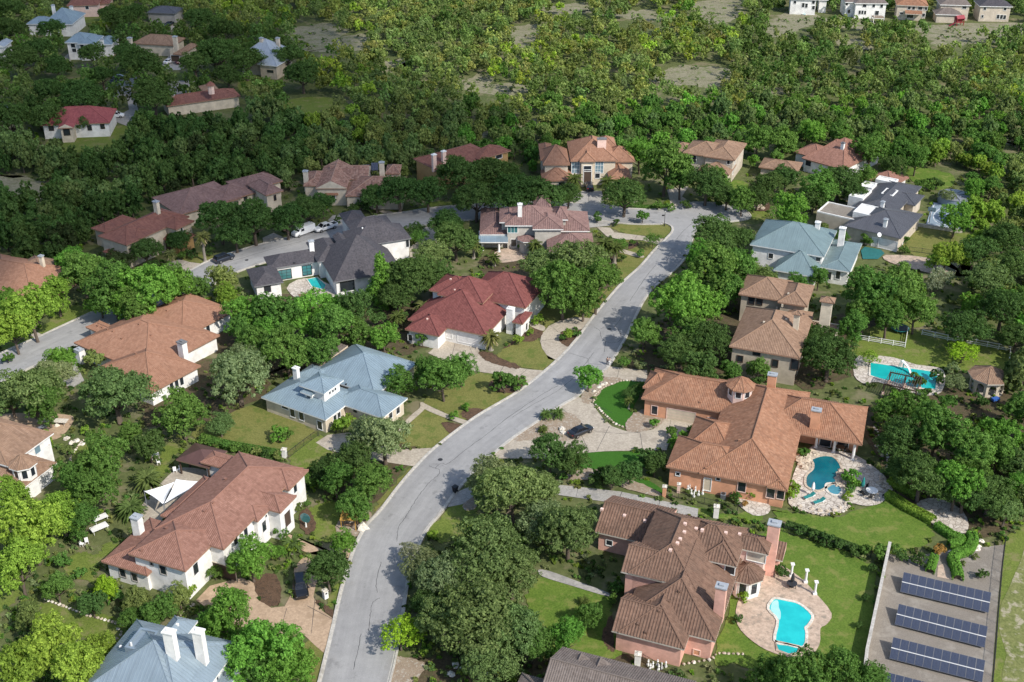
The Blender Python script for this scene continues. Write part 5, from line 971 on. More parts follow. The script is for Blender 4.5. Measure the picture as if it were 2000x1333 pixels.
# ---------------------------------------------------------------- people: two walkers on the street
def skinned(name, V, E, mat, parent, sub=1):
    me = bpy.data.meshes.new(name); me.from_pydata([v[:3] for v in V], E, []); me.materials.append(MATS[mat]); o = link(name, me, parent)
    m = o.modifiers.new('skin', 'SKIN'); sk = me.skin_vertices[0].data
    for i, v in enumerate(V): sk[i].radius = (v[3], v[3]*(v[4] if len(v) > 4 else 1)); sk[i].use_root = (i == 0)
    s = o.modifiers.new('subdivision', 'SUBSURF'); s.levels = sub; s.render_levels = sub; return o
def person(px, py, face, top, bottom, label, stride=.22):
    p = at(px, py, .2); e = empty('person', p, face, label, 'person')
    V = [(0, 0, .93, .13, .8), (0, 0, 1.15, .13, .75), (.01, 0, 1.38, .16, .65), (.01, 0, 1.5, .06), (.02, 0, 1.58, .07), (.03, 0, 1.68, .085), (.02, 0, 1.76, .06),
         (0, .09, .90, .085), (stride*.5, .1, .50, .06), (stride, .1, .09, .04), (stride+.14, .1, .045, .035), (0, -.09, .90, .085), (-stride*.3, -.1, .50, .06), (-stride, -.1, .11, .04), (-stride+.13, -.1, .05, .035),
         (0, .2, 1.40, .055), (-.07, .25, 1.15, .042), (.08, .26, .93, .034), (.12, .26, .85, .03), (0, -.2, 1.40, .055), (.06, -.25, 1.15, .042), (.2, -.25, .96, .034), (.25, -.25, .89, .03)]
    E = [(0, 1), (1, 2), (2, 3), (3, 4), (4, 5), (5, 6), (0, 7), (7, 8), (8, 9), (9, 10), (0, 11), (11, 12), (12, 13), (13, 14), (2, 15), (15, 16), (16, 17), (17, 18), (2, 19), (19, 20), (20, 21), (21, 22)]
    skinned('body', V, E, 'skin', e)
    g = 1.22
    T = [(0, 0, .90, .15, .8), (0, 0, 1.15, .15, .78), (.01, 0, 1.39, .175, .68), (0, .2, 1.40, .07), (-.06, .245, 1.18, .06), (0, -.2, 1.40, .07), (.05, -.245, 1.18, .06)]
    skinned('shirt', T, [(0, 1), (1, 2), (2, 3), (3, 4), (2, 5), (5, 6)], top, e)
    B = [(0, 0, .95, .145, .85), (0, .09, .88, .1), (stride*.5, .1, .50, .075), (stride*.95, .1, .13, .06), (0, -.09, .88, .1), (-stride*.3, -.1, .50, .075), (-stride*.95, -.1, .15, .06)]
    skinned('trousers', B, [(0, 1), (1, 2), (2, 3), (0, 4), (4, 5), (5, 6)], bottom, e)
    MB().ball((.0, 0, 1.72), .105, 10, 7, sq=(1, .92, 1.0)).build('hair', 'hair', e, smooth=True)
    for s in (-1, 1): MB().box(stride*s-.06, stride*s+.2, s*.1-.045, s*.1+.045, .0, .07).build('shoe', 'shirt' if s > 0 else 'shirt', e)
person(1190.5, 714, math.radians(70), 'cotton_white', 'cotton_white', 'person in white walking at the street edge beside another in dark clothes'); person(1186, 713.5, math.radians(70), 'trousers', 'trousers', 'person in dark clothes walking at the street edge beside another in white', -.2)
# ---------------------------------------------------------------- street things
p = at(889, 961, .2); e = empty('refuse_bin', p, math.radians(50), 'black refuse bin standing at the kerb under the oak', 'bin')
b = MB(); M = Matrix.Identity(4); lo = [(-.3, -.28), (.3, -.28), (.3, .28), (-.3, .28)]; hi = [(-.38, -.36), (.38, -.36), (.38, .36), (-.38, .36)]
for k in range(4): b.quad([(*lo[k], .12), (*lo[(k+1) % 4], .12), (*hi[(k+1) % 4], 1.02), (*hi[k], 1.02)])
b.quad([(*q, .12) for q in lo[::-1]]); b.build('body', 'black_plastic', e)
b = MB(); b.box(-.42, .42, -.4, .4, 1.02, 1.1); b.bar((-.38, -.46, 1.0), (.38, -.46, 1.0), .05); b.build('lid', 'black_plastic', e)
for s in (-1, 1): MB().tube([(s*.33-.04, -.3, .14), (s*.33+.04, -.3, .14)], [.14, .14], 10).build('wheel', 'tyre', e)
p = at(1297.5, 442, .1); e = empty('street_lamp', p, 0, 'black post lamp with a side arm by the turning circle', 'street lamp'); b = MB(); b.cyl(0, 0, 0, .5, .14, 8); b.tube([(0, 0, .5), (0, 0, 3.6)], [.07, .05], 8); b.build('post', 'dark_metal', e); b = MB(); b.bar((-.7, 0, 2.9), (0, 0, 2.9), .05); b.box(-.75, -.1, -.02, .02, 2.55, 2.85); b.build('sign_board', 'dark_metal', e)
b = MB(); b.tube([(0, 0, 3.6), (0, 0, 3.95)], [.13, .2], 6); b.build('lantern_glass', 'lamp_clear', e); b = MB(); b.tube([(0, 0, 3.95), (0, 0, 4.2)], [.25, .04], 6); b.build('lantern_cap', 'dark_metal', e)
def mailbox(px, py, label, mat='pale_stone'):
    p = at(px, py, .08); e = empty('mailbox', p, math.radians(40), label, 'mailbox'); MB().box(-.32, .32, -.32, .32, 0, 1.3).build('pillar', mat, e); b = MB(); b.box(-.38, .38, -.38, .38, 1.3, 1.42); b.tube([(0, 0, 1.42), (0, 0, 1.6)], [.4, .05], 4); b.build('cap', 'limestone', e); MB().box(-.15, .15, -.345, -.32, .85, 1.1).build('letter_door', 'dark_metal', e)
mailbox(636, 1168, 'small stone mailbox pillar by the tan drive below the tree', 'white_stucco'); mailbox(953, 907, 'pale stone mailbox pillar opposite the manhole at the curve')
# ---------------------------------------------------------------- solar rows
def solar_row(TL, TR, BL, label, n=11):
    zt, zb = 1.75, .55; a, b_, c = at(*TL, zt), at(*TR, zt), at(*BL, zb); u = (b_-a); L = u.length; u.normalize(); ang = math.atan2(u.y, u.x)
    v2 = Vector((u.y, -u.x, 0)); run = max(1.5, (c-a).dot(v2)); e = empty('solar_array', Vector((a.x, a.y, 0)), ang, label, 'solar array'); sl = Vector((0, -run, zb-zt)); tot = sl.length; sl.normalize(); nn = Vector((1, 0, 0)).cross(-sl).normalized()
    if nn.z < 0: nn = -nn
    cw = L/n; rh = (tot-.12)/2; me = None
    M0 = Matrix(((1, -sl.x, nn.x, 0), (0, -sl.y, nn.y, 0), (0, -sl.z, nn.z, 0), (0, 0, 0, 1)))
    b = MB(); b.box(.012, cw-.012, -rh+.01, -.01, -.035, 0); pm = mesh('panel', b.v, b.f, ['fascia_grey'], b.m, b.uv)
    b = MB(); b.quad([(.035, -rh+.035, .004), (cw-.035, -rh+.035, .004), (cw-.035, -.035, .004), (.035, -.035, .004)], 0, [(0, 0), (1, 0), (1, 1), (0, 1)]); cm = mesh('cell_face', b.v, b.f, ['solar_cell'], b.m, b.uv)
    for i in range(n):
        for r in range(2):
            o = link('panel', pm, e); o.matrix_local = Matrix.Translation(Vector((0, 0, zt))+Vector((i*cw, 0, 0))+sl*(r*(rh+.12))) @ M0; link('cell_face', cm, o)
    m = MB()
    for f in (.12, .88): q = Vector((0, 0, zt-.1))+sl*(tot*f); m.bar(q, q+Vector((L, 0, 0)), .08, .1)
    q = Vector((0, 0, zt+.01))+sl*(rh+.06); m.build('rail', 'grey_metal', e); MB().bar(q, q+Vector((L, 0, 0)), .11, .03).build('centre_strip', 'white_paint', e)
    for i in range(5):
        x = .4+(L-.8)*i/4
        for f in (.12, .88): q = sl*(tot*f); MB().box(x-.05, x+.05, q.y-.05, q.y+.05, 0, zt+q.z-.12).build('post', 'grey_metal', e)
for k, (TL, TR, BL) in enumerate(([(1060, 470), (1745, 630), (1035, 625)], [(1022, 718), (1718, 895), (990, 880)], [(978, 978), (1698, 1160), (945, 1145)], [(932, 1252), (1680, 1445), (900, 1420)])):
    Q = Z((1500, 1000), 4, (TL, TR, BL)); solar_row(*Q, ('row of blue solar panels nearest the clipped hedges', 'second row of blue solar panels below the hedges', 'third row of blue solar panels below the hedges', 'row of blue solar panels cut by the bottom edge')[k])
# ---------------------------------------------------------------- fences and garden walls
def fence(P, hgt, kind, label, spacing=2.4, z0=.05, cat='fence', name='fence'):
    Q = [at(x, y) for x, y in P]; c = Q[0]; e = empty(name, c, 0, label, cat)
    for a, b in zip(Q, Q[1:]):
        d = (b-a); n = max(1, round(d.length/spacing)); lo = Vector((0, 0, z0))
        for i in range(n):
            p, q = a+d*i/n-c, a+d*(i+1)/n-c; up = Vector((0, 0, hgt))
            if kind == 'iron':
                MB().bar(p+lo, p+up, .07).build('post', 'dark_metal', e); m = MB()
                for zz in (.15, hgt-.12): m.bar(p+Vector((0, 0, zz)), q+Vector((0, 0, zz)), .04)
                k = max(2, int((q-p).length/.22))
                for j in range(1, k): r = p+(q-p)*j/k; m.bar(r+Vector((0, 0, .1)), r+Vector((0, 0, hgt-.04)), .02)
                m.build('picket_panel', 'dark_metal', e)
            elif kind == 'rail':
                MB().bar(p+lo, p+up+Vector((0, 0, .06)), .12).build('post', 'white_paint', e); m = MB()
                for zz in (.35, .7, hgt-.06): m.bar(p+Vector((0, 0, zz)), q+Vector((0, 0, zz)), .05, .12)
                m.build('rail', 'white_paint', e)
            elif kind == 'wall':
                t = d.normalized(); nn = Vector((-t.y, t.x, 0))*.16; m = MB(); A = [p+nn, q+nn, q-nn, p-nn]
                for k2 in range(4): m.quad([A[k2], A[(k2+1) % 4], A[(k2+1) % 4]+up, A[k2]+up][::-1])
                m.build('wall_panel', 'limestone', e); m = MB(); nn2 = nn*1.35; A = [p+nn2+up, q+nn2+up, q-nn2+up, p-nn2+up]; B = [x+Vector((0, 0, .1)) for x in A]; m.quad(A); m.quad(B[::-1])
                for k2 in range(4): m.quad([A[k2], A[(k2+1) % 4], B[(k2+1) % 4], B[k2]][::-1])
                m.build('coping_stone', 'kerb', e)
            elif kind == 'rubble':
                t = (q-p)
                for j in range(max(1, int(t.length/.55))):
                    r = p+t*(j+.5)/max(1, int(t.length/.55)); s = RNG.uniform(.15, .27); rock_part(e, r+Vector((0, 0, hgt*.4)), s, hgt, RNG.random() < .3)
        if kind == 'iron': pass
    last = Q[-1]-c
    if kind in ('iron', 'rail'): MB().bar(last+Vector((0, 0, z0)), last+Vector((0, 0, hgt)), .09).build('post', 'dark_metal' if kind == 'iron' else 'white_paint', e)
    return e
ROCKS = []
for k in range(4):
    b = MB(); b.ball((0, 0, 0), 1, 9, 6); r = np.random.default_rng(40+k); v = np.array(b.v); v *= (1+.28*r.normal(size=(len(v), 1)).clip(-1, 1)); v[:, 2] *= .7; v[:, 2] = np.where(v[:, 2] < -.25, -.25, v[:, 2])
    for nm in ('rock', 'limestone'): ROCKS.append(mesh('rock', v.tolist(), b.f, [nm]))
def rock_part(e, p, s, h, pale=True):
    o = link('stone', ROCKS[int(RNG.integers(0, 4))*2+(1 if pale else 0)], e, p); o.scale = (s*RNG.uniform(.8, 1.3), s*RNG.uniform(.8, 1.3), s); o.rotation_euler = (0, 0, RNG.uniform(0, 6.3)); return o
fence([(1735, 1077), (1690, 1288), (1684, 1345)], 1.7, 'wall', 'long pale garden wall between the solar yard and the green lawn', 2.8, cat='wall', name='garden_wall')
fence([(1962, 1062), (1955, 1120), (1948, 1200), (1942, 1280), (1936, 1345)], 1.5, 'iron', 'dark iron fence along the far side of the solar yard')
fence([(622, 851), (594, 872), (563, 896)], 1.4, 'iron', 'dark iron fence between two lawns beside the blue metal roofed house')
fence([(1300, 968), (1350, 980), (1400, 992), (1440, 1000)], 1.4, 'iron', 'low dark iron fence along the strip below the orange stucco wall')
fence([(1672, 664), (1720, 672), (1767, 680), (1772, 650)], 1.2, 'rail', 'white rail fence dividing the lawn near the tan tower house', name='rail_fence')
fence([(1800, 655), (1850, 666), (1905, 675), (1972, 688), (1968, 735)], 1.3, 'rail', 'white rail fence along the back of the pool lawn', name='rail_fence')
fence([(1775, 492), (1800, 495), (1850, 503), (1858, 460)], 1.3, 'iron', 'dark iron fence round the lawn beside the charcoal roofed house')
fence([(1774, 430), (1768, 460), (1760, 490)], .9, 'rail', 'short white rail fence on the lawn beside the charcoal roofed house', name='rail_fence')
fence([(1530, 1040), (1580, 1056), (1640, 1075), (1700, 1090)], 1.3, 'iron', 'thin iron fence behind the shrubs between two green lawns')
fence([(1255, 1290), (1290, 1310), (1320, 1318)], 1.2, 'iron', 'short iron fence in front of the pink wall at the bottom')
fence([(85, 1172), (120, 1184), (160, 1200), (245, 1224)], .45, 'rubble', 'low pale stone edging across the lower left lawn', cat='stone edging', name='stone_edging')
fence([(1330, 1300), (1390, 1290), (1400, 1278), (1455, 1280)], .5, 'rubble', 'pale stone edging under the pink house', cat='stone edging', name='stone_edging')
fence([(1545, 990), (1575, 1002), (1610, 1008), (1650, 1000), (1662, 985)], .4, 'rubble', 'rounded pale stones edging the pool patio', cat='stone edging', name='stone_edging')
fence([(135, 925), (138, 895), (160, 862), (200, 850)], .3, 'rubble', 'curved stone edging round the small left lawn', cat='stone edging', name='stone_edging')
fence([(200, 1258), (225, 1252), (240, 1238), (228, 1228)], .3, 'rubble', 'curl of pale stones beside the lower metal roof', cat='stone edging', name='stone_edging')
fence([(1158, 788), (1162, 772), (1180, 757), (1215, 744), (1262, 746)], .25, 'rubble', 'pale stone edging above the bright turf island', cat='stone edging', name='stone_edging')
fence([(1162, 790), (1176, 806), (1200, 828), (1219, 836)], .25, 'rubble', 'pale stone edging between turf island and drive', cat='stone edging', name='stone_edging')
fence([(380, 1180), (350, 1205), (330, 1222)], .3, 'rubble', 'short stone edging beside the tan drive', cat='stone edging', name='stone_edging')
fence([(-5, 690), (100, 640), (130, 600)], .0001, 'none', 'x') if False else None
def pier(px, py, h, w, mat, label, name='gate_pier'):
    p = at(px, py, .05); e = empty(name, p, math.radians(-10), label, 'pillar'); MB().box(-w/2, w/2, -w/2, w/2, 0, h).build('shaft', mat, e); b = MB(); b.box(-w/2-.08, w/2+.08, -w/2-.08, w/2+.08, h, h+.14); b.tube([(0, 0, h+.14), (0, 0, h+.34)], [w*.6, .05], 4); b.build('cap', 'limestone', e)
pier(1297, 970, 1.9, .6, 'orange_stucco', 'orange gate pillar, one of the pair below the turf'); pier(1325, 962, 1.6, .5, 'pink_trim', 'pale pink gate pillar beside the small white statues'); pier(1398, 1010, 2.0, .8, 'white_stucco', 'white leaning wall pillar at the end of the grey drive'); pier(1245, 1298, 1.8, .8, 'white_stucco', 'white pillar beside the dark tank at the pink wall'); pier(556, 893, 1.5, .7, 'white_stucco', 'white pillar at the end of the iron fence')
# ---------------------------------------------------------------- garden rooms
def gazebo():
    c = at(1925, 762); e = empty('gazebo', c, 0, 'octagonal cream gazebo with arched openings and a tiled roof', 'gazebo'); r, n = 3.0, 8
    octo_roof(e, 0, 0, r+.7, 3.2, 1.7, 'tile_tan', 'fascia_pale', n=8); ri = r*math.cos(math.pi/n); ww = 2*r*math.sin(math.pi/n)
    for k in range(n):
        a = 2*math.pi*(k+1)/n; nn = Vector((math.cos(a), math.sin(a), 0)); t = Vector((-nn.y, nn.x, 0)); q = nn*ri; M = Matrix(((t.x, 0, -nn.x, q.x), (t.y, 0, -nn.y, q.y), (0, 1, 0, 0), (0, 0, 0, 1))); m = MB(); o = ww*.30
        m.box(-ww/2, -o, 0, 3.05, 0, .25, 0, M); m.box(o, ww/2, 0, 3.05, 0, .25, 0, M); pr = None
        for j in range(9):
            an = math.pi*j/8; x, y = -o*math.cos(an), 1.75+o*math.sin(an)
            if pr: m.quad([M @ Vector((pr[0], pr[1], 0)), M @ Vector((x, y, 0)), M @ Vector((x, 3.05, 0)), M @ Vector((pr[0], 3.05, 0))]); m.quad([M @ Vector((pr[0], pr[1], 0)), M @ Vector((x, y, 0)), M @ Vector((x, y, .25)), M @ Vector((pr[0], pr[1], .25))])
            pr = (x, y)
        m.build('arch_panel', 'cream_stucco', e)
    MB().cyl(0, 0, 0, .16, r+.1, 8).build('floor', 'flagstone', e)
gazebo()
def pergola():
    Q = [at(x, y) for x, y in Z((1640, 640), 3.733, [(310, 510), (545, 560), (590, 470), (340, 415)])]; Q = [at(1723, 775), at(1785, 790), at(1795, 765), at(1735, 752)]
    c = Q[0]; e = empty('pergola', c, 0, 'dark timber pergola with open slats beside the long turquoise pool', 'pergola'); Q = [q-c for q in Q]
    a, b, cc, d = Q; H = 2.7
    for f in (0, .5, 1):
        for s, t in ((a, b), (d, cc)): p = s+(t-s)*f; MB().box(p.x-.22, p.x+.22, p.y-.22, p.y+.22, 0, 1.0).build('post_base', 'pink_trim', e); MB().box(p.x-.1, p.x+.1, p.y-.1, p.y+.1, 1.0, H).build('post', 'dark_wood', e)
    for s, t in ((a, b), (d, cc)): MB().bar(s+Vector((0, 0, H)), t+Vector((0, 0, H)), .12, .22).build('beam', 'dark_wood', e)
    for i in range(15):
        f = i/14; p, q = a+(b-a)*f, d+(cc-d)*f; o = (p-q).normalized()*.5; MB().bar(p+o+Vector((0, 0, H+.2)), q-o+Vector((0, 0, H+.2)), .07, .16).build('slat', 'dark_wood', e)
pergola()
def pavilion():
    h = House('pavilion', 'open patio pavilion with a dark brown hipped roof beside the white villa', 'the brown pavilion', (190, 850), 4.04, ((620, 195), (865, 258)), 3.1, 'metal_brown', 'dark_wood', 'fascia_brown', 'none', pitch=.38, cat='pavilion'); HOUSES.pop()
    h.block('hip', [(620, 195), (865, 258), (1025, 125)], nowall=True, ridge='y')
    x0, x1, y0, y1 = h.bl[0][1:5]
    for x in (x0+.4, x1-.4):
        for y in (y0+.4, (y0+y1)/2, y1-.4): MB().box(x-.12, x+.12, y-.12, y+.12, 0, 3.0).build('post', 'dark_wood', h.e)
pavilion()
def sail(P, label):
    Q = [at(x, y, z) for x, y, z in P]; c = Vector((Q[0].x, Q[0].y, 0)); e = empty('shade_sail', c, 0, label, 'shade sail'); Q = [q-c for q in Q]; b = MB(); n = 8; cen = sum(Q, Vector())/3
    def pt(i, j):
        k = n-i-j; p = (Q[0]*i+Q[1]*j+Q[2]*k)/n; w = [i/n, j/n, k/n]; pull = 27*w[0]*w[1]*w[2]; edge = 1-min(1, min(w)*6); mid = max(w[0]*w[1], w[1]*w[2], w[0]*w[2])*4*edge*.10
        return p+(cen-p)*mid-Vector((0, 0, .35*pull))
    for i in range(n):
        for j in range(n-i):
            b.quad([pt(i, j), pt(i+1, j), pt(i, j+1)])
            if i+j < n-1: b.quad([pt(i+1, j), pt(i+1, j+1), pt(i, j+1)])
    b.build('cloth', 'sail_cloth', e, smooth=True)
    for q in Q: MB().tube([(q.x, q.y, 0), (q.x, q.y, q.z+.15)], [.07, .05], 6).build('pole', 'grey_metal', e)
def zz(P): return [(190+x/4.04, 850+y/4.04, z) for x, y, z in P]
sail(zz([(370, 445, 3.2), (612, 368, 3.8), (520, 548, 3.0)]), 'white triangular shade sail, the smaller of two by the white villa'); sail(zz([(622, 348, 3.8), (848, 365, 3.6), (528, 542, 3.1)]), 'white triangular shade sail, the larger of two by the white villa')
# water tank, sports court, trampoline
p = at(1862, 396); e = empty('water_tank', p, 0, 'big round grey water tank above the sports court', 'water tank'); MB().cyl(0, 0, 0, 1.9, 3.85, 36).build('shell', 'court_blue', e)
b = MB(); b.tube([(0, 0, 1.9), (0, 0, 2.05), (0, 0, 2.2)], [3.95, 3.9, .1], 36); b.build('lid', 'grey_metal', e)
for k in range(4): a = k*math.pi/4; MB().bar((-3.8*math.cos(a), -3.8*math.sin(a), 2.1), (3.8*math.cos(a), 3.8*math.sin(a), 2.1), .06, .3).build('lid_rib', 'grey_metal', e)
CQ = [(1808, 441), (1822, 397), (1886, 402), (1878, 452)]
sheet('patio', CQ, 'court_blue'); ribbon([(1812, 438), (1825, 399)], .12, ROAD_Z, 'line_white', 'court_line', sm=1); ribbon([(1811, 438), (1874, 449)], .12, ROAD_Z, 'line_white', 'court_line', sm=1); ribbon([(1858, 400), (1838, 408), (1824, 420), (1826, 433), (1845, 441), (1868, 445)], .14, ROAD_Z, 'line_white', 'court_line', sm=6); ribbon([(1834, 420), (1836, 432), (1850, 437)], .12, ROAD_Z, 'line_white', 'court_line', sm=4)
p = at(1814, 437); e = empty('basketball_hoop', p, math.radians(60), 'basketball hoop with pole at the corner of the blue court', 'basketball hoop'); b = MB(); b.tube([(0, 0, 0), (0, 0, 2.6), (.9, 0, 3.1)], [.09, .08, .06], 8); b.build('pole', 'dark_metal', e); MB().box(.9, .95, -.9, .9, 2.75, 3.8).build('backboard', 'pane_sky', e); m = MB()
for k in range(12): a = 2*math.pi*k/12; a2 = 2*math.pi*(k+1)/12; m.bar((1.25+.23*math.cos(a), .23*math.sin(a), 3.05), (1.25+.23*math.cos(a2), .23*math.sin(a2), 3.05), .03)
m.build('rim', 'red_plastic', e)
fence([(1790, 443), (1812, 446), (1850, 452), (1880, 456)], .8, 'wall', 'low pale wall under the blue sports court', 3, cat='wall', name='garden_wall')
sheet('patio', Z((1450, 330), 5.405, [(1250, 870), (1290, 830), (1460, 860), (1500, 900), (1430, 960), (1270, 960)]), 'court_green')
def table(px, py, label, top='white_paint', r=.7, rect=None, rz=0., chairs=0, cmat='dark_metal'):
    p = at(px, py, .18); e = empty('garden_table', p, rz, label, 'table'); b = MB()
    if rect: b.box(-rect[0]/2, rect[0]/2, -rect[1]/2, rect[1]/2, .7, .76)
    else: b.cyl(0, 0, .7, .75, r, 18)
    b.build('table_top', top, e)
    for s in ((-1, -1), (1, -1), (1, 1), (-1, 1)): x, y = (s[0]*rect[0]*.42, s[1]*rect[1]*.42) if rect else (s[0]*r*.6, s[1]*r*.6); MB().box(x-.03, x+.03, y-.03, y+.03, 0, .7).build('leg', top, e)
    return e
def chair(px, py, label, mat, rz, group=None):
    p = at(px, py, .18); e = empty('garden_chair', p, rz, label, 'chair', group); MB().box(-.26, .26, -.26, .26, .42, .48).build('seat', mat, e); MB().box(-.26, .26, .22, .28, .48, .95).build('backrest', mat, e)
    for x in (-.23, .23):
        for y in (-.23, .23): MB().box(x-.025, x+.025, y-.025, y+.025, 0, .42).build('leg', mat, e)
table(1726+0, 468+0, 'x') if False else None
table(1702, 965, 'round white table on the pale patio beside the green parasol', r=.95); chair(1695, 956, 'dark chair above the round white patio table', 'black_plastic', .5); chair(1687, 970, 'dark chair nearest the foot of the green parasol', 'black_plastic', 2); chair(1699, 976, 'dark chair below the round white patio table', 'black_plastic', 3.2); chair(1726, 972, 'dark chair at the far right rim of the pale patio', 'black_plastic', 4.4)
def lounger(px, py, rz, label):
    p = at(px, py, .19); e = empty('sun_lounger', p, rz, label, 'sun lounger'); MB().box(-1.0, 1.0, -.33, .33, .3, .35).build('frame', 'white_paint', e); MB().box(-1.0, .4, -.32, .32, .352, .42).build('cushion', 'teal_canvas', e)
    b = MB(); M = Matrix.Translation((.4, 0, .36)) @ Matrix.Rotation(math.radians(-28), 4, 'Y'); b.box(0, .75, -.32, .32, 0, .08, 0, M); b.build('backrest', 'teal_canvas', e)
    for x in (-.85, .7):
        for y in (-.28, .28): MB().box(x-.03, x+.03, y-.03, y+.03, 0, .3).build('leg', 'white_paint', e)
lounger(1580, 973, .5, 'teal sun lounger, the upper of two by the dark pool'); lounger(1599, 983, .45, 'teal sun lounger, the lower of two by the dark pool')
def parasol(px, py, h, label, mat='teal_canvas', openr=0):
    p = at(px, py, .19); e = empty('parasol', p, 0, label, 'parasol'); MB().cyl(0, 0, 0, .12, .35, 12).build('base', 'dark_metal', e); MB().tube([(0, 0, .1), (0, 0, h)], [.035, .03], 6).build('pole', 'dark_wood', e); b = MB()
    if openr: b.tube([(0, 0, h-.5), (0, 0, h)], [openr, .05], 8, cap=False)
    else: b.tube([(0, 0, h*.38), (0, 0, h*.55), (0, 0, h*.85), (0, 0, h)], [.16, .3, .2, .04], 8)
    b.build('canopy', mat, e)
parasol(1683, 962, 3.0, 'closed teal parasol standing on the pale patio'); parasol(1586, 968, 2.6, 'closed white parasol between the two teal loungers', 'sail_cloth'); parasol(1546, 1146, 2.5, 'closed dark parasol over the round patio table of the pink house', 'dark_metal'); table(1546, 1147, 'dark round table with a closed parasol on the stone deck', 'dark_metal', .75)
def colonnade(px, py, label):
    p = at(px, py, .15); e = empty('garden_column', p, 0, label, 'column', None); MB().box(-.28, .28, -.28, .28, 0, .3).build('plinth', 'white_paint', e); MB().tube([(0, 0, .3), (0, 0, 2.1)], [.19, .16], 12).build('shaft', 'white_paint', e); b = MB(); b.cyl(0, 0, 2.1, 2.2, .22, 12); b.box(-.27, .27, -.27, .27, 2.2, 2.34); b.build('capital', 'white_paint', e)
colonnade(1545, 1126, 'white garden column nearest the pink chimney'); colonnade(1573, 1138, 'middle white garden column of three above the deck'); colonnade(1591, 1161, 'white garden column at the corner of the stone deck')
def aircon(px, py, label, g=None):
    p = at(px, py, .05); e = empty('air_conditioner', p, math.radians(-12), label, 'air conditioner', g); MB().box(-.42, .42, -.42, .42, 0, .85).build('casing', 'grey_metal', e); MB().cyl(0, 0, .85, .9, .34, 16).build('fan_grille', 'dark_metal', e)
    for k in range(5): MB().box(-.43, .43, -.44, -.42, .12+k*.14, .17+k*.14).build('louvre', 'dark_metal', e)
aircon(1412, 973, 'grey air conditioner unit on the lawn against the orange wall'); aircon(1237, 1272, 'grey air conditioner unit behind the white pillar of the pink house')
# small white statues and pots before the orange wall, white stones before the pink wall
def statue(px, py, label, g):
    p = at(px, py, .05); e = empty('garden_statue', p, RNG.uniform(0, 6), label, 'statue', g); MB().box(-.16, .16, -.16, .16, 0, .3).build('pedestal', 'white_paint', e); b = MB(); b.tube([(0, 0, .3), (0, 0, .55), (.02, 0, .75), (0, 0, .86)], [.13, .09, .14, .05], 8); b.ball((0, 0, .95), .1, 8, 6); b.build('figure', 'white_paint', e)
for i, (x, y) in enumerate(((1343, 958), (1350, 966), (1358, 960), (1364, 968), (1372, 966), (1355, 971), (1347, 955), (1371, 958))): statue(x, y, 'small white statue in the cluster before the orange wall', 'white statues before the orange wall')
for i, (x, y) in enumerate(((1266, 1300), (1275, 1304), (1284, 1300), (1292, 1306), (1300, 1303), (1270, 1308), (1286, 1310))): statue(x, y, 'small white statue in the row under the pink wall', 'white statues under the pink wall')
# stepping stones, boulders
for i in range(19):
    f = i/18; x = 1708+22*math.sin(f*math.pi*.75)+6*f; y = 835+88*f; p = at(x, y, .04); b = MB(); b.tube([(0, 0, 0), (0, 0, .06)], [.3, .27], 7); tag(b.build('stepping_stone', 'limestone', loc=p, rz=float(RNG.uniform(0, 6))), 'flat pale stepping stone in the curved row by the big oak', 'stepping stone', 'stepping stones beside the tiled wing')
def boulder(px, py, s, label, pale=False, group='rocks round the dark pool', cat='boulder'):
    p = at(px, py, .12); o = link('boulder', ROCKS[int(RNG.integers(0, 4))*2+int(pale)], None, p+Vector((0, 0, s*.15)), float(RNG.uniform(0, 6))); o.scale = (s*1.1, s*.95, s*.9); tag(o, label, cat, group)
for x, y, s in ((1640, 938, .8), (1647, 930, .9), (1650, 945, .7), (1636, 948, .6), (1643, 921, .6), (1638, 926, .5), (1655, 936, .6), (1645, 952, .6), (1592, 890, .7), (1580, 893, .9), (1573, 900, .8), (1568, 890, .6), (1578, 910, .6), (1571, 915, .7), (1563, 908, .5), (1585, 883, .6), (1560, 897, .9)): boulder(x, y, s, 'tan boulder among the rocks set round the dark teal pool')
for x, y, s in ((1725, 940, .6), (1732, 945, .7), (1728, 952, .6), (1718, 945, .5), (1735, 955, .6), (1722, 933, .5)): boulder(x, y, s, 'tan rock in the heap at the far end of the pale patio', group='rock heap by the patio')
for x, y, s in ((1585, 995, .4), (1600, 998, .45), (1615, 1000, .4), (1628, 997, .45), (1640, 992, .4), (1562, 990, .4), (1650, 985, .4)): boulder(x, y, s, 'small brown rock in the bed below the two loungers', group='rocks below the loungers')
boulder(709, 1032, .95, 'large pale boulder at the kerb beside the upper tan drive', True, None); boulder(1098, 840, .6, 'pale boulder in the gravel island, upper one', True, None); boulder(1100, 846, .5, 'pale boulder in the gravel island, lower one', True, None)
for x, y in ((1470, 402), (1478, 405), (1485, 403), (1476, 409), (1465, 407), (1490, 408)): boulder(x, y, .6, 'tan boulder in the bed beside the turning circle', group='boulders by the turning circle')
for x, y in ((1170, 757), (1176, 752), (1183, 750), (1160, 765)): boulder(x, y, .4, 'pale rock beside the young tree at the drive corner', True, 'rocks at the drive corner')
for x, y in ((1905, 1060), (1910, 1068), (1908, 1074), (1915, 1058)): boulder(x, y, .45, 'white boulder on the gravel by the hedge end', True, 'white boulders by the hedge')
for x, y in ((1722, 868), (1728, 878), (1715, 860), (1712, 872), (1722, 890), (1735, 900), (1726, 858), (1718, 882)): boulder(x, y, .35, 'grey garden rock along the tiled wing', False, 'rocks along the tiled wing')
for x, y in ((890, 1300), (905, 1308), (925, 1312), (940, 1316), (955, 1318), (880, 1318), (915, 1302)): boulder(x, y, .5, 'white rock on the bare slope under the big oak', True, 'white rocks under the oak')
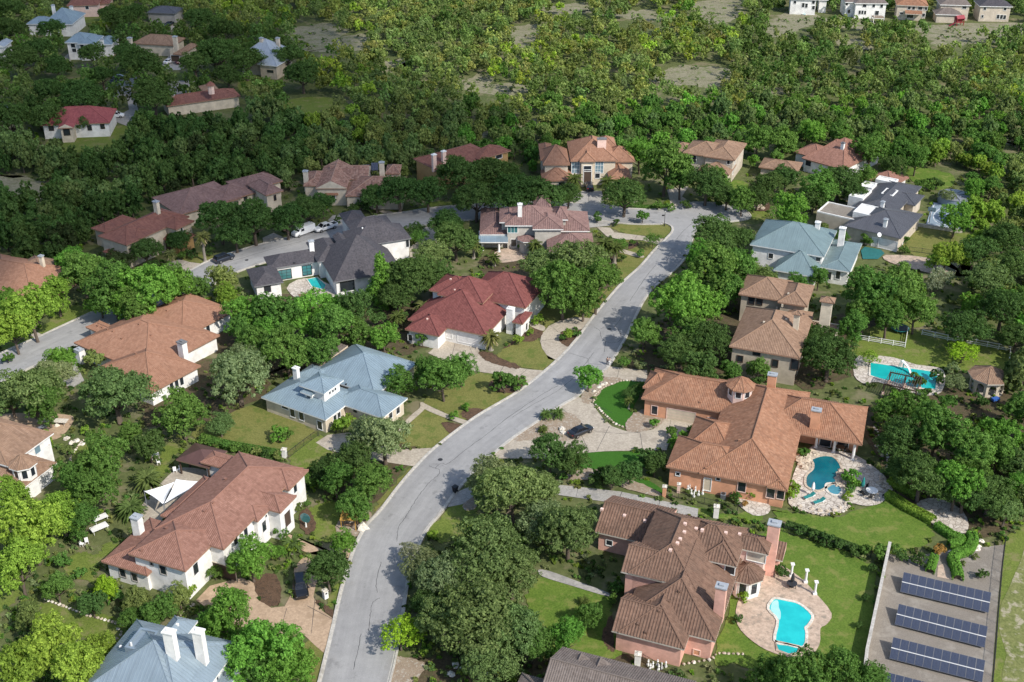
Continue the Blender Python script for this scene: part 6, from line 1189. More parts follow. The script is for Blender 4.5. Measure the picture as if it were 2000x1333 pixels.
for x, y in ((112, 832), (100, 828), (130, 858), (150, 862), (160, 868), (140, 866)): boulder(x, y, .5, 'pale rock in the bed above the small left lawn', True, 'rocks above the left lawn')
# timber arbour swing by the curve, bird bath mirror, slide, trampoline, small sheds
p = at(683, 1030, .1); e = empty('garden_shelter', p, math.radians(-4), 'small golden timber shelter with a sloping roof beside the street', 'shelter')
b = MB(); M = Matrix.Translation((0, 0, 2.1)) @ Matrix.Rotation(math.radians(14), 4, 'X')
for k in range(9): MB().box(-1.25+k*.28, -1.0+k*.28, -.95, 1.0, 0, .06, 0, M).build('roof_board', 'gold_wood', e)
for x in (-1.1, 1.1):
    for y in (-.75, .75): MB().box(x-.06, x+.06, y-.06, y+.06, 0, 2.05+y*.22).build('post', 'gold_wood', e)
MB().box(-.9, .9, -.2, .3, .45, .52).build('seat', 'wood', e)
p = at(598, 1030, .1); e = empty('garden_disc', p, math.radians(-20), 'round pale green sculpture disc on a white stem by the villa', 'sculpture'); b = MB(); b.tube([(0, -.04, 1.75), (0, .04, 1.75)], [.85, .85], 22); b.build('disc', 'pane_teal', e); MB().tube([(0, 0, 0), (0, 0, .95)], [.16, .09], 8).build('stem', 'white_paint', e)
p = at(1768, 727, .2); e = empty('pool_slide', p, math.radians(-60), 'white pool slide curving into the long turquoise pool', 'slide'); e.scale = (.75, .75, .75); b = MB(); pr = None
for k in range(13):
    t = k/12; x, y, zq = -1.6+3.4*t, .6*math.sin(t*3), 2.3*(1-t)**1.2+.25; d = Vector((.0, .32, 0)); cur = (Vector((x, y, zq)), d)
    if pr:
        for s0, s1, z0, z1 in ((-1, 1, 0, 0), (-1, -1, 0, .2), (1, 1, 0, .2)): b.quad([pr[0]+pr[1]*s0+Vector((0, 0, z0)), cur[0]+cur[1]*s0+Vector((0, 0, z0)), cur[0]+cur[1]*s1+Vector((0, 0, z1)), pr[0]+pr[1]*s1+Vector((0, 0, z1))])
    pr = cur
b.build('chute', 'cotton_white', e); m = MB()
for s in (-.35, .35): m.bar((-2.2, s, 0), (-1.6, s, 2.9), .06)
for k in range(6): m.bar((-2.1+k*.1, -.35, .4+k*.38), (-2.1+k*.1, .35, .4+k*.38), .05)
m.build('ladder', 'steel', e); MB().box(-1.0, -.8, -.1, .1, 0, 1.9).build('support', 'steel', e)
p = at(1757, 647); e = empty('trampoline', p, 0, 'small round trampoline with net poles at the lawn edge under trees', 'trampoline'); b = MB(); b.cyl(0, 0, .72, .76, 1.6, 20); b.build('mat', 'black_plastic', e); m = MB()
for k in range(20): a, a2 = 2*math.pi*k/20, 2*math.pi*(k+1)/20; m.bar((1.7*math.cos(a), 1.7*math.sin(a), .76), (1.7*math.cos(a2), 1.7*math.sin(a2), .76), .22, .06)
m.build('pad', 'teal_canvas', e)
for k in range(6): a = math.pi*k/3; MB().bar((1.7*math.cos(a), 1.7*math.sin(a), 0), (1.75*math.cos(a), 1.75*math.sin(a), 2.4), .05).build('net_pole', 'steel', e)
p = at(1943, 785, .05); e = empty('garden_cart', p, .4, 'small blue cart beside the gazebo', 'cart'); MB().box(-.7, .7, -.4, .4, .35, .8).build('tub', 'blue_plastic', e)
for s in (-1, 1): MB().tube([(s*.4, -.45, .25), (s*.4, -.38, .25)], [.25, .25], 10).build('wheel', 'tyre', e); MB().tube([(s*.4, .38, .25), (s*.4, .45, .25)], [.25, .25], 10).build('wheel', 'tyre', e)
MB().bar((.7, 0, .6), (1.2, 0, .95), .05).build('handle', 'dark_metal', e)
# far hill: red play frame, deck of the white house; solar collector on the mottled roof
p = at(1872, 50, .1); e = empty('play_frame', p, .3, 'red play frame and slide on the far hillside', 'play frame')
for x in (-1.5, 1.5):
    for y in (-.8, .8): MB().box(x-.1, x+.1, y-.1, y+.1, 0, 2.6).build('post', 'red_plastic', e)
MB().box(-1.6, 1.6, -.9, .9, 1.2, 1.35).build('platform', 'red_plastic', e); b = MB(); M = Matrix.Translation((-1.6, 0, 1.3)) @ Matrix.Rotation(math.radians(155), 4, 'Y'); b.box(0, 2.8, -.4, .4, 0, .1, 0, M); b.build('slide', 'red_plastic', e); b = MB(); b.tube([(-1.7, 0, 2.7), (1.7, 0, 2.7)], [1.1, 1.1], 4); b.build('canopy', 'red_plastic', e)
h = [x for x in HOUSES if x.short == 'the white hill house'][0]; c = at(1713, 46); e = empty('deck', c, 0, 'raised white deck on posts behind the white hill house', 'deck'); MB().box(-2, 2, -1.5, 1.5, 2.4, 2.55).build('platform', 'wood', e)
for x in (-1.9, 1.9):
    for y in (-1.4, 1.4): MB().box(x-.1, x+.1, y-.1, y+.1, 0, 3.4).build('post', 'white_paint', e)
b = MB(); b.bar((-1.9, -1.4, 3.4), (1.9, -1.4, 3.4), .08); b.bar((-1.9, -1.4, 3.0), (1.9, -1.4, 3.0), .06); b.build('railing', 'white_paint', e)
for i, (x, y) in enumerate(((715, 330), (732, 326))):
    p = at(x, y, 5.4); e = empty('solar_collector', p, .1, ('dark roof solar collector, the nearer of two behind the mottled ridge', 'dark roof solar collector beside the cream chimney')[i], 'solar collector'); M = Matrix.Rotation(math.radians(35), 4, 'X'); MB().box(-.9, .9, -1.2, 1.2, 0, .1, 0, M).build('frame', 'dark_metal', e); MB().box(-.84, .84, -1.14, 1.14, .1, .115, 0, M).build('collector_face', 'solar_cell', e); MB().bar((-.7, .9, -2.2), (-.7, .9, .5), .08).build('stand', 'grey_metal', e); MB().bar((.7, .9, -2.2), (.7, .9, .5), .08).build('stand', 'grey_metal', e)
# satellite dish, furniture in the small yards
h = [x for x in HOUSES if x.short == 'the charcoal roofed modern house'][0]; p = at(1717, 459, 4.2); e = empty('satellite_dish', p, 0, 'white satellite dish over the garage of the charcoal roofed house', 'satellite dish'); b = MB(); q = Vector((.2, -.8, .5)).normalized(); b.tube([Vector((0, 0, 0)), q*.08, q*.16], [.1, .42, .5], 14); b.build('dish', 'cotton_white', e); MB().bar((0, 0, -1.2), (0, 0, .05), .06).build('mast', 'steel', e); MB().bar(Vector((0, 0, 0)), q*.55, .03).build('feed_arm', 'steel', e)
table(197, 1018, 'white garden table of the two at the far left lawn, upper one', rect=(2.2, 1.2), rz=.7); table(195, 1037, 'white garden table of the two at the far left lawn, lower one', rect=(2.6, 1.4), rz=.7); chair(170, 1062, 'white chair below the far left garden tables', 'white_paint', .4); chair(161, 1067, 'white chair farthest from the villa on the left lawn', 'white_paint', 1.4)
table(304, 895, 'small white table on the grass above the brown pavilion shadow', rect=(1.3, .8), rz=.4); chair(310, 907, 'white chair on the grass near the brown pavilion', 'white_paint', 2.); chair(342, 923, 'white chair beside the pavilion, left of the pair', 'cotton_white', .4); chair(351, 921, 'white chair beside the pavilion, right of the pair', 'cotton_white', -.4)
table(1712, 510, 'white table pad on the teal court, upper one', rect=(1.6, .8), rz=.1) if False else None
table(82, 842, 'grey cushioned garden seat by the white bay', 'grey_metal', rect=(1.8, 1.0), rz=.8); table(105, 828, 'long dark outdoor kitchen counter with a pale top', 'limestone', rect=(5.2, 1.3), rz=-.1); table(592, 582, 'pale wooden table beside the slate roofed porch', 'wood', rect=(1.8, 1.0), rz=.4); chair(680, 578, 'grey lounge chair by the slate roofed porch', 'grey_metal', .4)
table(1640, 880, 'round patio table under the tiled porch', 'wood', .7); chair(1628, 876, 'dark chair under the tiled porch, inner one', 'dark_wood', .3); chair(1655, 884, 'dark chair under the tiled porch, outer one', 'dark_wood', 2.3)
# ---------------------------------------------------------------- plants
def leaves_to_mesh(name, C, Nn, size, rng, mat, tint=None, aspect=1.7):
    """many leaf-sprig quads: centres C, outward directions Nn"""
    n = len(C); r = rng.normal(size=(n, 3)); Nn = Nn*1.0 + r*.42; Nn /= np.linalg.norm(Nn, axis=1, keepdims=True)
    t = rng.normal(size=(n, 3)); t -= (t*Nn).sum(1, keepdims=True)*Nn; t /= np.linalg.norm(t, axis=1, keepdims=True); b = np.cross(Nn, t)
    s = size*rng.uniform(.65, 1.35, (n, 1)); a = t*s*.5*aspect; c = b*s*.5
    V = np.empty((n, 4, 3)); V[:, 0] = C-a; V[:, 1] = C-c*.9+a*.1; V[:, 2] = C+a; V[:, 3] = C+c*.9+a*.1
    me = bpy.data.meshes.new(name); me.vertices.add(n*4); me.vertices.foreach_set('co', V.reshape(-1)); me.loops.add(n*4); me.loops.foreach_set('vertex_index', np.arange(n*4, dtype=np.int32))
    me.polygons.add(n); me.polygons.foreach_set('loop_start', np.arange(0, n*4, 4, dtype=np.int32))
    try: me.polygons.foreach_set('loop_total', np.full(n, 4, dtype=np.int32))
    except Exception: pass
    me.materials.append(MATS[mat]); me.update(calc_edges=True)
    if tint is not None:
        at_ = me.color_attributes.new('tint', 'FLOAT_COLOR', 'POINT'); col = np.ones((n*4, 4), dtype=np.float32); col[:, :3] = np.repeat(tint, 4, axis=0); at_.data.foreach_set('color', col.reshape(-1))
    return me
def sph(rng, n, up=-.3):
    v = rng.normal(size=(n*2+8, 3)); v /= np.linalg.norm(v, axis=1, keepdims=True); v = v[v[:, 2] > up]
    while len(v) < n: v = np.concatenate([v, v])
    return v[:n]
def crown_points(rng, lobes, per, leaves, R=1., H=.8, shape='dome', jit=.06, gap=.0):
    """sprig centres and directions for a crown of unit radius centred at the origin"""
    L = []
    for i in range(lobes):
        if shape == 'cone': z = rng.uniform(-.9, .95); rad = (1-(z+1)/2.05)*.62; a = rng.uniform(0, 6.283); L.append((math.cos(a)*rad, math.sin(a)*rad, z, .20+.22*(1-(z+1)/2)))
        elif shape == 'round': d = sph(rng, 1, -.75)[0]; f = rng.uniform(.35, .72); L.append((d[0]*f, d[1]*f, d[2]*f, rng.uniform(.28, .42)))
        elif shape == 'spread': d = sph(rng, 1, -.1)[0]; f = rng.uniform(.4, .78); L.append((d[0]*f, d[1]*f, d[2]*f*.8, rng.uniform(.24, .38)))
        else: d = sph(rng, 1, -.3)[0]; f = rng.uniform(.42, .70)*(1.0); L.append((d[0]*f, d[1]*f, d[2]*f, rng.uniform(.26, .42)))
    C, D = [], []
    for x, y, z, r in L:
        k = sph(rng, per, -.55); cp = np.array([x, y, z])+k*r*rng.uniform(.66, 1.14, (per, 1))
        for q in range(per):
            n = int(leaves*rng.uniform(.6, 1.3)); d = sph(rng, n, -.6); rr = r*rng.uniform(.17, .34); C.append(cp[q]+d*rr*rng.uniform(.55, 1.1, (n, 1))); D.append(d*.7+k[q]*.6)
    C = np.concatenate(C); D = np.concatenate(D); C[:, 2] *= H
    # drop sprigs buried deep inside the crown
    depth = np.zeros(len(C))
    for x, y, z, r in L: depth += (np.linalg.norm((C-np.array([x, y, z*H]))/np.array([1, 1, H]), axis=1) < r*.72)
    keep = (depth < 1) | (rng.random(len(C)) < .5); return C[keep], D[keep]
def trunk_mesh(rng, name, H, r, spread, limbs=5, mat='bark', lean=.0, limb_z=.45):
    b = MB(); tx, ty = rng.uniform(-lean, lean, 2); top = Vector((tx, ty, H*.72)); b.tube([(0, 0, -.2), (0, 0, .25), (tx*.5, ty*.5, H*limb_z), top], [r*1.5, r*1.05, r*.8, r*.35], 8)
    for i in range(limbs):
        a = 2*math.pi*i/limbs+rng.uniform(-.4, .4); z0 = H*rng.uniform(limb_z*.75, limb_z*1.15); s = spread*rng.uniform(.55, .85); p0 = Vector((tx*.4, ty*.4, z0)); p1 = p0+Vector((math.cos(a)*s*.5, math.sin(a)*s*.5, H*.16)); p2 = p0+Vector((math.cos(a)*s, math.sin(a)*s, H*.30)); b.tube([p0, p1, p2], [r*.55, r*.34, r*.12], 6)
    return mesh(name, b.v, b.f, [mat], b.m, smooth=True)
PROTO = {}
def proto(kind, k, lobes, per, leaves, leafsize, H, shape, R, th, tr, limbs=5, mat='bark', cz=.62):
    """one crown and trunk of a kind at real size: crown radius R, total height th"""
    rng = np.random.default_rng(sum(map(ord, kind))*7+k); C, D = crown_points(rng, lobes, per, leaves, 1., H, shape)
    C = C*R; zc = th-R*H*1.0; C[:, 2] += zc; D[:, 2] += .15
    PROTO.setdefault(kind, []).append((leaves_to_mesh(kind+'_crown', C, D, leafsize, rng, 'leaf'), trunk_mesh(rng, kind+'_trunk', zc+R*H*.2, tr, R*.75, limbs, mat, .3), R, th, zc))
for k in range(5): proto('oak', k, 21, 34, 26, .205, .74, 'dome', 5.0, 8.6, .34, 6)
for k in range(4): proto('elm', k, 18, 30, 24, .20, .95, 'round', 4.0, 8.8, .22, 5)
for k in range(2): proto('airy', k, 20, 22, 15, .18, .9, 'spread', 4.0, 7.2, .18, 7, 'bark')
for k in range(1): proto('cone', k, 30, 22, 20, .21, 1.7, 'cone', 3.4, 11.5, .22, 4)
for k in range(5): proto('wild', k, 13, 18, 16, .31, .95, 'round', 3.0, 5.6, .16, 4)
for k in range(4): proto('juniper', k, 14, 18, 16, .29, 1.1, 'round', 2.6, 5.6, .16, 4)
for k in range(3): proto('shrub', k, 9, 14, 16, .12, .85, 'round', 1.0, 1.7, .05, 4)
TINT = {'o': (0.155, 0.225, 0.08), 'd': (0.085, 0.15, 0.045), 'g': (0.115, 0.215, 0.05), 'b': (0.15, 0.305, 0.055), 'l': (0.225, 0.335, 0.055), 'y': (0.25, 0.39, 0.035), 'a': (0.215, 0.262, 0.125), 'e': (0.2, 0.25, 0.08), 'r': (0.383, 0.241, 0.078), 'k': (0.051, 0.08, 0.031), 'w': (0.264, 0.275, 0.182)}
TONE = {'o': 'grey green', 'd': 'dark green', 'g': 'green', 'b': 'bright green', 'l': 'lime green', 'y': 'yellow green', 'a': 'olive grey', 'e': 'yellowish olive', 'r': 'rusty orange', 'k': 'blackish green', 'w': 'pale grey green'}
TREES = []          # things still to be labelled
def plant(kind, px, py, wpx, t, name=None, cat='tree', var=.16, hs=1.0, label=None, group=None, note=None):
    """a tree whose crown is centred on the sighting (px, py) and wpx pixels wide in the survey photograph"""
    P = PROTO[kind]; me, tm, R, th, zc = P[int(RNG.integers(0, len(P)))]
    s = 1.
    for _ in range(3): z = zc*s*hs; g = at(px, py, z); d = (Vector((g.x, g.y, z))-Vector((0, 0, CAM_H))); sc = FPX/(d.y*CP-d.z*SP); s = wpx/sc/2/R
    return stand(kind, (me, tm), g.x, g.y, s, t, name, cat, var, hs, label, group, (px, py))
def stand(kind, pr, x, y, s, t, name, cat, var=.16, hs=1., label=None, group=None, pxy=None):
    me, tm = pr; nm = name or {'oak': 'oak_tree', 'elm': 'elm_tree', 'airy': 'young_tree', 'cone': 'poplar_tree', 'wild': 'woodland_tree', 'juniper': 'juniper_tree', 'shrub': 'shrub'}[kind]
    e = empty(nm, (x, y, 0), float(RNG.uniform(0, 6.283))); e.scale = (s*RNG.uniform(.94, 1.06), s*RNG.uniform(.94, 1.06), s*hs); e.empty_display_size = .3
    e['category'] = cat
    c = link('crown' if cat == 'tree' else 'foliage', me, e); k = TINT[t] if isinstance(t, str) else t; v = RNG.uniform(1-var, 1+var); c.color = (k[0]*v*RNG.uniform(1-var*.6, 1+var*.6), k[1]*v, k[2]*v, 1)
    link('trunk' if cat == 'tree' else 'stem', tm, e)
    if label: e['label'] = label
    else: TREES.append((e, kind, t, s, pxy or proj((x, y, 2)), cat))
    if group: e['group'] = group
    return e
MORE = [('b', 250, 592, 80), ('g', 330, 545, 80), ('g', 385, 562, 60), ('b', 195, 590, 60), ('g', 1275, 470, 40), ('d', 1370, 560, 70)]
OAK = [('o', 1000, 962, 150), ('a', 960, 935, 110), ('o', 1060, 960, 90), ('o', 1110, 1040, 140), ('a', 1060, 1020, 110), ('o', 950, 1080, 170), ('o', 1000, 1120, 130), ('o', 930, 1210, 190), ('a', 870, 1130, 120), ('a', 825, 1110, 90), ('o', 870, 1210, 130), ('o', 1000, 1235, 140), ('o', 960, 1290, 130), ('d', 840, 1185, 80), ('a', 750, 860, 120), ('a', 715, 850, 90),
 ('d', 690, 900, 100), ('a', 465, 735, 140), ('a', 480, 700, 90), ('o', 225, 770, 145), ('o', 60, 760, 140), ('a', 105, 735, 90), ('o', 20, 780, 90), ('d', 800, 540, 120), ('d', 845, 540, 90), ('d', 775, 580, 80), ('o', 1130, 515, 130), ('o', 1065, 525, 100), ('o', 1050, 565, 80), ('d', 1395, 465, 110), ('d', 1440, 470, 80), ('d', 1380, 670, 110), ('d', 1330, 690, 95),
 ('d', 430, 430, 110), ('d', 495, 432, 110), ('d', 460, 460, 80), ('d', 560, 430, 90), ('d', 600, 412, 80), ('d', 630, 400, 60), ('d', 780, 375, 90), ('d', 835, 378, 85), ('d', 735, 385, 70), ('d', 900, 345, 110), ('d', 960, 340, 100), ('d', 930, 390, 100), ('d', 1000, 385, 110), ('d', 1060, 385, 100), ('d', 870, 440, 80), ('d', 890, 470, 90), ('o', 845, 500, 80), ('d', 1110, 382, 60), ('d', 985, 350, 80),
 ('d', 1220, 385, 90), ('d', 1380, 360, 95), ('d', 1420, 385, 60), ('d', 1500, 365, 80), ('d', 1640, 355, 90), ('d', 1535, 345, 70), ('d', 1480, 385, 60), ('d', 1670, 380, 60), ('d', 1760, 860, 110), ('d', 1800, 935, 120), ('d', 1935, 965, 110), ('d', 1885, 965, 100), ('d', 1760, 920, 80), ('d', 1620, 695, 120), ('d', 1600, 660, 80), ('d', 1960, 600, 110), ('o', 1930, 550, 100), ('d', 1975, 520, 80), ('d', 1890, 640, 100), ('d', 1905, 490, 90), ('d', 1960, 470, 90), ('d', 1985, 660, 80),
 ('d', 90, 230, 80), ('d', 20, 235, 90), ('d', 160, 190, 90), ('d', 100, 180, 80), ('d', 300, 190, 90), ('d', 275, 130, 90), ('d', 250, 110, 70), ('d', 200, 150, 60), ('d', 165, 245, 45), ('d', 420, 110, 90), ('d', 480, 120, 80), ('d', 380, 125, 70), ('d', 590, 145, 80), ('d', 560, 110, 70), ('d', 100, 60, 60), ('d', 75, 100, 70), ('d', 40, 120, 80), ('d', 230, 40, 70), ('d', 20, 60, 70), ('d', 180, 105, 60), ('d', 445, 150, 60), ('d', 545, 190, 40), ('d', 210, 25, 40), ('d', 260, 30, 60), ('d', 20, 20, 60), ('d', 390, 40, 70), ('d', 440, 60, 70), ('d', 110, 130, 60),
 ('o', 1965, 1000, 80), ('d', 1975, 905, 80), ('o', 430, 830, 60), ('d', 350, 470, 60), ('d', 285, 490, 70), ('d', 300, 455, 50), ('k', 230, 510, 70), ('d', 630, 920, 60)]
ELM = [('g', 720, 945, 100), ('g', 655, 935, 80), ('g', 695, 985, 80), ('d', 640, 1110, 95), ('b', 672, 1062, 60), ('b', 490, 1090, 100), ('b', 450, 1205, 130), ('b', 530, 1262, 140), ('b', 470, 1290, 110), ('b', 565, 1300, 110), ('b', 415, 1225, 80), ('g', 510, 1320, 90), ('l', 60, 1030, 150), ('l', 35, 1105, 120), ('l', 120, 1000, 100), ('l', 95, 1260, 140), ('l', 150, 1300, 130), ('l', 40, 1300, 120), ('l', 200, 1265, 70), ('g', 110, 1145, 70), ('l', 20, 970, 90), ('g', 160, 1020, 80),
 ('g', 200, 895, 120), ('g', 180, 960, 110), ('g', 145, 935, 90), ('d', 290, 868, 70), ('g', 250, 850, 60), ('g', 355, 805, 105), ('b', 120, 705, 70), ('g', 90, 790, 90), ('b', 480, 610, 90), ('g', 540, 615, 110), ('b', 600, 610, 100), ('g', 650, 640, 100), ('g', 560, 680, 110), ('g', 500, 675, 90), ('d', 690, 605, 90), ('b', 750, 658, 70), ('g', 620, 690, 80), ('g', 470, 640, 70), ('b', 650, 600, 70), ('b', 525, 650, 80), ('g', 700, 650, 70),
 ('g', 1100, 560, 120), ('g', 1165, 555, 110), ('g', 1140, 580, 90), ('b', 1330, 590, 140), ('b', 1375, 600, 90), ('g', 1258, 650, 75), ('g', 1395, 530, 120), ('g', 1440, 520, 90), ('b', 1370, 500, 70), ('g', 1420, 560, 80), ('g', 1345, 655, 90), ('g', 1700, 570, 120), ('g', 1755, 565, 120), ('g', 1668, 640, 75), ('g', 1790, 605, 90), ('g', 1735, 615, 90), ('g', 1690, 610, 80), ('g', 1830, 840, 130), ('g', 1900, 880, 120), ('b', 1870, 945, 110), ('b', 1945, 850, 90), ('g', 1780, 800, 80), ('g', 1992, 800, 80), ('g', 1730, 805, 55), ('g', 1900, 925, 90), ('g', 1950, 880, 90), ('b', 1985, 950, 70),
 ('b', 1545, 412, 85), ('g', 1600, 365, 80), ('g', 1690, 350, 60), ('b', 1868, 425, 70), ('l', 1850, 498, 70), ('l', 1830, 510, 50), ('l', 1880, 505, 50), ('g', 1300, 320, 110), ('g', 1330, 345, 80), ('b', 1250, 300, 70), ('g', 1400, 355, 60), ('g', 1450, 390, 60), ('g', 160, 530, 100), ('g', 220, 560, 120), ('b', 290, 562, 130), ('b', 340, 560, 90), ('l', 60, 605, 120), ('l', 110, 575, 80), ('l', 25, 640, 100), ('b', 140, 510, 70), ('g', 270, 600, 90), ('e', 435, 545, 70), ('l', 445, 578, 60), ('b', 15, 590, 60),
 ('b', 1105, 1245, 90), ('g', 1040, 1255, 90), ('g', 1150, 1200, 60), ('d', 1075, 880, 85), ('d', 1118, 895, 75), ('d', 1280, 905, 55), ('d', 1230, 920, 55), ('d', 1195, 930, 55), ('g', 1560, 1320, 130), ('g', 1640, 1315, 110), ('g', 1690, 1330, 90), ('g', 1500, 1325, 90), ('b', 1150, 735, 60), ('g', 865, 735, 95), ('g', 900, 720, 70), ('g', 830, 725, 70), ('g', 780, 745, 70), ('b', 1590, 260, 60), ('g', 1700, 290, 80), ('g', 1760, 300, 70), ('g', 1640, 260, 60), ('g', 1480, 270, 70), ('g', 1530, 275, 70), ('b', 1900, 370, 50), ('g', 1935, 365, 50), ('a', 1850, 385, 40),
 ('d', 1590, 390, 50), ('d', 1250, 760, 40), ('d', 1230, 770, 35), ('g', 1480, 720, 55), ('g', 1430, 725, 50), ('d', 1370, 720, 80), ('g', 1560, 560, 60), ('e', 1490, 545, 60), ('e', 1470, 535, 50), ('g', 1600, 540, 50), ('g', 1640, 465, 45), ('g', 820, 465, 45), ('d', 810, 450, 45), ('g', 1210, 480, 40), ('d', 1320, 560, 50), ('e', 265, 1175, 70), ('y', 205, 1150, 60), ('e', 350, 1165, 60), ('g', 310, 1195, 80), ('g', 260, 1210, 60), ('d', 180, 1180, 60), ('e', 60, 1205, 70), ('b', 545, 1080, 40), ('g', 420, 1120, 40), ('g', 1790, 310, 60), ('d', 1740, 330, 60)]
for t, x, y, w in OAK: plant('oak', x, y, w, t)
for t, x, y, w in ELM+MORE: plant('elm' if w > 45 else 'airy', x, y, w, t)
plant('airy', 782, 1243, 105, 'y', label='yellow green young tree overhanging the street near the bottom', hs=.8); plant('cone', 745, 548, 75, 'b', label='tall pointed pale green poplar beside the slate roofed house', hs=.8)
for t, x, y, w in (('w', 1835, 545, 60), ('w', 1822, 560, 45), ('w', 800, 1080, 60), ('w', 1475, 550, 40)): plant('airy', x, y, w, t)
plant('airy', 1880, 690, 75, 'y', hs=.7); plant('airy', 1866, 748, 55, 'a', hs=.8); plant('airy', 1700, 700, 45, 'l', hs=.9)
# palms
def frond_mesh(rng, n, L, w, droop, dead=False):
    b = MB()
    for i in range(n):
        a = 2*math.pi*i/n+rng.uniform(-.2, .2); el = rng.uniform(-.35, 1.15) if not dead else rng.uniform(-1.2, -.5); l = L*rng.uniform(.8, 1.1); pr = None; d = Vector((math.cos(a), math.sin(a), 0)); sd = Vector((-d.y, d.x, 0))
        for k in range(6):
            t = k/5; p = d*(l*t*math.cos(el*(1-t*.5)))+Vector((0, 0, l*t*math.sin(el)-droop*l*t*t)); ww = w*math.sin(math.pi*min(1, .12+t*.88))*1.0+.02; cur = (p+sd*ww-Vector((0, 0, ww*.5)), p, p-sd*ww-Vector((0, 0, ww*.5)))
            if pr: b.quad([pr[0], pr[1], cur[1], cur[0]]); b.quad([pr[1], pr[2], cur[2], cur[1]])
            pr = cur
    return b
PALM = []
for k in range(3):
    r = np.random.default_rng(90+k); b = frond_mesh(r, 64, 1.35, .12, .55); PALM.append((mesh('palm_fronds', b.v, b.f, ['leaf']), (lambda d: mesh('dead_fronds', d.v, d.f, ['dead_frond']))(frond_mesh(r, 26, .95, .10, .3, True))))
def palm(px, py, h, label=None, s=1., t=(.095, .125, .035), dead=True):
    """base of the trunk at the sighting"""
    p = at(px, py); e = empty('palm_tree', p, float(RNG.uniform(0, 6.28))); e['category'] = 'tree'; f, dd = PALM[int(RNG.integers(0, 3))]
    b = MB(); b.tube([(0, 0, 0), (0, 0, .4), (.05, 0, h*.5), (0, .05, h)], [.34*s, .24*s, .19*s, .22*s], 8); b.build('trunk', 'bark_pale', e); c = link('crown', f, e, (0, .05, h)); c.scale = (s, s, s); c.color = (*t, 1)
    if dead: q = link('dead_fronds', dd, e, (0, .05, h-.1)); q.scale = (s, s, s)
    if label: e['label'] = label
    else: TREES.append((e, 'palm', 'g', s, (px, py), 'tree'))
palm(401, 511, 6.2, 'tall palm with pale sunlit fronds on the verge below the amber stone house', 1.5, (.17, .18, .06)); palm(337, 529, 4.2, 'shorter palm with pale fronds by the shaded drive', 1.3, (.15, .17, .06)); palm(959, 684, 3.2, 'fan palm with tan skirts before the white garage', 1.7, (.16, .165, .055)); palm(826, 622, 3.0, None, 1.5, (.14, .16, .055)); palm(776, 640, 2.6, None, 1.5)
palm(1120, 383, 4.6, None, 1.9, dead=False); palm(1185, 388, 4.6, None, 1.9, dead=False); palm(1240, 395, 4.2, None, 1.8, dead=False); palm(1215, 386, 4.2, None, 1.7, dead=False); palm(1180, 510, 4.4, None, 1.9, dead=False); palm(1200, 515, 4.0, None, 1.7, dead=False); palm(1045, 505, 3.6, None, 1.5, dead=False); palm(925, 505, 3.4, None, 1.5, (.13, .16, .05), False); palm(965, 520, 2.2, None, 1.4, dead=False)
palm(1066, 820, 1.3, 'small palm in the gravel island, left of two at the street', 1.0, (.10, .16, .045), False); palm(1090, 817, 1.3, 'small palm in the gravel island, right of two at the street', 1.0, (.10, .16, .045), False); palm(290, 955, 2.2, None, 1.9, (.12, .16, .05), False); palm(258, 1010, 2.0, None, 1.9, (.10, .15, .045), False); palm(572, 1080, 1.9, None, 1.5, (.10, .15, .045), False); palm(443, 600, 3.4, None, 1.6, (.20, .21, .04), False); palm(1228, 800, 2.0, None, .8, dead=False); palm(1060, 845, .8, None, .8, dead=False); palm(762, 765, 1.8, None, 1.3, dead=False); palm(1140, 1000+182, .9, None, .7, dead=False)
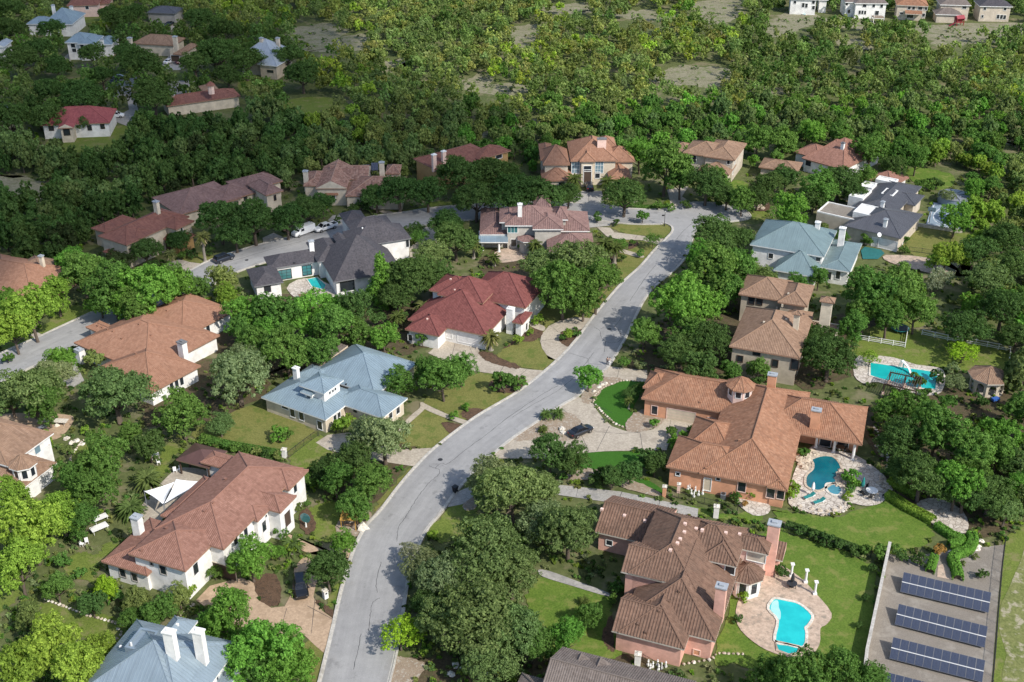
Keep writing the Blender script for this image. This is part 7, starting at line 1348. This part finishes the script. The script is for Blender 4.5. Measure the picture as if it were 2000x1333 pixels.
# shrubs and hedges
SHRUB = [('g', 985, 748, 60), ('d', 970, 750, 35), ('g', 1015, 750, 35), ('l', 1110, 655, 28), ('g', 1098, 660, 20), ('g', 1125, 652, 22), ('l', 1050, 625, 28), ('l', 1012, 665, 28), ('l', 1035, 650, 18), ('g', 825, 665, 35), ('b', 545, 848, 40), ('g', 562, 850, 30), ('l', 668, 830, 45), ('l', 680, 822, 30), ('l', 655, 838, 25), ('b', 912, 795, 22), ('b', 886, 812, 22), ('g', 1218, 710, 34), ('a', 1243, 715, 24), ('a', 1255, 715, 22), ('b', 1278, 827, 26), ('b', 1325, 862, 45), ('g', 1312, 845, 30), ('b', 1350, 838, 18), ('d', 1175, 925, 40), ('d', 1162, 940, 34), ('l', 1117, 942, 14), ('l', 1128, 941, 14), ('g', 1100, 932, 20), ('d', 1265, 895, 50),
 ('g', 1440, 972, 30), ('l', 1468, 970, 26), ('r', 1455, 985, 18), ('l', 1545, 965, 34), ('l', 1550, 950, 28), ('g', 1570, 885, 30), ('b', 1665, 930, 40), ('b', 1668, 945, 34), ('g', 1660, 955, 26), ('l', 1655, 970, 22), ('l', 1470, 1145, 30), ('g', 1480, 1130, 24), ('l', 1455, 1165, 30), ('d', 1440, 1210, 26), ('d', 1525, 1115, 34), ('g', 1205, 1150, 40), ('g', 1195, 1170, 26), ('l', 845, 1045, 28), ('l', 715, 1012, 22), ('l', 705, 1016, 18), ('l', 570, 1070, 40), ('g', 550, 1040, 34), ('e', 590, 965, 28), ('e', 585, 990, 24), ('g', 600, 985, 20), ('d', 1565, 1035, 30), ('d', 1590, 1045, 30), ('d', 1615, 1055, 34), ('d', 1640, 1065, 30), ('d', 1665, 1078, 30), ('g', 1690, 1075, 34), ('g', 1715, 1080, 40),
 ('d', 1705, 1110, 24), ('d', 1690, 1168, 22), ('d', 1678, 1222, 20), ('d', 1760, 1085, 34), ('d', 1798, 1092, 38), ('r', 1835, 1076, 34), ('g', 1745, 1070, 24), ('d', 1918, 1122, 28), ('e', 1905, 1088, 16), ('e', 1882, 1100, 14), ('g', 1215, 1150, 20), ('d', 1480, 750, 40), ('g', 1500, 735, 30), ('d', 1420, 745, 30), ('g', 1310, 405, 22), ('l', 1302, 398, 18), ('g', 1285, 402, 24), ('d', 1340, 400, 24), ('d', 1400, 395, 26), ('g', 1255, 425, 34), ('d', 1205, 435, 20), ('d', 1165, 425, 26), ('g', 1235, 475, 18), ('d', 1220, 480, 22), ('g', 1250, 495, 20), ('d', 1215, 505, 22),
 ('d', 125, 695, 30), ('e', 185, 705, 55), ('d', 145, 685, 26), ('g', 15, 700, 30), ('l', 165, 840, 22), ('g', 180, 848, 22), ('e', 130, 880, 26), ('e', 120, 900, 24), ('l', 92, 872, 22), ('g', 400, 858, 26), ('g', 420, 865, 26), ('g', 440, 870, 26), ('g', 460, 874, 26), ('g', 480, 878, 26), ('e', 500, 882, 26), ('d', 520, 886, 26), ('e', 540, 890, 24), ('g', 640, 950, 34), ('g', 600, 940, 40), ('g', 570, 920, 30), ('d', 610, 920, 26), ('g', 230, 1165, 34), ('l', 370, 1155, 40), ('l', 350, 1140, 28), ('e', 225, 1140, 28), ('g', 295, 1215, 50), ('g', 155, 1120, 30), ('g', 120, 1095, 40), ('g', 1790, 745, 40), ('d', 1810, 770, 34), ('g', 1740, 790, 34), ('b', 1750, 775, 34), ('b', 1718, 795, 30), ('g', 1770, 770, 24), ('d', 1830, 735, 34), ('d', 1912, 785, 40), ('g', 1850, 790, 50), ('d', 1820, 800, 40), ('a', 1860, 720, 30),
 ('g', 1800, 365, 40), ('g', 1815, 360, 30), ('e', 1790, 375, 30), ('d', 1700, 400, 24), ('g', 1690, 470, 30), ('e', 1610, 445, 26), ('g', 1590, 470, 24), ('g', 1770, 470, 22), ('g', 1775, 450, 20), ('g', 1765, 488, 24), ('d', 1830, 360, 30), ('g', 940, 492, 26), ('d', 1000, 470, 26), ('g', 1050, 490, 34), ('g', 1020, 480, 24), ('b', 860, 565, 24), ('d', 740, 625, 40), ('d', 790, 620, 30), ('d', 640, 900, 30), ('g', 1450, 705, 30), ('g', 355, 500, 24), ('d', 375, 495, 26), ('d', 410, 490, 24), ('d', 300, 520, 34), ('k', 560, 450, 20), ('d', 660, 430, 20), ('d', 690, 410, 30), ('d', 705, 400, 30), ('d', 720, 405, 24), ('g', 1500, 760, 30), ('g', 1780, 1245, 0)]
for t, x, y, w in SHRUB:
    if w: plant('shrub', x, y, w, t, cat='shrub')
def hedge(P, w, h, t, label, n=620, leaf=.11):
    L = smoothline([at(x, y) for x, y in P], 8); c = L[0].copy(); rng = np.random.default_rng(len(P)*31+int(P[0][0])); C, D = [], []
    for a, b in zip(L, L[1:]):
        d = (b-a); k = max(1, int(n*d.length)); t_ = rng.random((k, 1)); ax = np.array(d)/max(d.length, 1e-6); side = np.array((-ax[1], ax[0], 0)); ang = rng.uniform(-.25, math.pi+.25, (k, 1)); bump = 1+.10*np.sin(rng.uniform(0, 6.28, (k, 1)))
        off = side*np.sign(np.cos(ang))*np.abs(np.cos(ang))**.55*(w/2)*bump+np.array((0, 0, 1))*(np.clip(np.sin(ang), 0, 1)**.5*h*.97*bump+.05); C.append(np.array(a-c)+np.array(d)*t_+off); D.append(side*np.cos(ang)+np.array((0, 0, 1))*np.sin(ang))
    C = np.concatenate(C); D = np.concatenate(D); e = empty('hedge', c, 0, label, 'hedge'); o = link('foliage', leaves_to_mesh('hedge_foliage', C, D, leaf*1.6, rng, 'leaf'), e); o.color = (*TINT[t], 1)
    b = MB()
    for a, q in list(zip(L, L[1:]))[2:-2]: b.bar(a-c+Vector((0, 0, h*.45)), q-c+Vector((0, 0, h*.45)), w*.6, h*.7)
    o2 = b.build('inner_branches', 'bark', e)
hedge(Z((1690, 960), 4.074, [(560, 290), (620, 330), (690, 375), (740, 390), (760, 410), (735, 435), (660, 445)]), 1.3, 1.1, 'b', 'clipped bright green hedge curling round to a pale path, left one')
hedge(Z((1690, 960), 4.074, [(835, 365), (850, 420), (810, 490), (720, 525), (690, 570), (715, 630), (735, 720)]), 1.5, 1.2, 'b', 'snaking clipped bright green hedge above the solar rows')
hedge(Z((1690, 960), 4.074, [(545, 540), (530, 590), (510, 660)]), 1.2, 1.0, 'b', 'short stepped clipped hedge beside the rusty shrub')
hedge(Z((1690, 960), 4.074, [(170, 50), (240, 90), (330, 150), (430, 200), (540, 260)]), 1.6, 1.2, 'l', 'long yellowish hedge bordering the oval lawn'); hedge([(1735, 945), (1765, 960), (1790, 975)], 1.4, 1.1, 'l', 'short yellow green hedge at the patio rim'); hedge([(395, 862), (440, 875), (500, 886), (552, 895)], 1.4, 1.3, 'g', 'mixed green hedge behind the white villa roof'); hedge([(85, 858), (92, 878)], 2.2, 1.8, 'l', 'block of yellow green hedge beside the white bay')
hedge([(1535, 1030), (1600, 1052), (1690, 1085)], 1.2, 1.0, 'd', 'dark hedge line dividing the two green lawns'); hedge([(1205, 403), (1260, 408), (1305, 406)], 1.2, .8, 'g', 'low green hedge at the mouth of the turning circle')
ribbon(Z((1690, 960), 4.074, [(640, 300), (700, 340), (765, 370), (780, 420), (740, 460), (660, 490)]), .5, .16, 'kerb', 'footpath', sm=6); sheet('patio', Z((1690, 960), 4.074, [(575, 600), (630, 580), (690, 640), (680, 710), (570, 690)]), 'deck_stone')
# ---------------------------------------------------------------- woodland
ANC = [(h.short, sum((sum(W, Vector())/4 for W in h.foot), Vector())/len(h.foot)) for h in HOUSES]
from mathutils import noise as mnoise
def woodland():
    rng = np.random.default_rng(5); pts = []; cell = {}
    KP = [(min(p[0] for p in P), max(p[0] for p in P), min(p[1] for p in P), max(p[1] for p in P), P) for P in KEEP]
    TP = [(e.location.x, e.location.y, 3.4*s if k == 'oak' else 2.7*s) for e, k, t, s, pxy, c in TREES if c == 'tree']
    TG = {}
    for x, y, r in TP: TG.setdefault((int(x//10), int(y//10)), []).append((x, y, r))
    REG = [[(-60, -30), (2060, -30), (2060, 345), (1960, 345), (1870, 330), (1780, 325), (1700, 310), (1570, 310), (1480, 345), (1450, 310), (1300, 310), (1240, 310), (1130, 310), (1050, 345), (990, 320), (930, 325), (800, 345), (760, 340), (600, 350), (540, 370), (400, 385), (330, 410), (210, 450), (160, 510), (100, 530), (-60, 510)],
           [(1900, 330), (2060, 320), (2060, 900), (1985, 760), (1985, 680), (1870, 620), (1900, 540), (1890, 440)], [(560, 330), (800, 345), (820, 400), (640, 420), (560, 400)], [(1960, 760), (2060, 700), (2060, 1060), (1975, 1050)]]
    REG = [[(lambda q: (q.x, q.y))(at(x, y)) for x, y in P] for P in REG]
    xs0, xs1, ys0, ys1 = -320, 320, 120, 640
    HB = []
    for h in HOUSES:
        Q = [proj((q.x, q.y, z)) for W in h.foot for q in W for z in (0, h.h)]; HB.append((min(q[0] for q in Q)+4, max(q[0] for q in Q)-4, min(q[1] for q in Q)+3, max(q[1] for q in Q), sum(q.y for W in h.foot for q in W)/(4*len(h.foot))))
    for i in range(42000):
        x, y = rng.uniform(xs0, xs1), rng.uniform(ys0, ys1); px, py = proj((x, y, 2))
        if not (-40 < px < 2040 and -25 < py < 1100): continue
        if not any(inpoly(x, y, P) for P in REG): continue
        q1 = proj((x, y, 3.5)); q2 = proj((x, y, 5.5))
        if any(inpoly(*q1, P) or inpoly(*q2, P) for P in CLEARINGS): continue
        if any(a < x < b and c < y < d and inpoly(x, y, P) for a, b, c, d, P in KP): continue
        left = px < 600 and py > 60; r = rng.uniform(1.7, 3.4) if not left else rng.uniform(2.2, 3.8)
        if py < 110 and not left: r *= .95
        gx, gy = int(x//8), int(y//8); ok = True; tx, ty = proj((x, y, r*2.6)); rp = r*ppm(py)*.8
        if any(a-rp < px < b+rp and ty < d-(d-c)*.30 and py > c and y < m for a, b, c, d, m in HB): continue
        for ax in (-1, 0, 1):
            for ay in (-1, 0, 1):
                for qx, qy, qr in cell.get((gx+ax, gy+ay), ()):
                    if (qx-x)**2+(qy-y)**2 < ((qr+r)*.58)**2: ok = False
        if not ok: continue
        hx, hy = int(x//10), int(y//10)
        for ax in (-1, 0, 1):
            for ay in (-1, 0, 1):
                for qx, qy, qr in TG.get((hx+ax, hy+ay), ()):
                    if (qx-x)**2+(qy-y)**2 < (qr+r*.5)**2: ok = False
        if not ok: continue
        cell.setdefault((gx, gy), []).append((x, y, r)); pts.append((x, y, r, px, py, left))
    pts.sort(key=lambda p: (p[1]-p[2]*14)); n = {'wild': 0, 'juniper': 0}; rest = []
    for x, y, r, px, py, left in pts:
        u = min(.999, max(0, .45*rng.random()+.55*(.5+.9*mnoise.noise(Vector((x*.022, y*.014, 7.)))))); band = py > 205 and px > 900
        if left: t = 'k' if u < .25 else 'd' if u < .62 else 'o' if u < .93 else 'g'
        elif band: t = 'l' if u < .16 else 'e' if u < .36 else 'g' if u < .60 else 'b' if u < .66 else 'o' if u < .86 else 'd'
        elif px > 1450: t = 'k' if u < .2 else 'd' if u < .44 else 'o' if u < .74 else 'e' if u < .88 else 'l'
        else: t = 'd' if u < .22 else 'o' if u < .50 else 'e' if u < .70 else 'l' if u < .80 else 'g' if u < .91 else 'w' if u < .96 else 'a' if u < .99 else 'y'
        kind = 'juniper' if t in 'kdo' else 'wild'
        if n[kind] < 290:
            n[kind] += 1; P = PROTO[kind][int(rng.integers(0, len(PROTO[kind])))]; s = r/P[2]
            e = stand(kind, P[:2], x, y, s, t, None, 'tree', .2, rng.uniform(1.0, 1.4), TONE[t]+(' woodland tree' if kind == 'wild' else ' juniper tree')+' in the wood near '+min(ANC, key=lambda a: (a[1].x-x)**2+(a[1].y-y)**2)[0], 'trees of the wood, '+TONE[t])
        else: rest.append((x, y, r, t, kind))
    print('WOOD', len(pts), n, len(rest))
    # the many farther ones as one mass
    base = {}
    for kind, lb in (('wild', 5), ('juniper', 5)):
        for k in range(6):
            g = np.random.default_rng(300+k); C, D = crown_points(g, 7, 11, 5, 1., 1.0 if kind == 'wild' else 1.15, 'round'); base[(kind, k)] = (C, D)
    CC, DD, TT = [], [], []
    for x, y, r, t, kind in rest:
        C, D = base[(kind, int(rng.integers(0, 6)))]; a = rng.uniform(0, 6.28); ca, sa = math.cos(a), math.sin(a); M = np.array(((ca, sa, 0), (-sa, ca, 0), (0, 0, 1))); h = rng.uniform(1.0, 1.5)
        P = (C*r) @ M; P[:, 2] = P[:, 2]*h+r*1.15*h; P[:, 0] += x; P[:, 1] += y; CC.append(P); DD.append(D @ M); k = np.array(TINT[t])*rng.uniform(.85, 1.4)*rng.uniform(.9, 1.1, 3)*np.array((1.12, 1.03, .95)); TT.append(np.repeat(k[None], len(C), 0))
    me = leaves_to_mesh('woodland', np.concatenate(CC), np.concatenate(DD), .50, rng, 'leaf_woodland', np.concatenate(TT)); print('MASS', len(me.polygons))
    tag(link('woodland', me), 'dense far wood of mixed oak and juniper on the hillside', 'woodland', kind='stuff')
woodland()
def undergrowth():
    """low weeds and seedlings that cover the bare ground between the gardens"""
    rng = np.random.default_rng(21); KP = [(min(p[0] for p in P), max(p[0] for p in P), min(p[1] for p in P), max(p[1] for p in P), P) for P in KEEP]; base = [crown_points(np.random.default_rng(500+k), 3, 5, 7, 1., .8, 'round') for k in range(5)]; CC, DD, TT = [], [], []
    for i in range(13000):
        px, py = rng.uniform(-20, 2020), rng.uniform(0, 1345)
        q = at(px, py); open_ = py < 290 and any(inpoly(px, py, P) for P in CLEARINGS)
        if py < 250 and not open_: continue
        if open_ and rng.random() < .1: continue
        if not open_ and any(a < q.x < b and c < q.y < d and inpoly(q.x, q.y, P) for a, b, c, d, P in KP): continue
        C, D = base[int(rng.integers(0, 5))]; r = rng.uniform(.25, .8)*(1.4 if rng.random() < .15 else 1); P = C*r; P[:, 2] += r*.5; P[:, 0] += q.x; P[:, 1] += q.y; CC.append(P); DD.append(D); t = 'dgoalee'[int(rng.integers(0, 7))]; k = np.array(TINT[t])*rng.uniform(.7, 1.2)*rng.uniform(.9, 1.1, 3); TT.append(np.repeat(k[None], len(C), 0))
        if open_: P[:, :2] = (P[:, :2]-np.array((q.x, q.y)))*2.1+np.array((q.x, q.y)); P[:, 2] *= 1.8
    me = leaves_to_mesh('undergrowth', np.concatenate(CC), np.concatenate(DD), .27, rng, 'leaf_woodland', np.concatenate(TT)); print('MASS2', len(me.polygons), len(CC))
    tag(link('undergrowth', me), 'low weeds and seedlings covering bare ground between the gardens', 'undergrowth', kind='stuff')
undergrowth()
# ---------------------------------------------------------------- labels that single each tree out
def label_trees():
    anchors = []
    for h in HOUSES:
        c = sum((sum(W, Vector())/4 for W in h.foot), Vector())/len(h.foot); anchors.append((h.short, c, proj((c.x, c.y, 3))))
    KW = {'oak': 'oak', 'elm': 'tree', 'airy': 'small tree', 'cone': 'poplar', 'palm': 'palm', 'shrub': 'shrub'}; groups = {}
    for e, kind, t, s, pxy, cat in TREES:
        if 'label' in e: continue
        x, y = e.location.x, e.location.y; nm, c, q = min(anchors, key=lambda a: (a[1].x-x)**2+(a[1].y-y)**2); px, py = proj((x, y, 2)); dx, dy = px-q[0], (py-q[1])*1.6
        rel = ('left of ' if dx < 0 else 'right of ') if abs(dx) > abs(dy) else ('behind ' if dy < 0 else 'in front of ')
        R = PROTO[kind][0][2]*s if kind in PROTO else 2
        size = '' if kind in ('palm', 'airy') else ('large ' if (kind == 'shrub' and R > 1.4) or (kind != 'shrub' and R > 5.2) else 'small ' if (kind == 'shrub' and R < 1.0) or (kind != 'shrub' and R < 3.4) else '')
        lab = (size+TONE[t]+' '+KW[kind]) if kind != 'palm' else 'palm'
        groups.setdefault((lab, rel+nm), []).append((px, py, e))
    ORD = ['leftmost', 'second from left', 'third from left', 'fourth from left', 'fifth from left', 'sixth from left', 'seventh from left', 'eighth from left']
    for (lab, rel), L in groups.items():
        L.sort(key=lambda a: a[0]); n = len(L)
        for i, (px, py, e) in enumerate(L):
            if n == 1: s = lab+' '+rel
            else: s = ('rightmost' if i == n-1 else ORD[min(i, 7)])+' '+lab+' '+rel
            w = s.split(); e['label'] = ' '.join(w[:16]); e['group'] = lab+'s in the gardens'
label_trees()
# ---------------------------------------------------------------- the cloud that shades the upper left of the valley
def cloud():
    P = [(-300, 505), (40, 500), (200, 505), (330, 500), (480, 468), (600, 440), (720, 470), (860, 455), (960, 420), (1030, 380), (1025, 320), (1000, 275), (900, 228), (780, 185), (690, 140), (640, 80), (610, 30), (590, -40), (300, -180), (-700, -180)]
    G = smoothline([at(x, y) for x, y in P], 6, True); Hc = 520.; off = Vector((SUNV.x, SUNV.y, 0))*(Hc/SUNV.z); G = [(g.x+off.x, g.y+off.y) for g in G]
    x0, x1, y0, y1 = min(g[0] for g in G), max(g[0] for g in G), min(g[1] for g in G), max(g[1] for g in G); st = 9.; nx, ny = int((x1-x0)/st)+3, int((y1-y0)/st)+3
    from mathutils import noise as mn
    E2 = np.array(G); S = np.roll(E2, -1, 0)-E2; H = np.full((nx, ny), -1.)
    for i in range(nx):
        for j in range(ny):
            x, y = x0-st+i*st, y0-st+j*st; w = np.array((x, y))-E2; tt = np.clip((w*S).sum(1)/np.maximum((S*S).sum(1), 1e-9), 0, 1); d = np.sqrt(((w-S*tt[:, None])**2).sum(1)).min(); d = d if inpoly(x, y, G) else -d
            H[i, j] = d+10*mn.noise(Vector((x*.02, y*.02, 3)))+5*mn.noise(Vector((x*.06, y*.06, 1)))
    V, idx = [], {}
    def vid(i, j, s):
        k = (i, j, s)
        if k not in idx:
            d = max(0., H[i, j]); th = 22*(1-math.exp(-d/30.)); nn = 1+.5*mn.noise(Vector((i*.35, j*.35, s*9))); idx[k] = len(V); V.append((x0-st+i*st, y0-st+j*st, Hc+(th*1.8*nn if s else -th*.5)))
        return idx[k]
    F = []
    for i in range(nx-1):
        for j in range(ny-1):
            if max(H[i, j], H[i+1, j], H[i, j+1], H[i+1, j+1]) > 0: F.append((vid(i, j, 1), vid(i+1, j, 1), vid(i+1, j+1, 1), vid(i, j+1, 1))); F.append((vid(i, j+1, 0), vid(i+1, j+1, 0), vid(i+1, j, 0), vid(i, j, 0)))
    m, n, o = new_mat('cloud'); d = N(n, 'ShaderNodeBsdfTranslucent'); d.inputs[0].default_value = (.9, .9, .9, 1); t = N(n, 'ShaderNodeBsdfTransparent'); s = N(n, 'ShaderNodeMixShader'); s.inputs[0].default_value = .5; n.links.new(t.outputs[0], s.inputs[1]); n.links.new(d.outputs[0], s.inputs[2]); n.links.new(s.outputs[0], o.inputs[0]); MATS['cloud'] = m
    tag(link('cloud', mesh('cloud', V, F, ['cloud'], smooth=True)), 'white cumulus cloud overhead that shades the far gardens', 'cloud', kind='stuff')
cloud()
